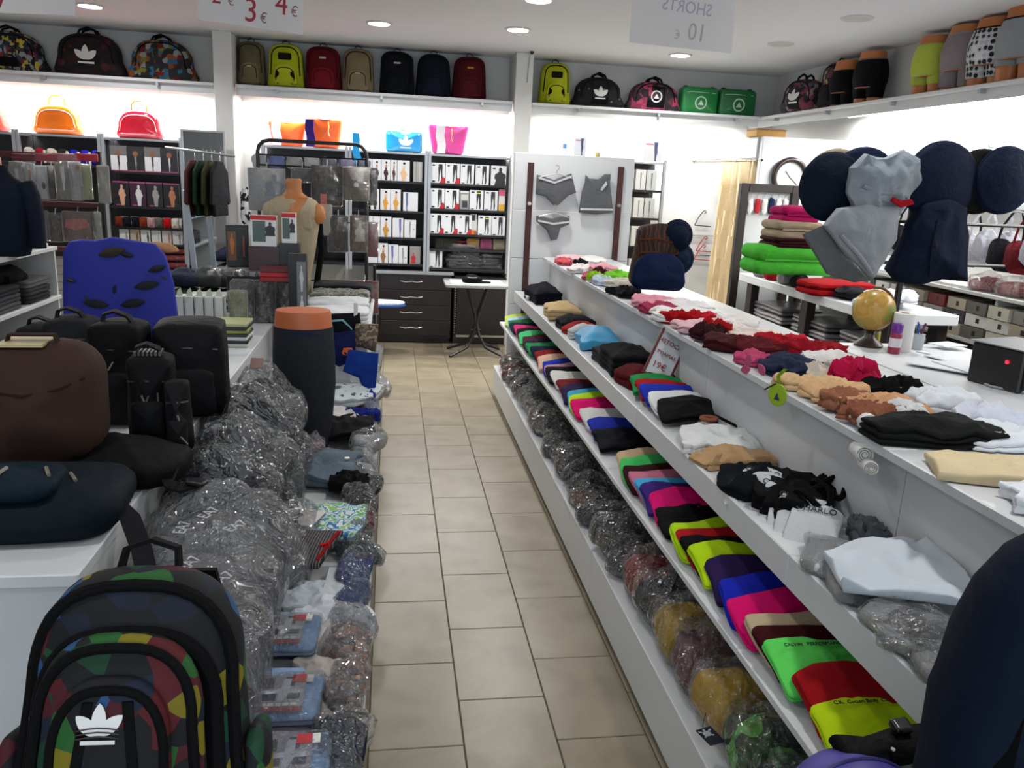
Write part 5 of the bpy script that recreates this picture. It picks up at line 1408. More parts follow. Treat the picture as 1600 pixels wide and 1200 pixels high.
# ================================================================ bags heaped on the display table
TZ = .801
BKB = cloth('#0b0b0d', .7, .3, 18)
BKC = cloth('#131316', .65, .3, 18)
def blackbag(label, u0, u1, v0, v1, y, d=.18, mat=BKB, pulls=((-.2, .55, -2.2), (.05, .55, -.9)), strap=True, rot=0.0, ribs=False, dome=.03, z=TZ, name='shoulder_bag', top=.35):
    x, w, z0, h = bbox(u0, u1, v0, v1, y)
    h = (z0 + h) - z
    t = thing(name, label, 'bag', (x, y + d, z), (0, 0, rot), 'black bags heaped on the table')
    B = MB().cush(arch(w, h, .03, top, .94), d, .035, dome=dome, amp=.010, fr=5, seed=u0 * .01); bv = B.bvh()
    part(MB().add(B.v, B.f, UP), 'body', mat, t)
    P = MB().cush([(px, py + h * .06) for px, py in arch(w * .72, h * .5, .025, .3, .95)], .03, .015, dome=.012, M=Matrix.Translation((0, 0, d + dome * .5)))
    pv = P.bvh(); pk = part(MB().add(P.v, P.f, UP), 'front_pocket', BKC, t)
    part(MB().tube(on(bv, [(-w * .4, h * .74), (0, h * .77), (w * .4, h * .74)], .001), .004, 5).xf(UP), 'zip', plain('#26262a', .4), t)
    for i, (fx, fy, an) in enumerate(pulls):
        m = MB(); pull(m, fx * w, fy * h, bv if fy > .58 else pv, .035, an); part(m.xf(UP), 'zip_pull', metal, t)
    if strap:
        part(MB().strap([(-w * .3, -d * .5, h * .97), (-w * .28, -d * .45, h + .02), (-w * .05, -d * .55, h + .035), (w * .2, -d * .6, h + .02), (w * .28, -d * .55, h * .97)], .035, .008, (0, 1, .1)), 'carry_strap', BKC, t)
    if ribs:
        for k in range(7):
            part(MB().box(-.045 + k * .013, -.037 + k * .013, -d * .75, -d * .35, h - .002, h + .012), 'rib', plain('#3c3d40', .5), t, smooth=False)
    return t
blackbag('dark grey bag half hidden behind the brown bag', 62, 142, 500, 600, 3.45, .2, cloth('#1b1c1f', .7), (), True)
blackbag('black bag with a V of zip pulls in the heap', 135, 222, 508, 690, 3.0, .2, BKB, ((-.16, .66, -1.0), (.06, .66, -2.1)), True)
blackbag('tall black bag nearest the white boxes', 224, 340, 508, 670, 3.1, .24, cloth('#0e0e11', .6), (), False, .12, top=.2)
blackbag('black bag with ribbed strap and dangling zip pulls', 186, 262, 560, 700, 2.75, .16, BKB, ((-.1, .62, -1.2), (.05, .62, -1.9), (.22, .64, -1.57)), True, .1, ribs=True)
blackbag('small black pouch bag in front of the heap', 246, 288, 600, 690, 2.66, .1, cloth('#101013', .6), ((.0, .62, -1.3), (.1, .35, -1.0)), False, .2)
blackbag('black bag behind the heap under the blue panel', 20, 90, 512, 590, 3.9, .2, cloth('#141518', .75), (), True)
# brown bag
x, w, z0, h = bbox(-85, 132, 548, 735, 2.35)
t = thing('travel_bag', 'large rounded brown travel bag with a cream label', 'bag', (x, 2.62, .855), (0, 0, .06))
bh = (z0 + h) - .855
B = MB().cush([(px, py + bh / 2) for px, py in rrect(w / 2, bh / 2, .11, 6, 4)], .24, .09, dome=.03, amp=.006, fr=4, seed=2); bv = B.bvh()
part(MB().add(B.v, B.f, UP), 'body', cloth('#35251f', .75, .25, 10), t)
part(MB().tube(on(bv, [(-w * .42, bh * .70), (-w * .2, bh * .66), (.0, bh * .64), (w * .25, bh * .68), (w * .42, bh * .75)], .003), .004, 5).xf(UP), 'seam', cloth('#241814'), t)
part(MB().box(-w * .22, w * .12, -.2, -.06, bh - .006, bh + .002), 'label', plain('#a89a72', .6), t, smooth=False)
part(MB().strap([(-.07, -.14, bh - .01), (-.06, -.14, bh + .02), (.06, -.14, bh + .02), (.07, -.14, bh - .01)], .03, .006, (0, 1, 0)), 'handle', cloth('#2a1c17'), t)
# navy backpack lying on the table edge
t = thing('backpack', 'dark teal backpack lying flat on the table corner', 'backpack', (-.94, 2.16, TZ), (0, 0, .1))
B = MB().cush(rrect(.24, .18, .1, 5, 3), .11, .05, dome=.05, amp=.012, fr=6, seed=5); bv = B.bvh()
part(B, 'body', cloth('#0a141c', .7, .3, 14), t)
P = MB().cush([(px - .05, py - .06) for px, py in rrect(.15, .1, .06, 5, 2)], .05, .03, dome=.02, M=Matrix.Translation((0, 0, .11))); pv = P.bvh()
part(P, 'front_pocket', cloth('#0c1a24', .7), t)
for i, (u, v, an) in enumerate(((-.02, -.08, -2.0), (.06, -.05, -1.2), (.09, -.07, -1.0), (.11, -.03, -1.1))):
    m = MB(); pts = on(pv if i < 3 else bv, [(u, v), (u + .025 * math.cos(an), v + .025 * math.sin(an)), (u + .05 * math.cos(an), v + .05 * math.sin(an))], .004)
    if len(pts) > 1: part(MB().tube(pts, .005, 6), 'zip_pull', plain('#b7b1a3', .3, .8), t)
part(MB().strap([(.2, -.05, .08), (.26, -.10, .04), (.30, -.18, -.02), (.33, -.27, -.09)], .05, .006, (1, .3, 0)), 'strap', BKC, t)
# flat black bag with buckled strap
t = thing('waist_bag', 'flat black bag with a trailing buckle strap', 'bag', (-.83, 2.52, TZ), (0, 0, -.3))
part(MB().cush(ragged(.2, .15, 3.3, 30, .14, .6), .08, .03, dome=.04, amp=.012, fr=7), 'body', BKB, t)
part(MB().strap([(.1, -.03, .06), (.17, -.05, .055), (.22, -.09, .02), (.27, -.10, .015), (.31, -.06, .02)], .04, .007, (0, 1, .2)), 'strap', BKC, t)
part(MB().cush(rrect(.03, .02, .008), .014, .005), 'buckle', plain('#0e0e10', .3), t, (.30, -.07, .02))
part(MB().tube([(.2, -.09, .05), (.235, -.06, .06), (.25, -.13, .03)], .003, 5), 'cord', BKC, t)

# blue panel
x, w, z0, h = bbox(93, 275, 372, 512, 4.2)
outb = [(-.5, .0), (.5, .0), (.49, .3), (.46, .62), (.40, .86), (.32, .95), (.18, .97), (.04, .99), (-.06, 1.0), (-.2, .965), (-.32, .97), (-.42, .95), (-.48, .86), (-.5, .6), (-.51, .3)]
t = thing('blue_board', 'bright blue rounded panel with small dark clips', 'panel', (x, 4.24, TZ), (-.05, 0, 0))
hh = z0 + h - TZ
B = MB().cush([(a * w, b * hh) for a, b in dens(outb, 3)], .03, .012, dome=.012, amp=.003); bv = B.bvh()
part(MB().add(B.v, B.f, UP), 'board', plain('#0c1a86', .65), t)
for i, (u, v, L, ang) in enumerate(((170, 396, .13, .25), (194, 400, .07, -.2), (242, 422, .09, .3), (106, 440, .05, -.2), (176, 454, .045, 1.4), (226, 448, .12, .2), (132, 470, .04, -1.2), (147, 477, .12, -.1), (205, 476, .12, .2), (253, 436, .03, -.8))):
    q = ony(u, v, 4.18)
    cx, cy = q.x - x, q.z - TZ
    c, s = math.cos(ang), math.sin(ang)
    P = [(cx + a * c - b * s, cy + a * s + b * c) for a, b in leaf(-L / 2, 0, 0, L, L * .36)]
    part(MB().cush(P, .016, .005, dome=.008, M=Matrix.Translation((0, 0, .036))).xf(UP), 'clip', cloth('#26262a' if i % 3 else '#35302c'), t)
solo(MB().cush(ragged(.16, .03, 3), .03, .01, dome=.02, amp=.004, M=UP), 'beige_strap', cloth('#a87a58'), 'beige strap showing over the rim of the blue panel', 'strap', (ony(225, 382, 4.33).x, 4.33, ony(225, 386, 4.33).z))
# ================================================================ table beyond the bags: boxes and tights
for i in range(5):
    u0 = 273 + i * 15.5
    x, w, z0, h = bbox(u0, u0 + 13.5, 461, 512, 4.75)
    t = pack('white hanging carton with green tab, %s from the blue panel' % ORD[i], x, 4.75, TZ, w, .215, .1, '#c9cbc6', [('rect', .1, .18, .5, .16, '#a8482c'), ('rect', -.38, 0, .06, 1, '#9a9c98')], group='white cartons with green tabs', name='hanging_carton')
    part(MB().add([(-w * .4, .03, .215), (w * .4, .03, .215), (w * .1, .045, .26), (-w * .3, .05, .245)], [(0, 1, 2, 3)]), 'hang_tab', plain('#a9b49a', .5), t, smooth=False)
x, w, z0, h = bbox(356, 381, 449, 515, 4.7)
softpack('tall olive green wrapped pack beside the white cartons', x, 4.8, TZ, w, .25, .06, '#6f7a3c', seed=4)
for i, (u0, u1) in enumerate(((362, 395), (398, 430), (432, 462))):
    x, w, z0, h = bbox(u0, u1, 432, 500, 5.15)
    softpack('black tights pack standing behind the olive pack, %s along' % ORD[i], x, 5.2, TZ, w, .26, .07, '#17181b', group='black tights packs', seed=i)
for i in range(4):
    x, w, z0, h = bbox(335 + i * 30, 363 + i * 30, 420, 436, 5.3)
    t = thing('tights_pack', 'silver topped tights pack lying %s on the black packs' % ORD[i], 'packet', (x, 5.36, 1.072), (0, 0, .1 * i - .15), 'silver topped packs')
    part(MB().cush(rrect(.075, .1, .01), .03, .008, dome=.006, amp=.004, seed=i), 'garment', patches(['#1c1c20', '#a7a9ac', '#26262a', '#8c8f92'], 12, kind='noise'), t)
    part(MB().cush(rrect(.08, .105, .01), .034, .009, dome=.008, amp=.006, fr=16, seed=i), 'wrapper', film(.12, .5, 22), t)
for i in range(7):
    x = ony(318, 500, 5.0).x
    solo(MB().box(-.13, .13, -.1, .1, 0, .018, bev=.003), 'flat_pack', plain(['#b9bcae', '#24262a', '#c2c5c6', '#2a2c2e', '#8d9a4c', '#1f2124', '#a5a97a'][i], .35), 'flat %s pack, %s from the bottom of the pile by the black bags' % (['pale', 'black', 'white', 'dark', 'yellow green', 'charcoal', 'olive'][i], ORD[i]), 'packet',
         (ony(350, 535, 4.45).x, 4.5, TZ + .0005 + i * .0185), (0, 0, .04 * math.sin(i * 2)), group='flat packs piled by the black bags', smooth=False)
for i in range(5):
    solo(MB().box(-.2, .2, -.12, .12, 0, .02, bev=.003), 'flat_pack', plain(['#8c9090', '#1d1f22', '#b7babc', '#202226', '#93969a'][i], .35), 'flat %s pack on the table under the silver packs, %s up' % (['grey', 'black', 'white', 'dark', 'steel'][i], ORD[i]), 'packet',
         (ony(345, 430, 5.6).x, 5.62, TZ + .0005 + i * .0205), (0, 0, .03 * i), group='flat packs behind the tights', smooth=False)
# tall black box and red-topped cartons
x, w, z0, h = bbox(357, 391, 351, 412, 5.55)
pack('tall black carton with orange picture standing on the tights packs', x, 5.5, TZ + .305, w, max(z0 + h - TZ - .305, .2), .09, '#121114', [('rect', -.27, .15, .38, .7, '#6a4a34'), (LADY, -.27, .3, .3, .5, '#b06a34'), ('rect', .25, .25, .08, .5, '#8a4a28')], name='carton', rot=.25)
solo(MB().box(-.09, .09, -.07, .07, 0, .3, bev=.003), 'carton', plain('#2a2a2e', .4), 'dark carton under the tall black one', 'box', (x, 5.56, TZ + .002), (0, 0, .2), smooth=False)
for i, (u0, u1, v0, v1) in enumerate(((392, 432, 337, 385), (440, 462, 333, 380))):
    x, w, z0, h = bbox(u0, u1, v0, v1, 5.3)
    t = pack('%s red topped carton in front of the torso' % ['wide', 'narrow'][i], x, 5.3, z0, w, h, .06, '#cfd0ce', [('rect', 0, .86, 1, .14, '#b3121c'), ('rect', -.18, .15, .5, .68, '#4a5a58'), (TORSO, .25, .35, .4, .45, '#26282c')], name='underwear_carton')
    if i == 0: zc = z0
    solo(MB().box(-w / 2 - .02, w / 2 + .02, .0, .1, 0, z0 - .0005 - TZ, bev=.003), 'carton_stack', plain(['#3a2326', '#1d1d20'][i], .4), 'dark carton stack carrying the %s red topped carton' % ['wide', 'narrow'][i], 'box', (x, 5.29, TZ + .0003), smooth=False)
x, w, z0, h = bbox(392, 470, 388, 400, 5.15)
for i in range(3):
    solo(MB().box(-.13, .13, -.05, .05, 0, .028, bev=.003), 'red_carton', plain(['#8e141c', '#a8141e', '#5a1216'][i], .35), 'flat red carton lying on the tights packs, %s up' % ORD[i], 'box', (ony(440, 395, 5.1).x, 5.13, TZ + .268 + i * .0285), (0, 0, .02 * i), group='flat red cartons', smooth=False)
x, w, z0, h = bbox(456, 484, 392, 444, 5.2)
pack('black and grey carton printed with white figures beside the torso', x, 5.0, .80, w, max(z0 + h - .80, .2), .06, '#141417', [('rect', .22, .05, .5, .85, '#6a6a6c'), (LADY, .22, .1, .3, .35, '#c8c8ca'), (LADY, .22, .5, .3, .35, '#b8b8ba')], name='carton')

# ---------------------------------------------------------------- torso mannequin
x, w, z0, h = bbox(408, 503, 278, 445, 5.75)
t = thing('torso_mannequin', 'tan torso mannequin wearing a cream sleeveless top', 'mannequin', (x + .02, 5.75, 0), (0, 0, -.25))
ztop = ony(458, 279, 5.75).z
skin = plain('#b5713f', .45)
prof = [(.105, 1.02), (.12, 1.08), (.135, 1.16), (.15, 1.25), (.165, 1.34), (.178, 1.42)]
part(MB().lathe([(.11, .9)] + prof + [(.186, 1.45), (.183, 1.49), (.156, 1.535), (.11, 1.56)], 28, sy=.63), 'vest', cloth('#a89a80', .85, .3, 20), t)
part(MB().lathe([(.176, 1.40), (.182, 1.45), (.178, 1.49), (.15, 1.53), (.09, 1.565), (.06, 1.585), (.052, 1.62), (.055, ztop - .01), (.045, ztop)], 28, sy=.6), 'shoulders', skin, t)
vn = MB().cush(dens([(-.06, .09), (.10, .09), (.07, .02), (.02, -.09), (-.02, -.05)], 3), .012, .004, dome=.012, M=UP)
part(vn, 'neckline', skin, t, (.02, -.098, 1.475), (-.42, 0, 0))
for s in (-1, 1):
    part(MB().lathe([(.03, -.07), (.05, -.04), (.055, 0), (.045, .04), (.02, .06)], 16), 'shoulder_cap', skin if s > 0 else cloth('#a89a80', .85, .3, 20), t, (s * .165, 0, 1.46))
    part(MB().strap([(s * .13, -.085, 1.36), (s * .115, -.095, 1.44), (s * .11, -.06, 1.52), (s * .105, .02, 1.525), (s * .12, .09, 1.42)], .05, .008, (1, 0, 0)), 'vest_strap', cloth('#a89a80', .85, .3, 20), t)
part(MB().tube([(.165, .03, 1.42), (.17, .05, 1.2), (.13, .05, .95)], .022, 8), 'back_edge', cloth('#0f0f11'), t)
part(MB().lathe([(.16, .425), (.15, .44), (.02, .46), (.014, .5), (.014, .9)], 20), 'stand', plain('#2a2a2c', .4, .5), t)

# ---------------------------------------------------------------- black garment rack
rk = thing('tube_rack', 'black tube rack with rounded top hung with packets', 'rack', (0, 6.1, 0))
xl, xr, zt = ony(402, 225, 6.1).x, ony(573, 235, 6.1).x, ony(480, 222, 6.1).z
bt_ = plain('#0c0c0e', .35)
arcp = [(xl, 0, .03), (xl, 0, zt - .08)] + [(xl + .08 - .08 * math.cos(a), 0, zt - .08 + .08 * math.sin(a)) for a in (PI / 6, PI / 3, PI / 2)] + [(xr - .08 + .08 * math.sin(a), 0, zt - .08 + .08 * math.cos(a)) for a in (0, PI / 6, PI / 3, PI / 2)] + [(xr, 0, .03)]
part(MB().tube(arcp, .013, 10), 'frame_tube', bt_, rk)
for z in (zt - .10, zt - .17, zt - .55, .86, .95):
    part(MB().tube([(xl, 0, z), (xr, 0, z)], .006, 6), 'rail', bt_, rk)
for k in range(6):
    xx = xl + (xr - xl) * (k + .5) / 6
    part(MB().tube([(xx, 0, zt - .10), (xx, 0, zt - .55)], .004, 6), 'wire', bt_, rk)
part(MB().tube([(xr + .06, -.03, .03), (xr + .06, -.03, zt - .85)], .011, 8), 'second_post', bt_, rk)
for xx in (xl, xr):
    part(MB().tube([(xx, -.14, .02), (xx, .22, .02)], .014, 8), 'foot', bt_, rk)
H = [((388, 447, 262, 330), '#8e9194', 'pale packet showing a man in blue on the black rack', [(TORSO, .2, .35, .5, .5, '#5a6878')], 5.98),
     ((486, 536, 258, 322), '#17171a', 'black packet in the middle of the black rack', [('rect', -.1, .05, .2, .25, '#b04a48')], 5.98),
     ((536, 578, 260, 314), '#5a5048', 'taupe packet with a silver badge on the black rack', [(ell_pts(), 0, .4, .2, .14, '#c9c9c6')], 5.98),
     ((574, 590, 262, 322), '#141417', 'black packet at the end of the black rack', [], 6.02),
     ((500, 520, 318, 368), '#b9b4a8', 'cream packet below the middle black one', [], 5.97),
     ((512, 545, 336, 394), '#15151b', 'black shirt packet on the lower rail of the black rack', [], 5.97),
     ((546, 574, 336, 394), '#4f4238', 'brown camouflage packet on the lower rail', [(TORSO, .1, .3, .6, .5, '#8a8078')], 5.97),
     ((574, 592, 346, 402), '#6d2c3c', 'wine packet on the lower rail', [], 6.02),
     ((455, 490, 262, 285), '#5c5c60', 'small grey packet above the torso', [], 6.0)]
for i, (b, c, lb, prt, yy) in enumerate(H):
    hung(lb, *b, yy, c, prt, milk=.10, seed=30 + i, group='packets on the black rack')
hung('dark red packet hanging low beside the ironing board', 548, 592, 438, 490, 5.95, '#5c0f18', [], milk=.05, seed=44, group='packets on the black rack')
for i in range(7):
    x, w, z0, h = bbox(392 + i * 27, 418 + i * 27, 228, 252, 6.12)
    solo(MB().cush(ragged(.06, .05, i + 2, 20), .03, .012, dome=.01, amp=.006, M=UP), 'folded_scarf', cloth(['#b8bac0', '#7a82b0', '#a8a8a6', '#c6c6c8', '#8a8a90', '#b3a9c0', '#9a9ea8'][i]), '%s scarf tucked along the top rails of the rack, %s from the pillar' % (['silver', 'blue grey', 'grey', 'white', 'slate', 'lilac', 'ash'][i], ORD[i]), 'scarf', (x, 6.16, zt - .145), group='scarves on the rack top')

# ---------------------------------------------------------------- mirror and sweaters by the pillar
mx0, mx1 = ony(290, 300, 8.3).x, ony(352, 300, 8.3).x
zt2, zb2 = ony(320, 207, 8.3).z, .25
mi = thing('mirror', 'tall metal framed mirror between shelf unit and pillar', 'mirror', (0, 8.3, 0))
mm, nt_, bb = _new('mirror_glass'); bb.inputs['Base Color'].default_value = (.62, .64, .66, 1); bb.inputs['Metallic'].default_value = 1; bb.inputs['Roughness'].default_value = .03
part(MB().box(mx0, mx1, 0, .012, zb2, zt2), 'glass', mm, mi, smooth=False)
for a in ((mx0 - .02, mx0, zb2 - .02, zt2 + .02), (mx1, mx1 + .02, zb2 - .02, zt2 + .02), (mx0, mx1, zt2, zt2 + .02), (mx0, mx1, zb2 - .02, zb2)):
    part(MB().box(a[0], a[1], -.012, .02, a[2], a[3], bev=.003), 'frame_rail', plain('#a9adb2', .3, .6), mi, smooth=False)
solo(MB().cush(rrect(.024, .75, .01), .03, .008, M=UP), 'metal_post', plain('#9aa4ae', .35, .4), 'pale leaning metal post in front of the mirror', 'post', (ony(304, 395, 7.9).x, 7.9, .76), (0, -.07, 0))
for i, (c, nm) in enumerate((('#3a2226', 'maroon'), ('#14291c', 'bottle green'), ('#2b2d1c', 'olive'), ('#1a1a1e', 'black'))):
    xx = ony(302 + i * 13, 300, 8.05).x
    t = thing('hanging_sweater', '%s sweater on a hanger in front of the mirror' % nm, 'sweater', (xx, 8.05 + .0 * i, ony(310, 345, 8.05).z + .05), (0, 0, 1.42), 'sweaters by the mirror')
    hgt = .50
    part(MB().cush(dens([(-.17, 0), (.17, 0), (.18, .3), (.2, .1), (.24, .12), (.2, .40), (.07, .5), (-.07, .5), (-.2, .40), (-.24, .12), (-.2, .1), (-.18, .3)], 2), .03, .012, dome=.01, amp=.008, seed=i, M=UP), 'knit', cloth(c, .95, .5, 30), t)
    part(MB().tube([(0, -.03, .5), (0, -.03, .56), (.02, -.03, .585), (0, -.03, .60)], .003, 5), 'hanger_hook', plain(CHROME, .3, .9), t)
solo(MB().tube([(mx0 - .1, 8.05, ony(310, 345, 8.05).z + .65), (mx1 + .15, 8.05, ony(310, 345, 8.05).z + .6)], .01, 8), 'hanging_rail', plain(CHROME, .3, .8), 'chrome rail carrying the sweaters', 'rail')
for i in range(6):
    q = onz(322 + (i % 3) * 16, 400 + (i // 3) * 28, .9)
    solo(MB().cush(ragged(.16, .14, i + 7), .12, .05, dome=.04, amp=.03, fr=6, seed=i), 'crumpled_sweater', cloth(['#3c4144', '#22252a', '#4a4f50', '#1d2130', '#35393a', '#2a2c30'][i]), 'heaped %s sweater beside the mirror, %s in the heap' % (['grey', 'charcoal', 'ash', 'navy', 'slate', 'dark'][i], ORD[i]), 'sweater', (-1.75 + (i % 3) * .2, 7.3, .55 + (i // 3) * .17), group='heaped sweaters')
hs = thing('stool_table', 'dark low table under the heaped sweaters', 'table', (-1.5, 7.3, 0))
part(MB().box(-.5, .4, -.25, .25, .51, .545, bev=.004), 'tabletop', plain('#2a2a2c', .5), hs, smooth=False)
for sx in (-.46, .36):
    for sy in (-.21, .21): part(MB().box(sx - .02, sx + .02, sy - .02, sy + .02, 0, .509), 'leg', plain('#2a2a2c', .5), hs, smooth=False)
p = ony(380, 322, 8.3)
solo(MB().cush(ragged(.05, .18, 3.1), .04, .015, dome=.01, amp=.012, M=UP), 'hanging_scarf', patches(['#111114', '#d6d6d8', '#16161a', '#c8c8cc'], 26), 'black and white patterned scarf against the pillar', 'scarf', (p.x, 8.449, p.z))

# ================================================================ low bench: wrapped piles and small clothes
BZ = .4205
def onb(u, v, dz=.03): return onz(u, v, BZ + dz)
# leggings form
x, w, z0, h = bbox(428, 519, 478, 690, 3.75)
lf = thing('leggings_form', 'hip form in dark grey leggings with terracotta top', 'mannequin form', (x, 3.80, BZ))
kz = ony(472, 487, 3.75).z - BZ
r0 = w / 2
part(MB().lathe([(r0 * 1.0, kz - .075), (r0 * .985, kz - .06), (r0 * .955, kz - .01), (r0 * .93, kz), (r0 * .5, kz + .003)], 36, sy=.8), 'waist_cap', plain('#a8572e', .5), lf)
part(MB().lathe([(r0 * .80, 0), (r0 * .98, kz * .25), (r0 * 1.10, kz * .5), (r0 * 1.08, kz * .7), (r0 * 1.03, kz - .08), (r0 * 1.01, kz - .0745)], 36, sy=.82), 'leggings', cloth('#23262a', .85, .2, 40), lf)
part(MB().lathe([(r0 * 1.035, kz - .10), (r0 * 1.02, kz - .076)], 36, sy=.825), 'waistband', cloth('#1c2438'), lf)
# wrapped jacket piles, far to near
PIL = [((-.50, 3.42), .15, .13, .30, '#46474a', 'wrapped jacket with a small photo, farthest in the pile'), ((-.50, 3.14), .17, .15, .28, '#141722', 'wrapped navy jacket in the pile beside the leggings form'),
       ((-.51, 2.84), .18, .15, .25, '#34363a', 'wrapped charcoal jacket in the middle of the pile'), ((-.52, 2.62), .18, .14, .20, '#10141f', 'wrapped dark blue jacket above the grey sheets')]
for i, ((px_, py_), a, b, h, c, lb) in enumerate(PIL):
    packet('grey bundle at the base of the pile under the %s' % lb.split(',')[0].split(' in ')[0].split(' above ')[0], -.51, py_ - .01, BZ + .001, .19, .135, .21, '#3a3b3f', (0, 0, .05), 410 + i, 'bundles at the base of the pile', .03, 8, puff=.01, gloss=.6)
    packet(lb, px_ - .035, py_, BZ + .225 - .012 * i, a + .02, b, h * .62, c, (.12, .06, .15 * math.sin(i * 2)), 400 + i, 'wrapped jackets on the bench', .025, 8, puff=.13, gloss=.6)
t = LABELS['wrapped jacket with a small photo, farthest in the pile'][0]
part(MB().box(-.05, .0, -.04, .03, 0, .002), 'photo', plain('#6a5048', .5), t, (.0, -.02, .322), (.3, 0, .1), smooth=False)
for i, (y_, c) in enumerate(((2.75, '#3a3c40'), (2.5, '#4a4b4e'))):
    packet('wrapped grey jacket sliding off the pile, %s from the leggings form' % ORD[i], -.36, y_, BZ + .001, .09, .15, .14, c, (0, .2, .1 * i), 420 + i, 'lower wrapped jackets', .10, 10, puff=.04, gloss=.7)
# big flat bags of grey clothes near the backpack
for i, (y, z, c) in enumerate(((2.36, .27, '#4c4a4c'), (2.12, .24, '#504e52'), (1.86, .22, '#42434a'), (1.64, .19, '#34363e'))):
    t = packet('large clear bag of grey clothes, %s from the brown bag' % ORD[i], -.525 + .01 * i, y, BZ + .001, .205, .17, z + .09, c, (0, .08, .05 * i), 430 + i, 'large clear bags on the bench', .08, 8, puff=.05, gloss=.65)
    if i in (1, 2):
        for k, (tx, ty, tr) in enumerate(((-.02, .02, 1.2), (.06, -.06, 1.0), (-.07, -.08, 1.5))):
            text('EA7', .045, plain('#9a9ca0', .6), t, (tx + .02, ty, z + .165), (0, 0, tr))
for i, (y_, zz_, c) in enumerate(((4.42, .30, '#9a9ea0'), (4.12, .28, '#85898c'))):
    packet('milky plastic bag slumped beside the table, %s from the white cartons' % ORD[i], -.60, y_, BZ + .001, .11, .17, zz_, c, (0, .1, .1), 445 + i, 'milky bags beside the table', .22, 8, puff=.09, gloss=.6)
# pink print wrapped pieces near the leggings form
for i, (u, v) in enumerate(((495, 645), (488, 700))):
    p = onb(u, v, .05)
    packet('wrapped pink patterned garment beside the leggings form, %s one' % ORD[i], p.x + .01, p.y, BZ + .001, .05, .12, .10, patches(['#7a4a52', '#a8848a', '#5a2a34', '#9a6a70'], 16, kind='noise'), (0, 0, .1), 440 + i, 'pink wrapped garments', .2, 18)
# small clothes along the edge, far to near
cr = thing('display_crate', 'white box carrying the folded white shirts at the bench end', 'crate', (0, 0, 0))
part(MB().box(-.46, -.13, 4.78, 5.84, BZ + .0005, .84, bev=.004), 'box', LAMI, cr, smooth=False)
part(MB().box(-.48, -.11, 4.76, 5.86, .8405, .86, bev=.004), 'lid', LAMI, cr, smooth=False)
for i, (yy, zz, c, nm, h_) in enumerate(((5.62, .8605, '#17171b', 'black folded top behind the patterned shirt', .13), (5.42, .8605, '#6f6d66', 'grey patterned shirt over the white ones', .11), (5.18, .8605, '#c6c8ca', 'white folded shirt with a collar on the white box', .09), (4.95, .8605, '#c9cbcc', 'white folded shirt next to the terracotta top', .07))):
    solo(MB().cush(rrect(.19, .14, .03, 3, 4), h_, .012, layers=3, dome=.012, amp=.010, seed=i, crease=.008, rings=7), 'folded_shirt', cloth(c, .9, .4, 12) if i != 1 else patches(['#6f6d66', '#5a5852', '#83817a', '#4a4944'], 20, kind='noise'), nm, 'shirt', (-.32, yy, zz), (0, 0, .1 * math.sin(i * 3)), group='folded shirts on the white box')
def frontpiece(label, pts, c, y=4.755, mat=None):
    return clothpiece(label, pts, y, c, 'baby_garment', 'garment', th=.018, amp=.008, dome=.02, mat=mat)
def clothpiece(label, pts, y, c, name, cat, th=.03, amp=.02, dome=.04, mat=None, fr=8):
    P = [ony(u, v, y) for u, v in pts]
    cx = sum(q.x for q in P) / len(P); cz = sum(q.z for q in P) / len(P)
    t = thing(name, label, cat, (cx, y, cz))
    part(MB().cush(dens([(q.x - cx, q.z - cz) for q in P], 5), th, th * .3, dome=dome, rings=9, amp=amp * .6, fr=fr, seed=len(label), M=UP, crease=amp, cf=9), 'fabric', mat or cloth(c, .85, .6, 9), t)
    return t
k1 = frontpiece('black baby suit with pale blue trim', [(562, 488), (518, 490), (516, 540), (545, 546), (566, 520)], '#101014')
part(MB().strap([(-.10, -.03, .06), (-.02, -.036, .07), (.03, -.036, .02), (.05, -.03, -.07)], .012, .004, (.3, 0, 1)), 'trim', cloth('#7fa8b8'), k1)
k2 = frontpiece('dark blue baby suit with orange print', [(555, 516), (520, 520), (518, 566), (530, 572), (556, 560)], '#141a44', 4.71)
part(MB().cush(ragged(.03, .025, 4), .008, .003, M=UP), 'print', cloth('#c8603a'), k2, (.03, -.036, .0))
frontpiece('brown camouflage packet at the bench edge', [(591, 506), (556, 505), (553, 540), (588, 548)], '#6a5e50', 4.73, patches(['#6a5e50', '#4a4038', '#8a7c66', '#5a5040'], 18, kind='noise'))
frontpiece('royal blue baby trousers hanging at the bench edge', [(592, 552), (545, 546), (536, 578), (560, 588), (575, 620), (586, 618)], '#14307a', 4.66)
solo(MB().cush(rrect(.012, .05, .006), .012, .004, M=UP), 'white_peg', plain('#c9c6c2', .5), 'white plastic peg on the edge of the shirt stack', 'peg', tuple(ony(556, 486, 4.74)))
SM = [((520, 585), .07, .1, .04, '#3a0c10', 'dark red baby top on the bench'), ((548, 590), .06, .1, .05, '#5f6260', 'grey baby top with a round print'),
      ((577, 575), .03, .10, .04, '#1b2f86', 'blue sleeve hanging near the lime tube'),
      ((545, 625), .12, .16, .035, '#bcc4c6', 'white baby shirt spread on the bench'), ((518, 615), .03, .06, .04, '#0b0b0d', 'small black bow on the white baby shirt'), ((565, 655), .09, .03, .04, '#1c2470', 'blue edge under the white baby shirt'),
      ((525, 660), .08, .08, .035, '#b9b4b2', 'pale card at the pink wrapped garment'), ((545, 680), .11, .13, .035, '#08080a', 'black bib shaped shirt on the bench'), ((515, 735), .13, .13, .04, '#5a6570', 'grey denim trousers with a white button'),
      ((545, 760), .06, .05, .04, '#0c0c0e', 'black trouser leg beside the grey denim ones')]
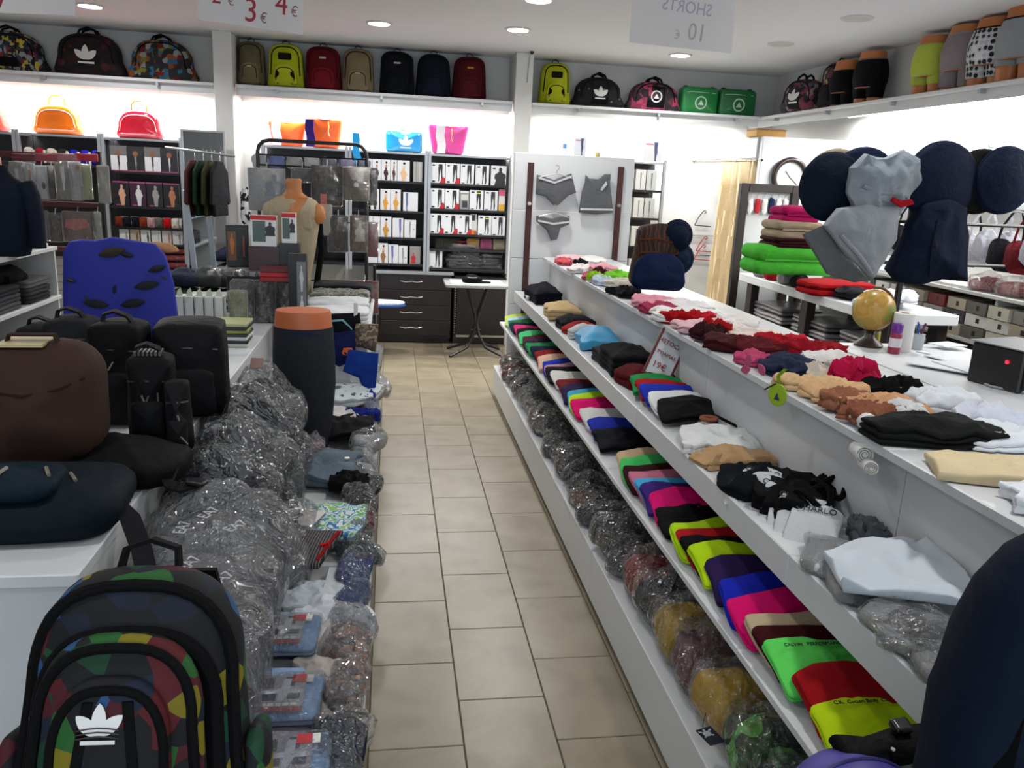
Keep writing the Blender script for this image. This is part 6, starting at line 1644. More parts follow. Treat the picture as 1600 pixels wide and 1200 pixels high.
for i, ((u, v), a, b, h, c, lb) in enumerate(SM):
    p = onb(u, v, h)
    yy = min(p.y, 4.6)
    heap(lb, min(max(p.x, -.62), -.09 - a * .9), yy, BZ + .02 + .012 * (i % 4), a * 1.35, b * 1.3, h * 1.3, c, .25 * math.sin(i * 1.3), 500 + i, 'baby_garment', 'garment', group='small clothes along the bench', dome=.012, amp=.012)
t = LABELS['grey denim trousers with a white button'][0]
part(MB().lathe([(.012, 0), (.012, .004)], 12), 'button', plain('#d8d8d4', .4), t, (.06, .07, .055))
p = onb(583, 600, .03)
lt = thing('small_tube', 'lime tube in clear wrapping at the bench edge', 'packet', (-.085, p.y, BZ + .002), (0, 0, 1.3))
part(MB().cush(rrect(.06, .02, .018, 4, 2), .03, .014, dome=.004), 'garment', cloth('#a9bf1c'), lt)
part(MB().cush(rrect(.066, .025, .018, 4, 2), .036, .014, dome=.006, amp=.004, fr=20), 'wrapper', film(.1, .5, 24), lt)
# wrapped bundles hanging along the edge
random.seed(5)
EDG = [(555, '#8f9296'), (590, '#b3b6ba'), (615, '#8a8678'), (640, '#9a98b4'), (662, '#c3c5c7'), (685, '#bfc2c6'), (708, '#a4a8ac'), (735, '#c2c4c6'), (752, '#2a2a30'), (778, '#141418'), (805, '#7a1820'), (832, '#1c1c22'), (855, '#3f4650'), (885, '#2d4682'), (925, '#34508a'), (965, '#b4b8c2'), (1000, '#a08e90'), (1045, '#8f8480'), (1085, '#6a6464'), (1120, '#2a262a'), (1160, '#1a2236')]
for i, (v, c) in enumerate(EDG):
    p = onb(578 - (v - 560) * .02, v, .05)
    sp = .5 * abs(onb(578, EDG[min(i + 1, len(EDG) - 1)][0], .05).y - p.y) if i < len(EDG) - 1 else .08
    m = c
    if 1000 <= v <= 1090: m = patches(['#8a8080', '#6a6064', '#b08a78', '#8f8688', '#c07a4a'], 14, kind='noise')
    packet('wrapped %s bundle along the bench edge, %s from the far end' % ({'#7a1820': 'red', '#2d4682': 'blue', '#34508a': 'denim blue'}.get(c, 'small'), ORD[i] if i < 20 else 'twenty-first'), -.112 + .012 * math.sin(i * 2.7), p.y, BZ + .001, .058 + .012 * math.sin(i * 1.7), max(sp * 1.15, .06), .06 + .015 * math.sin(i * 2.9), m, (.15 * math.sin(i), .25, .4 * math.sin(i * 2.2)), 600 + i, 'wrapped bundles along the bench edge', .06, 14, puff=.025, gloss=.75)
# patterned romper, striped top
p = onb(515, 835, .03)
ro = solo(MB().cush(dens([(-.13, -.10), (.11, -.13), (.13, .02), (.12, .15), (-.05, .16), (-.14, .06)], 4), .025, .008, dome=.012, rings=9, amp=.006, fr=9, seed=3, crease=.012, cf=9), 'baby_romper', patches(['#bcc2c2', '#3f7f9a', '#c2c6c4', '#5a9a4a', '#a9bcc4', '#2f6a94', '#c8cccb', '#7fae5a'], 18, kind='noise'), 'white romper with blue and green waves on the bench', 'romper', (p.x, p.y, BZ + .06), (0, 0, -.1))
p = onb(470, 880, .04)
so = solo(MB().cush(dens([(-.11, -.14), (.08, -.12), (.11, .11), (-.02, .1), (-.12, .03)], 4), .02, .006, dome=.01, amp=.008, fr=9, seed=4), 'striped_top', patches(['#2a2628', '#2a2628', '#2a2628', '#262224', '#2c282a', '#6a6466'], 34, kind='wave', rnd=.6), 'black top with fine pale stripes and red trim', 'top', (p.x + .01, p.y, BZ + .09), (.08, 0, -.15))
part(MB().strap([(.07, -.1, .024), (.085, 0, .026), (.1, .09, .024)], .012, .004, (1, 0, 0)), 'trim', cloth('#7e0e16'), so)
part(MB().strap([(.06, -.02, .03), (.085, .0, .03), (.095, -.03, .03)], .014, .004, (0, 1, 0)), 'bow', cloth('#9a0f18'), so)
p = onb(455, 838, .06)
solo(MB().box(-.07, .07, -.06, .06, 0, .004), 'paper_card', plain('#bfb8b6', .6), 'pale paper card lying on the striped top', 'card', (p.x + .03, p.y + .04, BZ + .115), (.05, 0, -.35), smooth=False)
p = onb(520, 925, .02)
solo(MB().box(-.03, .03, -.13, .13, 0, .012, bev=.003), 'paper_strip', plain('#b9bfc4', .6), 'long white card strip beside the denim blue bundle', 'card', (p.x, p.y, BZ + .03), (0, 0, -.06), smooth=False)
for i, (u, v, c, nm) in enumerate(((520, 1000, '#b9b3b4', 'pale pink'), (515, 1060, '#a79f9a', 'oatmeal'), (518, 1125, '#8f8880', 'taupe'), (525, 960, '#c2c6cc', 'white'), (505, 800, '#aab2b8', 'ice grey'), (470, 930, '#b4bac0', 'silver'))):
    p = onb(u, v, .03)
    heap('%s baby vest crumpled between the pyjama packs and bench edge' % nm, p.x, p.y, BZ + .001, .08, .11, .04, c, .3 * i, 560 + i, 'baby_vest', 'vest', group='baby vests on the bench', amp=.012)
# pyjama packs with photo cards
def pj(label, u, v, zz, rot, red=True, half=False, w=.165, L=.165):
    p = onz(u, v, BZ + zz)
    t = thing('pyjama_pack', label, 'packet', (p.x, p.y, BZ + zz - .028), (.04, 0, rot), 'pale blue pyjama packs')
    part(MB().cush(rrect(w / 2, L / 2, .012, 3, 3), .026, .01, layers=2, dome=.006, amp=.004, fr=10, seed=u), 'garment', cloth('#7d9cc4', .85, .2, 20), t)
    cw_, cl = w * .36, L * .44
    cd = part(MB().box(-w * .46, w * .26, -L * .40, L * .40, .0335, .0352), 'photo_card', plain('#8f8f98', .4), t, smooth=False)
    part(MB().box(-w * .46, w * .26, -L * .42, -L * .32, .0352, .0362), 'red_band', plain('#84202c', .4), cd, smooth=False)
    for k in range(6):
        part(MB().box(-w * .44 + k * w * .105, -w * .36 + k * w * .105, -L * .30, -L * .24, .0356, .0364), 'letter_block', plain('#c9c9ce', .4), cd, smooth=False)
    for a in ((-.34, -.14, -.18, .0), (.02, .2, -.16, .06), (-.40, -.2, .1, .34), (-.05, .1, .14, .36)):
        part(MB().box(a[0] * w, a[1] * w, a[2] * L, a[3] * L, .0354, .0359), 'photo', plain('#3c3f4a', .4), cd, smooth=False)
    X = [(-.36, .03), (-.1, .08), (-.06, .3), (.04, .3), (.04, .08), (.24, .06), (.24, -.03), (.04, -.03), (-.04, -.22), (-.12, -.22), (-.1, -.02), (-.36, -.05)]
    part(MB().add([(a * w, b * L, .0366) for a, b in X], [tuple(range(len(X)))]), 'cross_print', plain('#a9adb8', .4), cd, smooth=False)
    part(MB().box(w * .05, w * .25, L * .22, L * .40, .0362, .037), 'red_label', plain('#a8141e', .4), cd, smooth=False)
    part(MB().box(w * .26, w * .36, L * .22, L * .40, .0352, .0362), 'barcode', plain('#c9c9c4', .4), cd, smooth=False)
    part(MB().cush(rrect(w / 2 + .004, L / 2 + .004, .012, 3, 3), .036, .012, dome=.003, rings=6, amp=.004, fr=22, seed=u + 3), 'wrapper', film(.07, .5, 22), t)
    return t
pj('pale blue pyjama pack under clear film, farthest of three', 450, 985, .075, -.05)
pj('pale blue pyjama pack with cross print, middle of three', 448, 1085, .085, -.02)
pj('pale blue pyjama pack at the lower frame edge', 455, 1185, .08, .02)
for i in range(3):
    p = onz(450, 985 + i * 95, BZ + .03)
    solo(MB().cush(rrect(.09, .095, .02), .04, .015, layers=2, dome=.004, amp=.006, seed=i), 'folded_pyjamas', cloth(['#9aa6bc', '#8fa9cc', '#b2a2b4'][i], .85), 'folded %s pyjamas under the %s pyjama pack' % (['grey blue', 'sky blue', 'lilac'][i], ['farthest', 'middle', 'nearest'][i]), 'pyjamas', (p.x + .01, p.y, BZ + .001), (0, 0, 0), group='folded pyjamas')

# ================================================================ the large patchwork backpack
bp = thing('backpack', 'large multicolour patchwork backpack with white leaf emblem', 'backpack', (-.43, 1.33, .545), (-.30, 0, -.03))
PATCH = patches(['#0b0c10', '#0d0f14', '#0f3522', '#0f1626', '#42101a', '#6e6512', '#0c0e12', '#123d28', '#111a2c', '#1f5222', '#0b0c10', '#4c1016', '#234a74', '#0e1014', '#0c0d11'], 21, rough=.75, metric='EUCLIDEAN', rnd=1.0, name='patchwork_cloth')
BT = cloth('#08080a', .8)
w, h, d = .40, .50, .16
B = MB().cush(arch(w, h, .05, .95, .88, 18), d, .07, dome=.04, amp=.005, fr=5, seed=1, rings=6); bv = B.bvh()
part(MB().add(B.v, B.f, UP), 'body', PATCH, bp)
def band(surf, sc, dy, r, name='piping', par=bp, cut=.12, mat=BT, n=2):
    o = [(a * sc, b * sc + dy) for a, b in dens(arch(w, h, .05, .95, .88, 18), n) if b > h * cut]
    # rotate list so it starts at the open end
    k = max(range(len(o)), key=lambda i: (Vector(o[i]) - Vector(o[(i + 1) % len(o)])).length)
    o = o[k + 1:] + o[:k + 1]
    pts = on(surf, o, .001)
    m = MB().tube(pts, r, 8)
    return part(m.xf(UP), name, mat, par)
band(bv, .93, .01, .012, 'main_zip'); band(bv, .80, .0, .016, 'front_zip')
P1 = MB().cush([(a * .74, b * .80 + .01) for a, b in arch(w, h, .05, .95, .9, 18)], .05, .03, dome=.02, rings=5, M=Matrix.Translation((0, 0, d + .008))); pv = P1.bvh()
pk1 = part(MB().add(P1.v, P1.f, UP), 'front_pocket', PATCH, bp)
band(pv, .68, .05, .009, 'pocket_zip', pk1)
P2 = MB().cush([(a * .52, b * .68 + .01) for a, b in arch(w, h, .05, .95, .9, 16)], .03, .018, dome=.012, rings=5, M=Matrix.Translation((0, 0, d + .058))); qv = P2.bvh()
pk2_ = part(MB().add(P2.v, P2.f, UP), 'small_pocket', PATCH, pk1)
o2 = [(a * .48, b * .64 + .012) for a, b in dens(arch(w, h, .05, .95, .9, 16), 2) if b > h * .12]
k = max(range(len(o2)), key=lambda i: (Vector(o2[i]) - Vector(o2[(i + 1) % len(o2)])).length); o2 = o2[k + 1:] + o2[:k + 1]
part(MB().tube(on(qv, o2, .001), .008, 8).xf(UP), 'piping', BT, pk1)
for s in (-1, 1):
    pts = on(qv, [(s * .055, .02), (s * .05, .12), (s * .042, .22), (s * .030, .315)], .002)
    part(MB().strap(pts, .016, .004, (1, 0, 0)).xf(UP), 'webbing', BT, pk1)
tf = trefoil(.052, -.01, .285, qv, .004)
lg = part(tf.xf(UP), 'logo', plain('#d4d4d2', .6), pk1)
for k in range(3):
    pts = on(qv, [(-.042 + .016 * j,   .262 + k * .0062 + .004 * math.sin(j / 4 * PI)) for j in range(5)], .006)
    part(MB().tube(pts, .0011, 4).xf(UP), 'logo_stripe', plain('#301014', .6), pk1)
for (fx, fy, sf) in ((.01, .19, qv), (-.148, .26, bv), (-.10, .12, pv)):
    pts = on(sf, [(fx, fy), (fx + .002, fy - .022), (fx, fy - .05)], .007)
    if len(pts) > 1:
        m = MB().tube(pts, .006, 8); m.tube(on(sf, [(fx + .009 * math.cos(a), fy + .009 * math.sin(a)) for a in [2 * PI * j / 8 for j in range(8)]], .009), .003, 5, closed=True)
        part(m.xf(UP), 'zip_pull', plain('#9c968a', .3, .85), bp)
part(MB().strap([(-.05, -.06, h * .985), (-.045, -.05, h + .025), (0, -.05, h + .04), (.045, -.05, h + .025), (.05, -.06, h * .985)], .028, .008, (0, 1, 0)), 'grab_handle', BT, bp)
for s in (-1, 1):
    part(MB().strap([(s * .07, .01, h * .95), (s * .1, .035, h * .7), (s * .12, .035, h * .35), (s * .13, .01, h * .08)], .06, .014, (1, 0, 0)), 'shoulder_strap', BT, bp)
    S = MB().cush([(a, b) for a, b in rrect(.055, .09, .03, 4, 2)], .03, .014, dome=.01)
    S.xf(Matrix.Translation((s * (w / 2 - .012), -.08, .13)) @ Matrix.Rotation(s * PI / 2, 4, 'Y') @ Matrix.Rotation(PI / 2, 4, 'Z'))
    part(S, 'side_pocket', PATCH, bp)
# what the backpack stands on
solo(MB().cush(rrect(.19, .12, .05), .11, .04, layers=3, dome=.004, amp=.006, seed=2), 'folded_blanket', cloth('#2c2b33', .9), 'dark folded blankets under the patchwork backpack', 'blanket', (-.455, 1.30, BZ + .0005))

# ================================================================ right hand side
# brown woven bag and navy pieces on the island top
p = onz(1030, 468, 1.15)
YB = 4.35
x, w, z0, h = bbox(985, 1062, 349, 468, YB)
t = thing('woven_bag', 'brown ribbed bag standing on the island top', 'bag', (x, YB + .06, 1.19))
hh = z0 + h - 1.19
B = MB().cush(arch(w, hh, .05, .45, .82), .13, .05, dome=.03, amp=.012, fr=9, seed=3); bv = B.bvh()
part(MB().add(B.v, B.f, UP), 'body', patches(['#1c0f0c', '#2e1710', '#3d2014', '#24120d', '#5a3322', '#1f110d'], 7, kind='wave', rnd=4), t)
for k in range(3):
    yy = hh * (.35 + .2 * k)
    part(MB().tube(on(bv, [(-w * .4, yy), (-w * .1, yy + .012), (w * .2, yy - .006), (w * .38, yy + .008)], .002), .007, 6).xf(UP), 'rib', cloth('#4a2818'), t)
def hat(label, u, v, r, y, c, name='beanie', d=.10, rot=(0, 0, 0), brim=True, group=None, mat=None):
    q = ony(u, v, y); R_ = r * (q - Vector((0, 0, EYE))).length / FPX
    t = thing(name, label, 'hat', (q.x, y, q.z), rot, group)
    cm = mat or cloth(c, .85, .3, 24)
    part(MB().cush(ell(R_, R_, 36), d * .5, d * .22, dome=d * .5, rings=6, amp=.004, fr=7, seed=u * .01, M=UP), 'crown', cm, t)
    if brim: part(MB().tube([(R_ * .97 * math.cos(a), -d * .12, R_ * .97 * math.sin(a)) for a in [2 * PI * k / 32 for k in range(32)]], d * .13, 8, closed=True), 'rolled_brim', cm, t)
    return t
hat('round navy beanie resting against the brown bag', 1057, 368, 22, YB - .03, '#0c1426', d=.09)
hat('lower navy beanie beside the brown bag', 1058, 404, 23, YB + .0, '#0d1a30', d=.09)
x2, w2, z2, h2 = bbox(986, 1072, 415, 462, YB - .12)
t = thing('folded_jumper', 'navy folded jumper leaning in front of the brown bag', 'jumper', (x2 + .005, YB - .06, 1.186))
part(MB().cush(arch(w2 * .98, .21, .05, .8, .95), .06, .028, dome=.03, amp=.010, fr=8, M=UP), 'body', cloth('#0e1a36', .85, .4, 14), t)
part(MB().strap([(-w2 * .3, -.085, .05), (0, -.098, .045), (w2 * .3, -.085, .05)], .01, .004, (0, .2, 1)), 'hem', cloth('#0a1226'), t)

# folded clothes piled on the slab table
SZ = 1.0505
ST = [((1172, 1300, 383, 428), '#3f9a30', 'bright green folded jumper on the slab table', .16), ((1167, 1245, 368, 386), '#2c0d12', 'maroon folded jumper under the beige one', .16), ((1163, 1238, 342, 372), '#8a7c68', 'beige folded jumper in the round pile', .16), ((1168, 1228, 320, 348), '#8e1048', 'hot pink folded jumper topping the pile', .14),
      ((1226, 1322, 420, 448), '#8a0e14', 'deep red folded jumper at the slab table edge', .14)]
YS = 5.75
zs = SZ
for i, ((u0, u1, v0, v1), c, lb, L) in enumerate(ST):
    x, w, z0, h = bbox(u0, u1, v0, v1, YS)
    z = max(z0, SZ)
    if i == 4: z = SZ
    t = thing('folded_jumper', lb, 'jumper', (max(x, 2.99 + w * .0), YS + .06 if i != 4 else 5.35, z), (0, 0, 0), 'folded jumpers on the slab table')
    if i == 4: t.location.x = 3.14
    part(MB().cush(rrect(w / 2, L, .05, 4, 4), max(h, .05) * (.96 if i < 4 else .7), .03, layers=2, dome=.012, amp=.008, seed=i), 'knit', cloth(c, .9, .4, 14), t)
    part(MB().strap([(-w * .4, -L - .0, max(h, .05) * .5), (0, -L - .004, max(h, .05) * .52), (w * .4, -L, max(h, .05) * .5)], .012, .006, (0, .1, 1)), 'hem', cloth(c, .9), t)
for i, (u, v, c, nm) in enumerate(((1180, 405, '#8a8688', 'grey'), (1200, 415, '#9a1820', 'red'), (1215, 420, '#a9a6aa', 'silver'), (1228, 430, '#1c1c20', 'black'))):
    q = onz(u, v + 6, SZ)
    solo(MB().cush(ragged(.07, .08, i + 3), .08, .03, dome=.03, amp=.015, seed=i), 'rolled_garment', cloth(c), '%s rolled garment at the lip of the slab table' % nm, 'garment', (3.06, 6.35 - .22 * i, SZ), group='rolled garments on the slab table')
for i, (dx, dy, dz, c, nm) in enumerate(((.12, 4.85, 0, '#c4c8cc', 'flat white'), (.22, 4.95, .03, '#cbd0d4', 'crumpled white'), (.2, 4.75, .05, '#c8ccd2', 'topmost white'), (.1, 5.1, .02, '#17171b', 'black'))):
    heap('%s shirt heaped at the near end of the slab table' % nm, 3.05 + dx, dy, SZ + dz, .13, .11, .04, c, .4 * i, 700 + i, 'heaped_shirt', 'shirt', group='shirts on the slab table', dome=.03, amp=.02)
for i in range(12):
    yy = 4.85 + (i // 4) * .68; lv = i % 4
    solo(MB().cush(rrect(.18, .26, .02), .055, .02, layers=2, dome=.012, amp=.012, fr=8, seed=i), 'wrapped_shirt', plain(['#8d8b88', '#77767a', '#99969a', '#6a686a'][lv], .3), 'wrapped grey shirt under the slab table, %s layer of the %s stack' % (['bottom', 'second', 'third', 'top'][lv], ['near', 'middle', 'far'][i // 4]), 'packet', (3.25, yy, .5755 + lv * .07), group='wrapped shirts under the slab table')

# ---------------------------------------------------------------- hat and cloth display behind the counter
YH = 3.95
stn = thing('hat_stand', 'black metal hat stand hidden by round navy hats', 'stand', (2.78, YH + .14, 0))
part(MB().lathe([(.2, 0), (.2, .015), (.03, .03), (.018, .06), (.018, 1.95)], 20), 'pole', plain('#141416', .4), stn)
for z, L in ((1.88, .55), (1.62, .45), (1.40, .4)):
    part(MB().tube([(-L, -.02, z), (L * 1.5, -.02, z)], .009, 8), 'arm', plain('#141416', .4), stn)
GH = 'hats on the hat stand'
hat('beige hat peeping behind the dark green hat', 1303, 290, 50, YH + .10, '#7a705c', 'felt_hat', .07, group=GH)
hat('navy and green round hat next to the clock', 1297, 292, 47, YH + .02, '#0c1522', 'felt_hat', .08, group=GH)
hat('navy hat behind the grey cloth', 1345, 290, 52, YH + .07, '#0f1830', 'felt_hat', .06, group=GH)
hat('large navy hat beside the grey cloth', 1466, 284, 52, YH - .02, '#10172b', 'felt_hat', .09, group=GH)
hat('charcoal hat behind the two dark hats', 1492, 290, 40, YH + .06, '#3a3d42', 'felt_hat', .06, group=GH)
hat('black and olive hat among the dark hats', 1528, 284, 41, YH + .0, '#12130f', 'felt_hat', .08, group=GH)
hat('dark navy hat at the frame edge', 1566, 282, 42, YH - .05, '#0f172a', 'felt_hat', .09, group=GH)
t = clothpiece('crumpled pale grey cloth hung between the navy hats', [(1332, 335), (1320, 300), (1324, 262), (1350, 240), (1380, 246), (1405, 234), (1432, 248), (1428, 282), (1416, 312), (1400, 338), (1360, 345)], YH - .06, '#7e858c', 'hanging_cloth', 'cloth', amp=.025)
part(MB().tube([(-.13, -.055, -.02), (-.04, -.068, -.05), (.05, -.066, -.045), (.12, -.055, -.06)], .012, 8), 'fold', cloth('#7e858c', .85, .6, 9), t)
part(MB().tube([(-.12, -.055, -.06), (0, -.066, -.085), (.1, -.055, -.08)], .010, 8), 'fold', cloth('#7e858c', .85, .6, 9), t)
t = clothpiece('grey wrapped cloth slab sloping below the pale cloth', [(1284, 352), (1305, 325), (1345, 318), (1398, 322), (1392, 372), (1372, 410), (1356, 434), (1320, 400)], YH - .08, '#868a8f', 'hanging_cloth', 'cloth', amp=.012, th=.05, dome=.03)
part(MB().tube([(-.15, -.062, .0), (-.04, -.074, -.10), (.05, -.062, -.19)], .012, 8), 'fold', cloth('#868a8f', .85, .6, 9), t)
clothpiece('grey flap under the sloping cloth slab', [(1252, 366), (1284, 352), (1320, 402), (1356, 436), (1330, 440), (1290, 428)], YH - .02, '#5d6062', 'hanging_cloth', 'cloth', amp=.008, th=.03, dome=.015)
t = clothpiece('large navy coat hanging below the hats', [(1395, 440), (1378, 420), (1398, 385), (1412, 345), (1436, 316), (1470, 308), (1500, 322), (1500, 438), (1460, 434), (1430, 442)], YH - .05, '#0d1526', 'hanging_coat', 'coat', th=.07, dome=.05, amp=.014)
part(MB().tube([(-.02, -.125, .14), (-.03, -.13, 0), (-.01, -.125, -.14)], .006, 6), 'seam', cloth('#090f1c'), t)
solo(MB().cush([(px, py) for px, py in dens([(-.06, .01), (0, -.02), (.07, .0), (.05, .025), (0, .015), (-.05, .03)], 2)], .012, .004, M=UP), 'red_ribbon', cloth('#8e1018'), 'small red ribbon between the pale cloth and navy coat', 'ribbon', tuple(ony(1407, 318, YH - .14)))

# ---------------------------------------------------------------- wall clock leaning on the fitting room wall
q = ony(1240, 277, 7.1)
ck = thing('wall_clock', 'round brown rimmed clock on the white fitting room wall', 'clock', (q.x, 7.195, q.z))
part(MB().tube([(.155 * math.cos(a), -.025, .155 * math.sin(a)) for a in [2 * PI * k / 36 for k in range(36)]], .024, 10, closed=True), 'rim', plain('#2f211d', .35), ck)
part(MB().lathe([(.15, 0), (.15, .015)], 36), 'dial', plain('#c9c9c6', .5), ck, (0, -.004, 0), (PI / 2, 0, 0))
for a, L in ((-.7, .10), (2.3, .07)):
    part(MB().tube([(0, -.023, 0), (L * math.cos(a), -.023, L * math.sin(a))], .003, 4), 'hand', plain('#303030', .5), ck)
for k in range(12):
    a = k * PI / 6
    part(MB().tube([(.125 * math.cos(a), -.0205, .125 * math.sin(a)), (.14 * math.cos(a), -.0205, .14 * math.sin(a))], .0025, 4), 'hour_mark', plain('#404040', .5), ck)
q0 = ony(1153, 213, 7.3); q1 = ony(1200, 212, 7.3)
cb = thing('cardboard_box', 'flat brown cardboard box on the fitting room beam', 'box', (3.42, 7.36, 2.221))
part(MB().box(-.14, .14, -.1, .12, 0, .055, bev=.002), 'carton', plain('#a8803e', .7), cb, smooth=False)
part(MB().box(-.142, .142, -.102, .122, .055, .07, bev=.002), 'lid', plain('#7a5238', .7), cb, smooth=False)

# ---------------------------------------------------------------- things on the cash counter
CZ = 1.0805
q = onz(1350, 540, CZ)
gl = thing('globe', 'antique yellow globe on a dark wooden foot', 'globe', (q.x + .02, q.y, CZ))
part(MB().lathe([(.062, 0), (.064, .008), (.05, .02), (.026, .04), (.02, .06), (.03, .075)], 28), 'foot', plain('#2b1a12', .4), gl)
gs = MB().lathe([(max(.093 * math.sin(PI * k / 18), .002), -.093 * math.cos(PI * k / 18)) for k in range(19)], 36)
part(gs, 'sphere', patches(['#b0883a', '#b8924a', '#ad8236', '#b99650', '#a9803a', '#8a8a40', '#76803a'], 9, kind='noise', rough=.3, interp='LINEAR'), gl, (0, 0, .165), (.4, 0, 0))
part(MB().tube([(.102 * math.sin(a), 0, .165 - .102 * math.cos(a)) for a in [PI * k / 18 for k in range(-1, 20)]], .006, 8), 'meridian_arm', plain('#6b4a20', .35, .4), gl)
q = onz(1405, 548, CZ)
kr = thing('kitchen_roll', 'upright white paper towel roll on the cash counter', 'paper roll', (q.x, q.y, CZ))
part(MB().lathe([(.045, 0), (.047, .006), (.047, .165), (.044, .17)], 28), 'paper', plain('#d4d2ce', .8), kr)
part(MB().lathe([(.017, .1701), (.017, .173)], 16), 'core', plain('#8a7256', .8), kr)
q = onz(1389, 549, CZ)
sc = thing('spray_can', 'purple capped spray can beside the paper towel roll', 'spray can', (q.x - .005, q.y - .04, CZ))
part(MB().lathe([(.024, 0), (.025, .004), (.025, .085), (.02, .092)], 22), 'body', plain('#8a2440', .3), sc)
part(MB().lathe([(.0254, .03), (.0254, .07)], 22), 'label', patches(['#c9c4c8', '#d2ccd0', '#7a3a78'], 20, kind='noise', rough=.3), sc)
part(MB().lathe([(.022, .0921), (.0235, .095), (.0235, .128), (.019, .134)], 22), 'cap', plain('#5e1a80', .35), sc)
q = onz(1378, 540, CZ)
bt = thing('small_bottle', 'small clear bottle with yellow label beside the globe', 'bottle', (q.x - .02, q.y + .03, CZ))
part(MB().lathe([(.02, 0), (.021, .005), (.021, .06), (.01, .075), (.01, .09)], 18), 'body', plain('#b9b78c', .2), bt)
part(MB().lathe([(.0215, .015), (.0215, .05)], 18), 'label', plain('#a8a23a', .5), bt)
q = onz(1425, 545, CZ)
pc = thing('pen_cup', 'clear cup of blue pens on the cash counter', 'pen cup', (q.x + .02, q.y, CZ))
part(MB().lathe([(.026, 0), (.03, .07)], 18), 'cup', plain('#aeb6bc', .2), pc)
for k in range(5):
    a = k * 1.3
    part(MB().tube([(.01 * math.cos(a), .01 * math.sin(a), .06), (.026 * math.cos(a), .026 * math.sin(a), .12)], .004, 6), 'pen', plain(['#1c3c8a', '#1f4a98', '#20242c', '#2a5aa0', '#6a2a4a'][k], .3), pc)
for i, (u, v, w_, l_, rz) in enumerate(((1470, 555, .09, .11, .4), (1490, 565, .1, .12, .25), (1455, 575, .08, .12, .7), (1500, 580, .09, .12, .1), (1480, 545, .07, .05, .3))):
    q = onz(u, v, CZ)
    o = solo(MB().box(-w_, w_, -l_, l_, 0, .004), 'paper_sheet', plain('#cfd3d8', .6), 'white paper sheet on the cash counter, %s beyond the pens' % ORD[i], 'paper', (min(q.x + .05, 2.54), q.y, CZ + i * .0045), (0, 0, rz), group='papers on the cash counter', smooth=False)
q = onz(1545, 595, CZ)
sp = thing('speaker', 'black box speaker with a red indicator light', 'speaker', (2.31, 2.62, CZ), (0, 0, .25))
part(MB().box(-.10, .14, -.09, .12, 0, .155, bev=.006), 'cabinet', plain('#0b0b0d', .45), sp, smooth=False)
part(MB().box(-.085, .125, -.0945, -.0901, .015, .14), 'grille', plain('#050506', .9), sp, smooth=False)
part(MB().lathe([(.006, 0), (.006, .004)], 12), 'indicator', glow('#ff1020', 8), sp, (-.1005, -.03, .105), (0, -PI / 2, 0))
part(MB().box(-.11, .15, -.1, .13, .1555, .16), 'top_board', plain('#6f7376', .4), sp, smooth=False)
solo(MB().tube([(2.22, 2.72, CZ + .006), (2.2, 2.6, CZ + .006), (2.3, 2.46, CZ + .006), (2.5, 2.42, CZ + .006), (2.6, 2.3, CZ + .006)], .005, 6), 'cable', plain('#8c8f92', .5), 'pale cable trailing in front of the speaker', 'cable')

# ---------------------------------------------------------------- right wall fittings
ru = thing('wall_shelving', 'pale wall shelving stacked with small cartons under the bras', 'shelving', (0, 0, 0))
for z in (.5, .84, 1.16):
    part(MB().box(3.85, WX1 - .002, .5, 6.9, z - .025, z, bev=.003), 'shelf_board', plain('#b4b4b0', .5), ru, smooth=False)
for y in (.52, 2.6, 4.7, 6.88):
    part(MB().box(3.9, WX1 - .002, y - .012, y + .012, 0, 1.134), 'bracket_panel', plain('#b4b4b0', .5), ru, smooth=False)
random.seed(3)
CC = ['#8f8c86', '#c0bdb6', '#a49a86', '#7a7670', '#c9c6c0', '#6a1a22', '#b3ae9c', '#3a3a40', '#948a78', '#5c5852']
n = 0
for lv, z in enumerate((.5005, .8405)):
    for st_ in range(13):
        y = 3.55 + st_ * .215
        if lv == 0 and y > 5.6: continue
        for k in range(3):
            c = CC[(st_ * 3 + k * 5 + lv) % 10]
            t = thing('underwear_carton', '%s carton, %s up in the %s stack of the %s wall shelf' % ({'#6a1a22': 'red', '#3a3a40': 'dark'}.get(c, 'pale'), ORD[k], ORD[st_], ['lower', 'upper'][lv]), 'box', (3.875 + .012 * math.sin(n * 1.7), y, z + k * .085), (0, 0, .07 * math.sin(n * 2.1)), 'cartons on the wall shelving')
            part(MB().box(0, .25, -.1, .1, 0, .08, bev=.002), 'carton', plain(c, .45), t, smooth=False)
            part(MB().box(-.0012, -.0002, -.03, .0, .025, .058), 'print', plain('#1c1c20' if c != '#3a3a40' else '#b8b8b4', .5), t, smooth=False)
            n += 1
for i, y in enumerate((4.62, 4.36, 4.9)):
    packet('red wrapped packet on the wall shelf board, %s from the frame edge' % ORD[i], 3.98, y, 1.1605, .1, .12, .1, '#8a1424', (0, 0, .2 * i), 740 + i, 'red packets on the wall shelving', .1, 16)
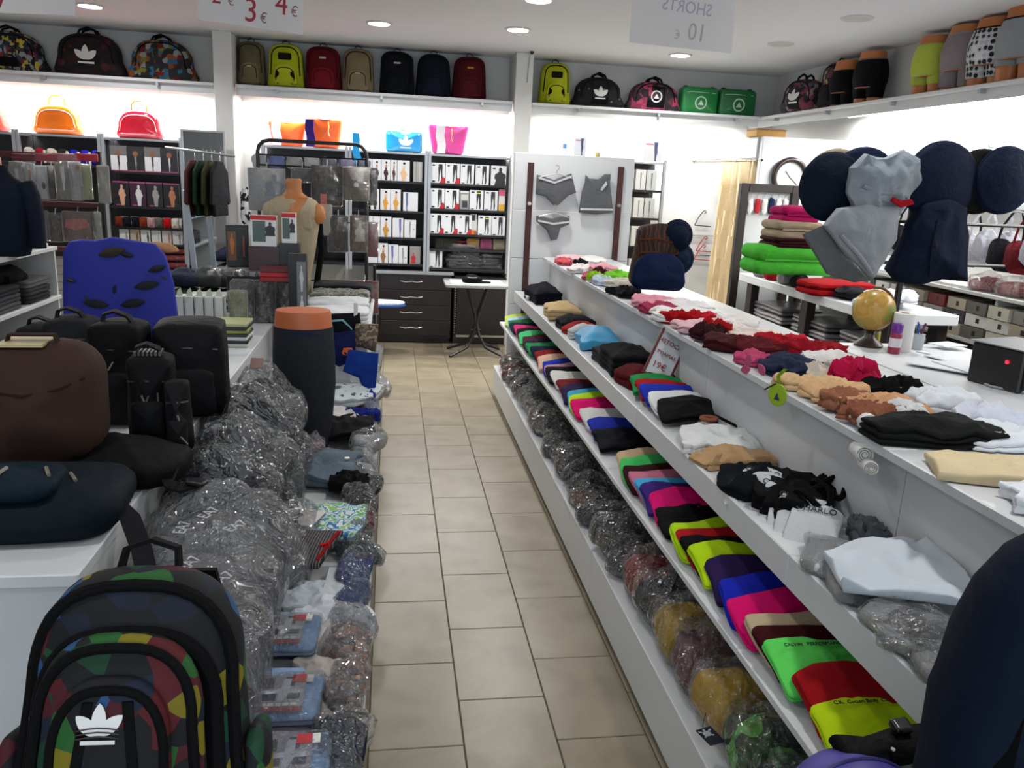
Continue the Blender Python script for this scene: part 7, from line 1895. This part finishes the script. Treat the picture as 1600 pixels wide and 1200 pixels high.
# slatted hook rails and hooks
for i, (z, y0, y1) in enumerate(((2.08, 3.6, 6.85), (1.72, 3.6, 6.85))):
    solo(MB().box(WX1 - .028, WX1 - .003, y0, y1, z - .02, z + .02, bev=.003), 'hook_rail', plain('#c9ccd0', .35, .4), '%s white hook rail on the side wall' % ['upper', 'lower'][i], 'rail', smooth=False)
for i in range(9):
    y = 4.0 + i * .34
    h_ = thing('wall_hook', 'chrome double prong hook on the upper rail, %s from the fitting room' % ORD[8 - i], 'hook', (WX1 - .03, y, 2.08), (0, 0, 0), 'chrome hooks on the side wall')
    part(MB().box(-.006, 0, -.01, .01, -.03, .09), 'plate', plain('#9aa0a8', .3, .7), h_, smooth=False)
    part(MB().tube([(-.006, 0, 0), (-.2, 0, .01), (-.28, 0, .012), (-.29, 0, .03)], .005, 6), 'prong', plain('#a8aeb6', .3, .7), h_)
# bras hanging from the lower rail
BR = ['#8f8f98', '#6a6a72', '#16161c', '#b9a58a', '#a2a3ac', '#5a1018', '#101016', '#a8a9b2', '#b9b9c0', '#2a2a34', '#9a9aa4', '#b7a890', '#7c7c86', '#8c8c96', '#15151a', '#a4a4ae', '#b2b2ba', '#3a3a42', '#98989f', '#8a8a92']
for i in range(20):
    y = 3.95 + i * .135
    t = thing('bra', '%s bra hanging on the lower rail, %s from the frame edge' % ({'#16161c': 'black', '#15151a': 'black', '#101016': 'jet black', '#b9a58a': 'beige', '#b7a890': 'beige', '#5a1018': 'dark red', '#2a2a34': 'charcoal', '#3a3a42': 'charcoal'}.get(BR[i], 'silver grey'), ORD[i]), 'bra', (3.98, y, 1.34 + .03 * math.sin(i * 2)), (0, 0, -1.15 + .2 * math.sin(i)), 'bras on the side wall')
    for s in (-1, 1):
        c = part(MB().cush([(px + s * .068, py + .09) for px, py in ragged(.075, .10, i, 24, .12, .8)], .012, .005, dome=.03, rings=6, amp=.004, M=UP, crease=.004, cf=20), 'cup', cloth(BR[i], .6, .3, 30), t)
        part(MB().strap([(s * .08, -.03, .17), (s * .07, -.02, .27), (s * .03, 0, .36)], .016, .003, (1, 0, 0)), 'strap', cloth(BR[i], .6), t)
    part(MB().strap([(-.15, .0, .05), (-.07, -.02, .0), (.07, -.02, .0), (.15, 0, .05)], .04, .004, (0, 0, 1)), 'band', cloth(BR[i], .6), t)
    part(MB().tube([(-.07, 0, .35), (0, 0, .372), (.07, 0, .35)], .004, 5), 'hanger', plain('#c9c9cc', .3, .5), t)
# wall hangers near the fitting room opening
for i, (u, v, c) in enumerate(((1098, 345, '#3a3a3e'), (1100, 385, '#9a3038'), (1097, 398, '#a83a42'))):
    q = ony(u, v, 8.9)
    t = thing('clothes_hanger', '%s clothes hanger on the wall beside the curtain' % ['dark', 'upper red', 'lower red'][i], 'hanger', (q.x, 8.9, q.z), (0, .1, 0), 'hangers beside the curtain')
    part(MB().tube([(0, 0, .08), (.02, -.01, .1), (0, -.012, .12), (-.02, -.01, .1), (-.06, -.012, .03), (-.09, -.012, -.06)], .006, 6), 'hook', plain(c, .4), t)
    part(MB().tube([(-.09, -.012, -.06), (.1, -.012, -.05)], .006, 6), 'bar', plain(c, .4), t)
q = ony(1070, 398, 8.9)
solo(MB().tube([(q.x - .2, 8.905, q.z), (q.x + .35, 8.905, q.z)], .004, 5), 'wall_rail', plain('#2a2a2c', .4), 'thin dark rail on the white wall beside the curtain', 'rail')
q = ony(1070, 367, 8.9)
solo(MB().tube([(q.x - .2, 8.905, q.z), (q.x + .35, 8.905, q.z)], .004, 5), 'wall_rail', plain('#77777a', .4), 'thin grey rail above the dark one beside the curtain', 'rail')

# ---------------------------------------------------------------- navy coat at the near corner, purple bag and black case
ct = thing('hanging_coat', 'navy coat with black edge at the near corner of the island', 'coat', (.915, .80, .38), (0, 0, .05))
CM = cloth('#0a1424', .8, .9, 6)
B = MB().lathe([(.195, 0), (.205, .12), (.208, .25), (.21, .4), (.21, .52), (.212, .64), (.21, .74), (.205, .82), (.185, .89), (.15, .94), (.10, .975), (.06, 1.0)], 44, sy=.62)
for i, p in enumerate(B.v):
    r = 1 - 2.2 * abs(noise.noise(Vector((p.x * 9, p.y * 9, p.z * 4)) + noise.noise_vector(p * 5) * .6))
    B.v[i] = p + Vector((p.x, p.y, 0)).normalized() * r * .014
part(B, 'body', CM, ct)
part(MB().strap([(-.185, -.07, .02), (-.2, -.065, .3), (-.2, -.06, .5), (-.195, -.058, .7), (-.185, -.05, .8), (-.15, -.05, .92)], .045, .012, (.45, -.9, 0)), 'front_edge', cloth('#040506'), ct)
part(MB().tube([(.06, -.09, .9), (.02, -.14, .74), (.0, -.155, .5), (-.02, -.16, .25), (-.02, -.15, .06)], .075, 14, r2=.06), 'sleeve', CM, ct)
part(MB().lathe([(.17, .0), (.17, .012), (.02, .02), (.014, .04), (.014, .38)], 20), 'stand', plain('#1a1a1c', .4), ct, (0, 0, -.378))
cr2 = thing('display_crate', 'white box under the purple bag at the island end', 'crate', (0, 0, 0))
part(MB().box(.60, .835, .95, 1.17, 0.001, .566, bev=.004), 'box', LAMI, cr2, smooth=False)
part(MB().box(.59, .84, .945, 1.175, .5665, .587, bev=.004), 'lid', LAMI, cr2, smooth=False)
pb = thing('purple_bag', 'round purple bag at the near end of the lower shelf', 'bag', (.795, 1.06, .588))
part(MB().lathe([(max(.12 * math.sin(PI * k / 16), .003), .12 - .12 * math.cos(PI * k / 16)) for k in range(17)], 36, sy=.85), 'body', plain('#3a3288', .5), pb)
part(MB().tube([(.12 * math.cos(a), 0, .12 + .12 * math.sin(a)) for a in [PI * k / 16 for k in range(17)]], .004, 6), 'seam', plain('#2a2468', .5), pb)
bc = thing('black_case', 'flat black case with a buckle above the purple bag', 'case', (.865, 1.10, .80), (.35, .0, .12))
part(MB().cush(dens([(-.09, -.025), (-.05, -.03), (.07, -.03), (.10, -.02), (.10, .03), (.04, .035), (-.07, .02), (-.095, .035)], 2), .03, .012, dome=.008), 'body', cloth('#08080a', .6), bc)
part(MB().cush(rrect(.018, .014, .006), .018, .006), 'buckle', plain('#0a0a0c', .3), bc, (.03, .02, .036))
part(MB().lathe([(.004, 0), (.004, .003)], 10), 'rivet', plain('#c9c9cc', .2, .9), bc, (-.01, -.015, .039))
part(MB().tube([(.06, .02, .0), (.075, .05, -.09), (.08, .07, -.17)], .008, 8), 'stem', plain('#101012', .4), bc)

# ================================================================ signs, camera
def paper():
    k = 'paper'
    if k in _MATS: return _MATS[k]
    m, nt, b = _new('translucent_paper')
    b.inputs['Base Color'].default_value = hexc('#d6d6d8'); b.inputs['Roughness'].default_value = .7
    tr = nt.nodes.new('ShaderNodeBsdfTranslucent'); tr.inputs['Color'].default_value = hexc('#dcdcde')
    mx = nt.nodes.new('ShaderNodeMixShader'); mx.inputs['Fac'].default_value = .55
    nt.links.new(b.outputs['BSDF'], mx.inputs[1]); nt.links.new(tr.outputs['BSDF'], mx.inputs[2])
    nt.links.new(mx.outputs['Shader'], nt.nodes['Material Output'].inputs['Surface'])
    _MATS[k] = m
    return m
def paper_sign(label, pts, y, name='hanging_sign'):
    P = [ony(u, v, y) for u, v in pts]
    c = sum(P, Vector()) / 4
    t = thing(name, label, 'sign', tuple(c))
    part(MB().add([p - c for p in P], [(0, 1, 2, 3)]), 'card', paper(), t, smooth=False)
    for k in (2, 3):
        q = P[k] - c
        part(MB().tube([q + Vector((.03 if k == 3 else -.03, .002, -.01)), (q.x + (.03 if k == 3 else -.03), .002, CEIL - c.z - .001)], .0015, 4), 'string', plain('#9a9a9a', .6), t)
    return t, c
YG = 3.6
t, c = paper_sign('white hanging sign with red prices above the backpacks', [(308, 30), (473, 54), (478, -75), (312, -95)], YG)
rd = plain('#93141f', .6); gy = plain('#7a4a52', .6)
def put(txt, u, v, size, m, mirror=False, sx=1.0, tt=None, cc=None):
    q = ony(u, v, YG - .004) - cc
    text(txt, size, m, tt, (q.x, q.y, q.z), (PI / 2, math.radians(3.5), 0), mirror, sx=sx, ext=.0006)
put('2', 338, -6, .085, rd, tt=t, cc=c, sx=.9); put('€', 361, 2, .05, gy, tt=t, cc=c, sx=.8)
put('3', 392, 18, .125, rd, tt=t, cc=c, sx=.9); put('€', 412, 29, .055, gy, tt=t, cc=c, sx=.8)
put('4', 440, 8, .115, rd, tt=t, cc=c, sx=.9); put('€', 460, 19, .055, gy, tt=t, cc=c, sx=.8)
t, c = paper_sign('white hanging sign seen from behind with mirrored lettering', [(983, 66), (1143, 84), (1156, -60), (992, -70)], YG)
lv = plain('#a3a1b4', .6); lg = plain('#aaa5a5', .6)
put('SHORTS', 1074, 12, .068, lv, True, .9, t, c); put('10', 1089, 52, .10, lg, True, .85, t, c); put('€', 1058, 55, .05, plain('#b4b2b2', .6), True, .8, t, c)
t, c = paper_sign('white hanging sign at the corner above the dark duffels', [(-60, 18), (117, 24), (120, -80), (-60, -90)], YG)
q = ony(2, 0, YG - .004) - c
text('7', .09, rd, t, (q.x, q.y, q.z), (PI / 2, 0, 0))
q = ony(829, 82, 8.42)
sc_ = thing('security_camera', 'small white security camera on the pillar top', 'camera', (q.x, 8.44, q.z))
part(MB().lathe([(.035, 0), (.04, .012), (.03, .02)], 18), 'mount', plain('#c4c4c2', .4), sc_, (0, 0, .02))
part(MB().tube([(0, .0, .01), (.0, -.1, -.01)], .026, 14), 'housing', plain('#bdbdbb', .4), sc_)
part(MB().lathe([(.018, 0), (.018, .004)], 16), 'lens', plain('#0c0c0e', .15), sc_, (0, -.1005, -.01), (PI / 2, 0, 0))
part(MB().tube([(0, .004, -.02), (-.012, .004, -.16), (-.02, .004, -.28)], .003, 5), 'cable', plain('#5a5a5a', .5), sc_)
# plastic heap on the lowest back shelf beside the folding table
for i in range(7):
    packet('dark wrapped shirt, %s from the bottom of the heap behind the folding table' % ORD[i], .78 + .012 * math.sin(i * 2), 8.62, .761 + i * .038 if False else .8005 + i * .036, .2 - .008 * i, .08, .032, '#1c1f28' if i < 6 else '#8a7a78', (0, 0, .05 * math.sin(i * 3)), 760 + i, 'wrapped shirts behind the folding table', .12, 20, puff=.004)
for i in range(4):
    packet('dark wrapped shirt, %s up in the smaller heap beside the white panel' % ORD[i], 1.06, 8.60, .8005 + i * .04, .12, .07, .034, '#232830', (0, 0, .05 * i), 780 + i, 'small wrapped heap', .12, 20, puff=.004)
t = solo(MB().lathe([(.06, 0), (.062, .006)], 20), 'round_badge', plain('#b3242e', .4), 'red round print on top of the wrapped heap', 'badge', (.74, 8.60, 1.075))

dup = {k: len(v) for k, v in LABELS.items() if len(v) > 1}
if dup: print('DUPLICATE LABELS', dup)
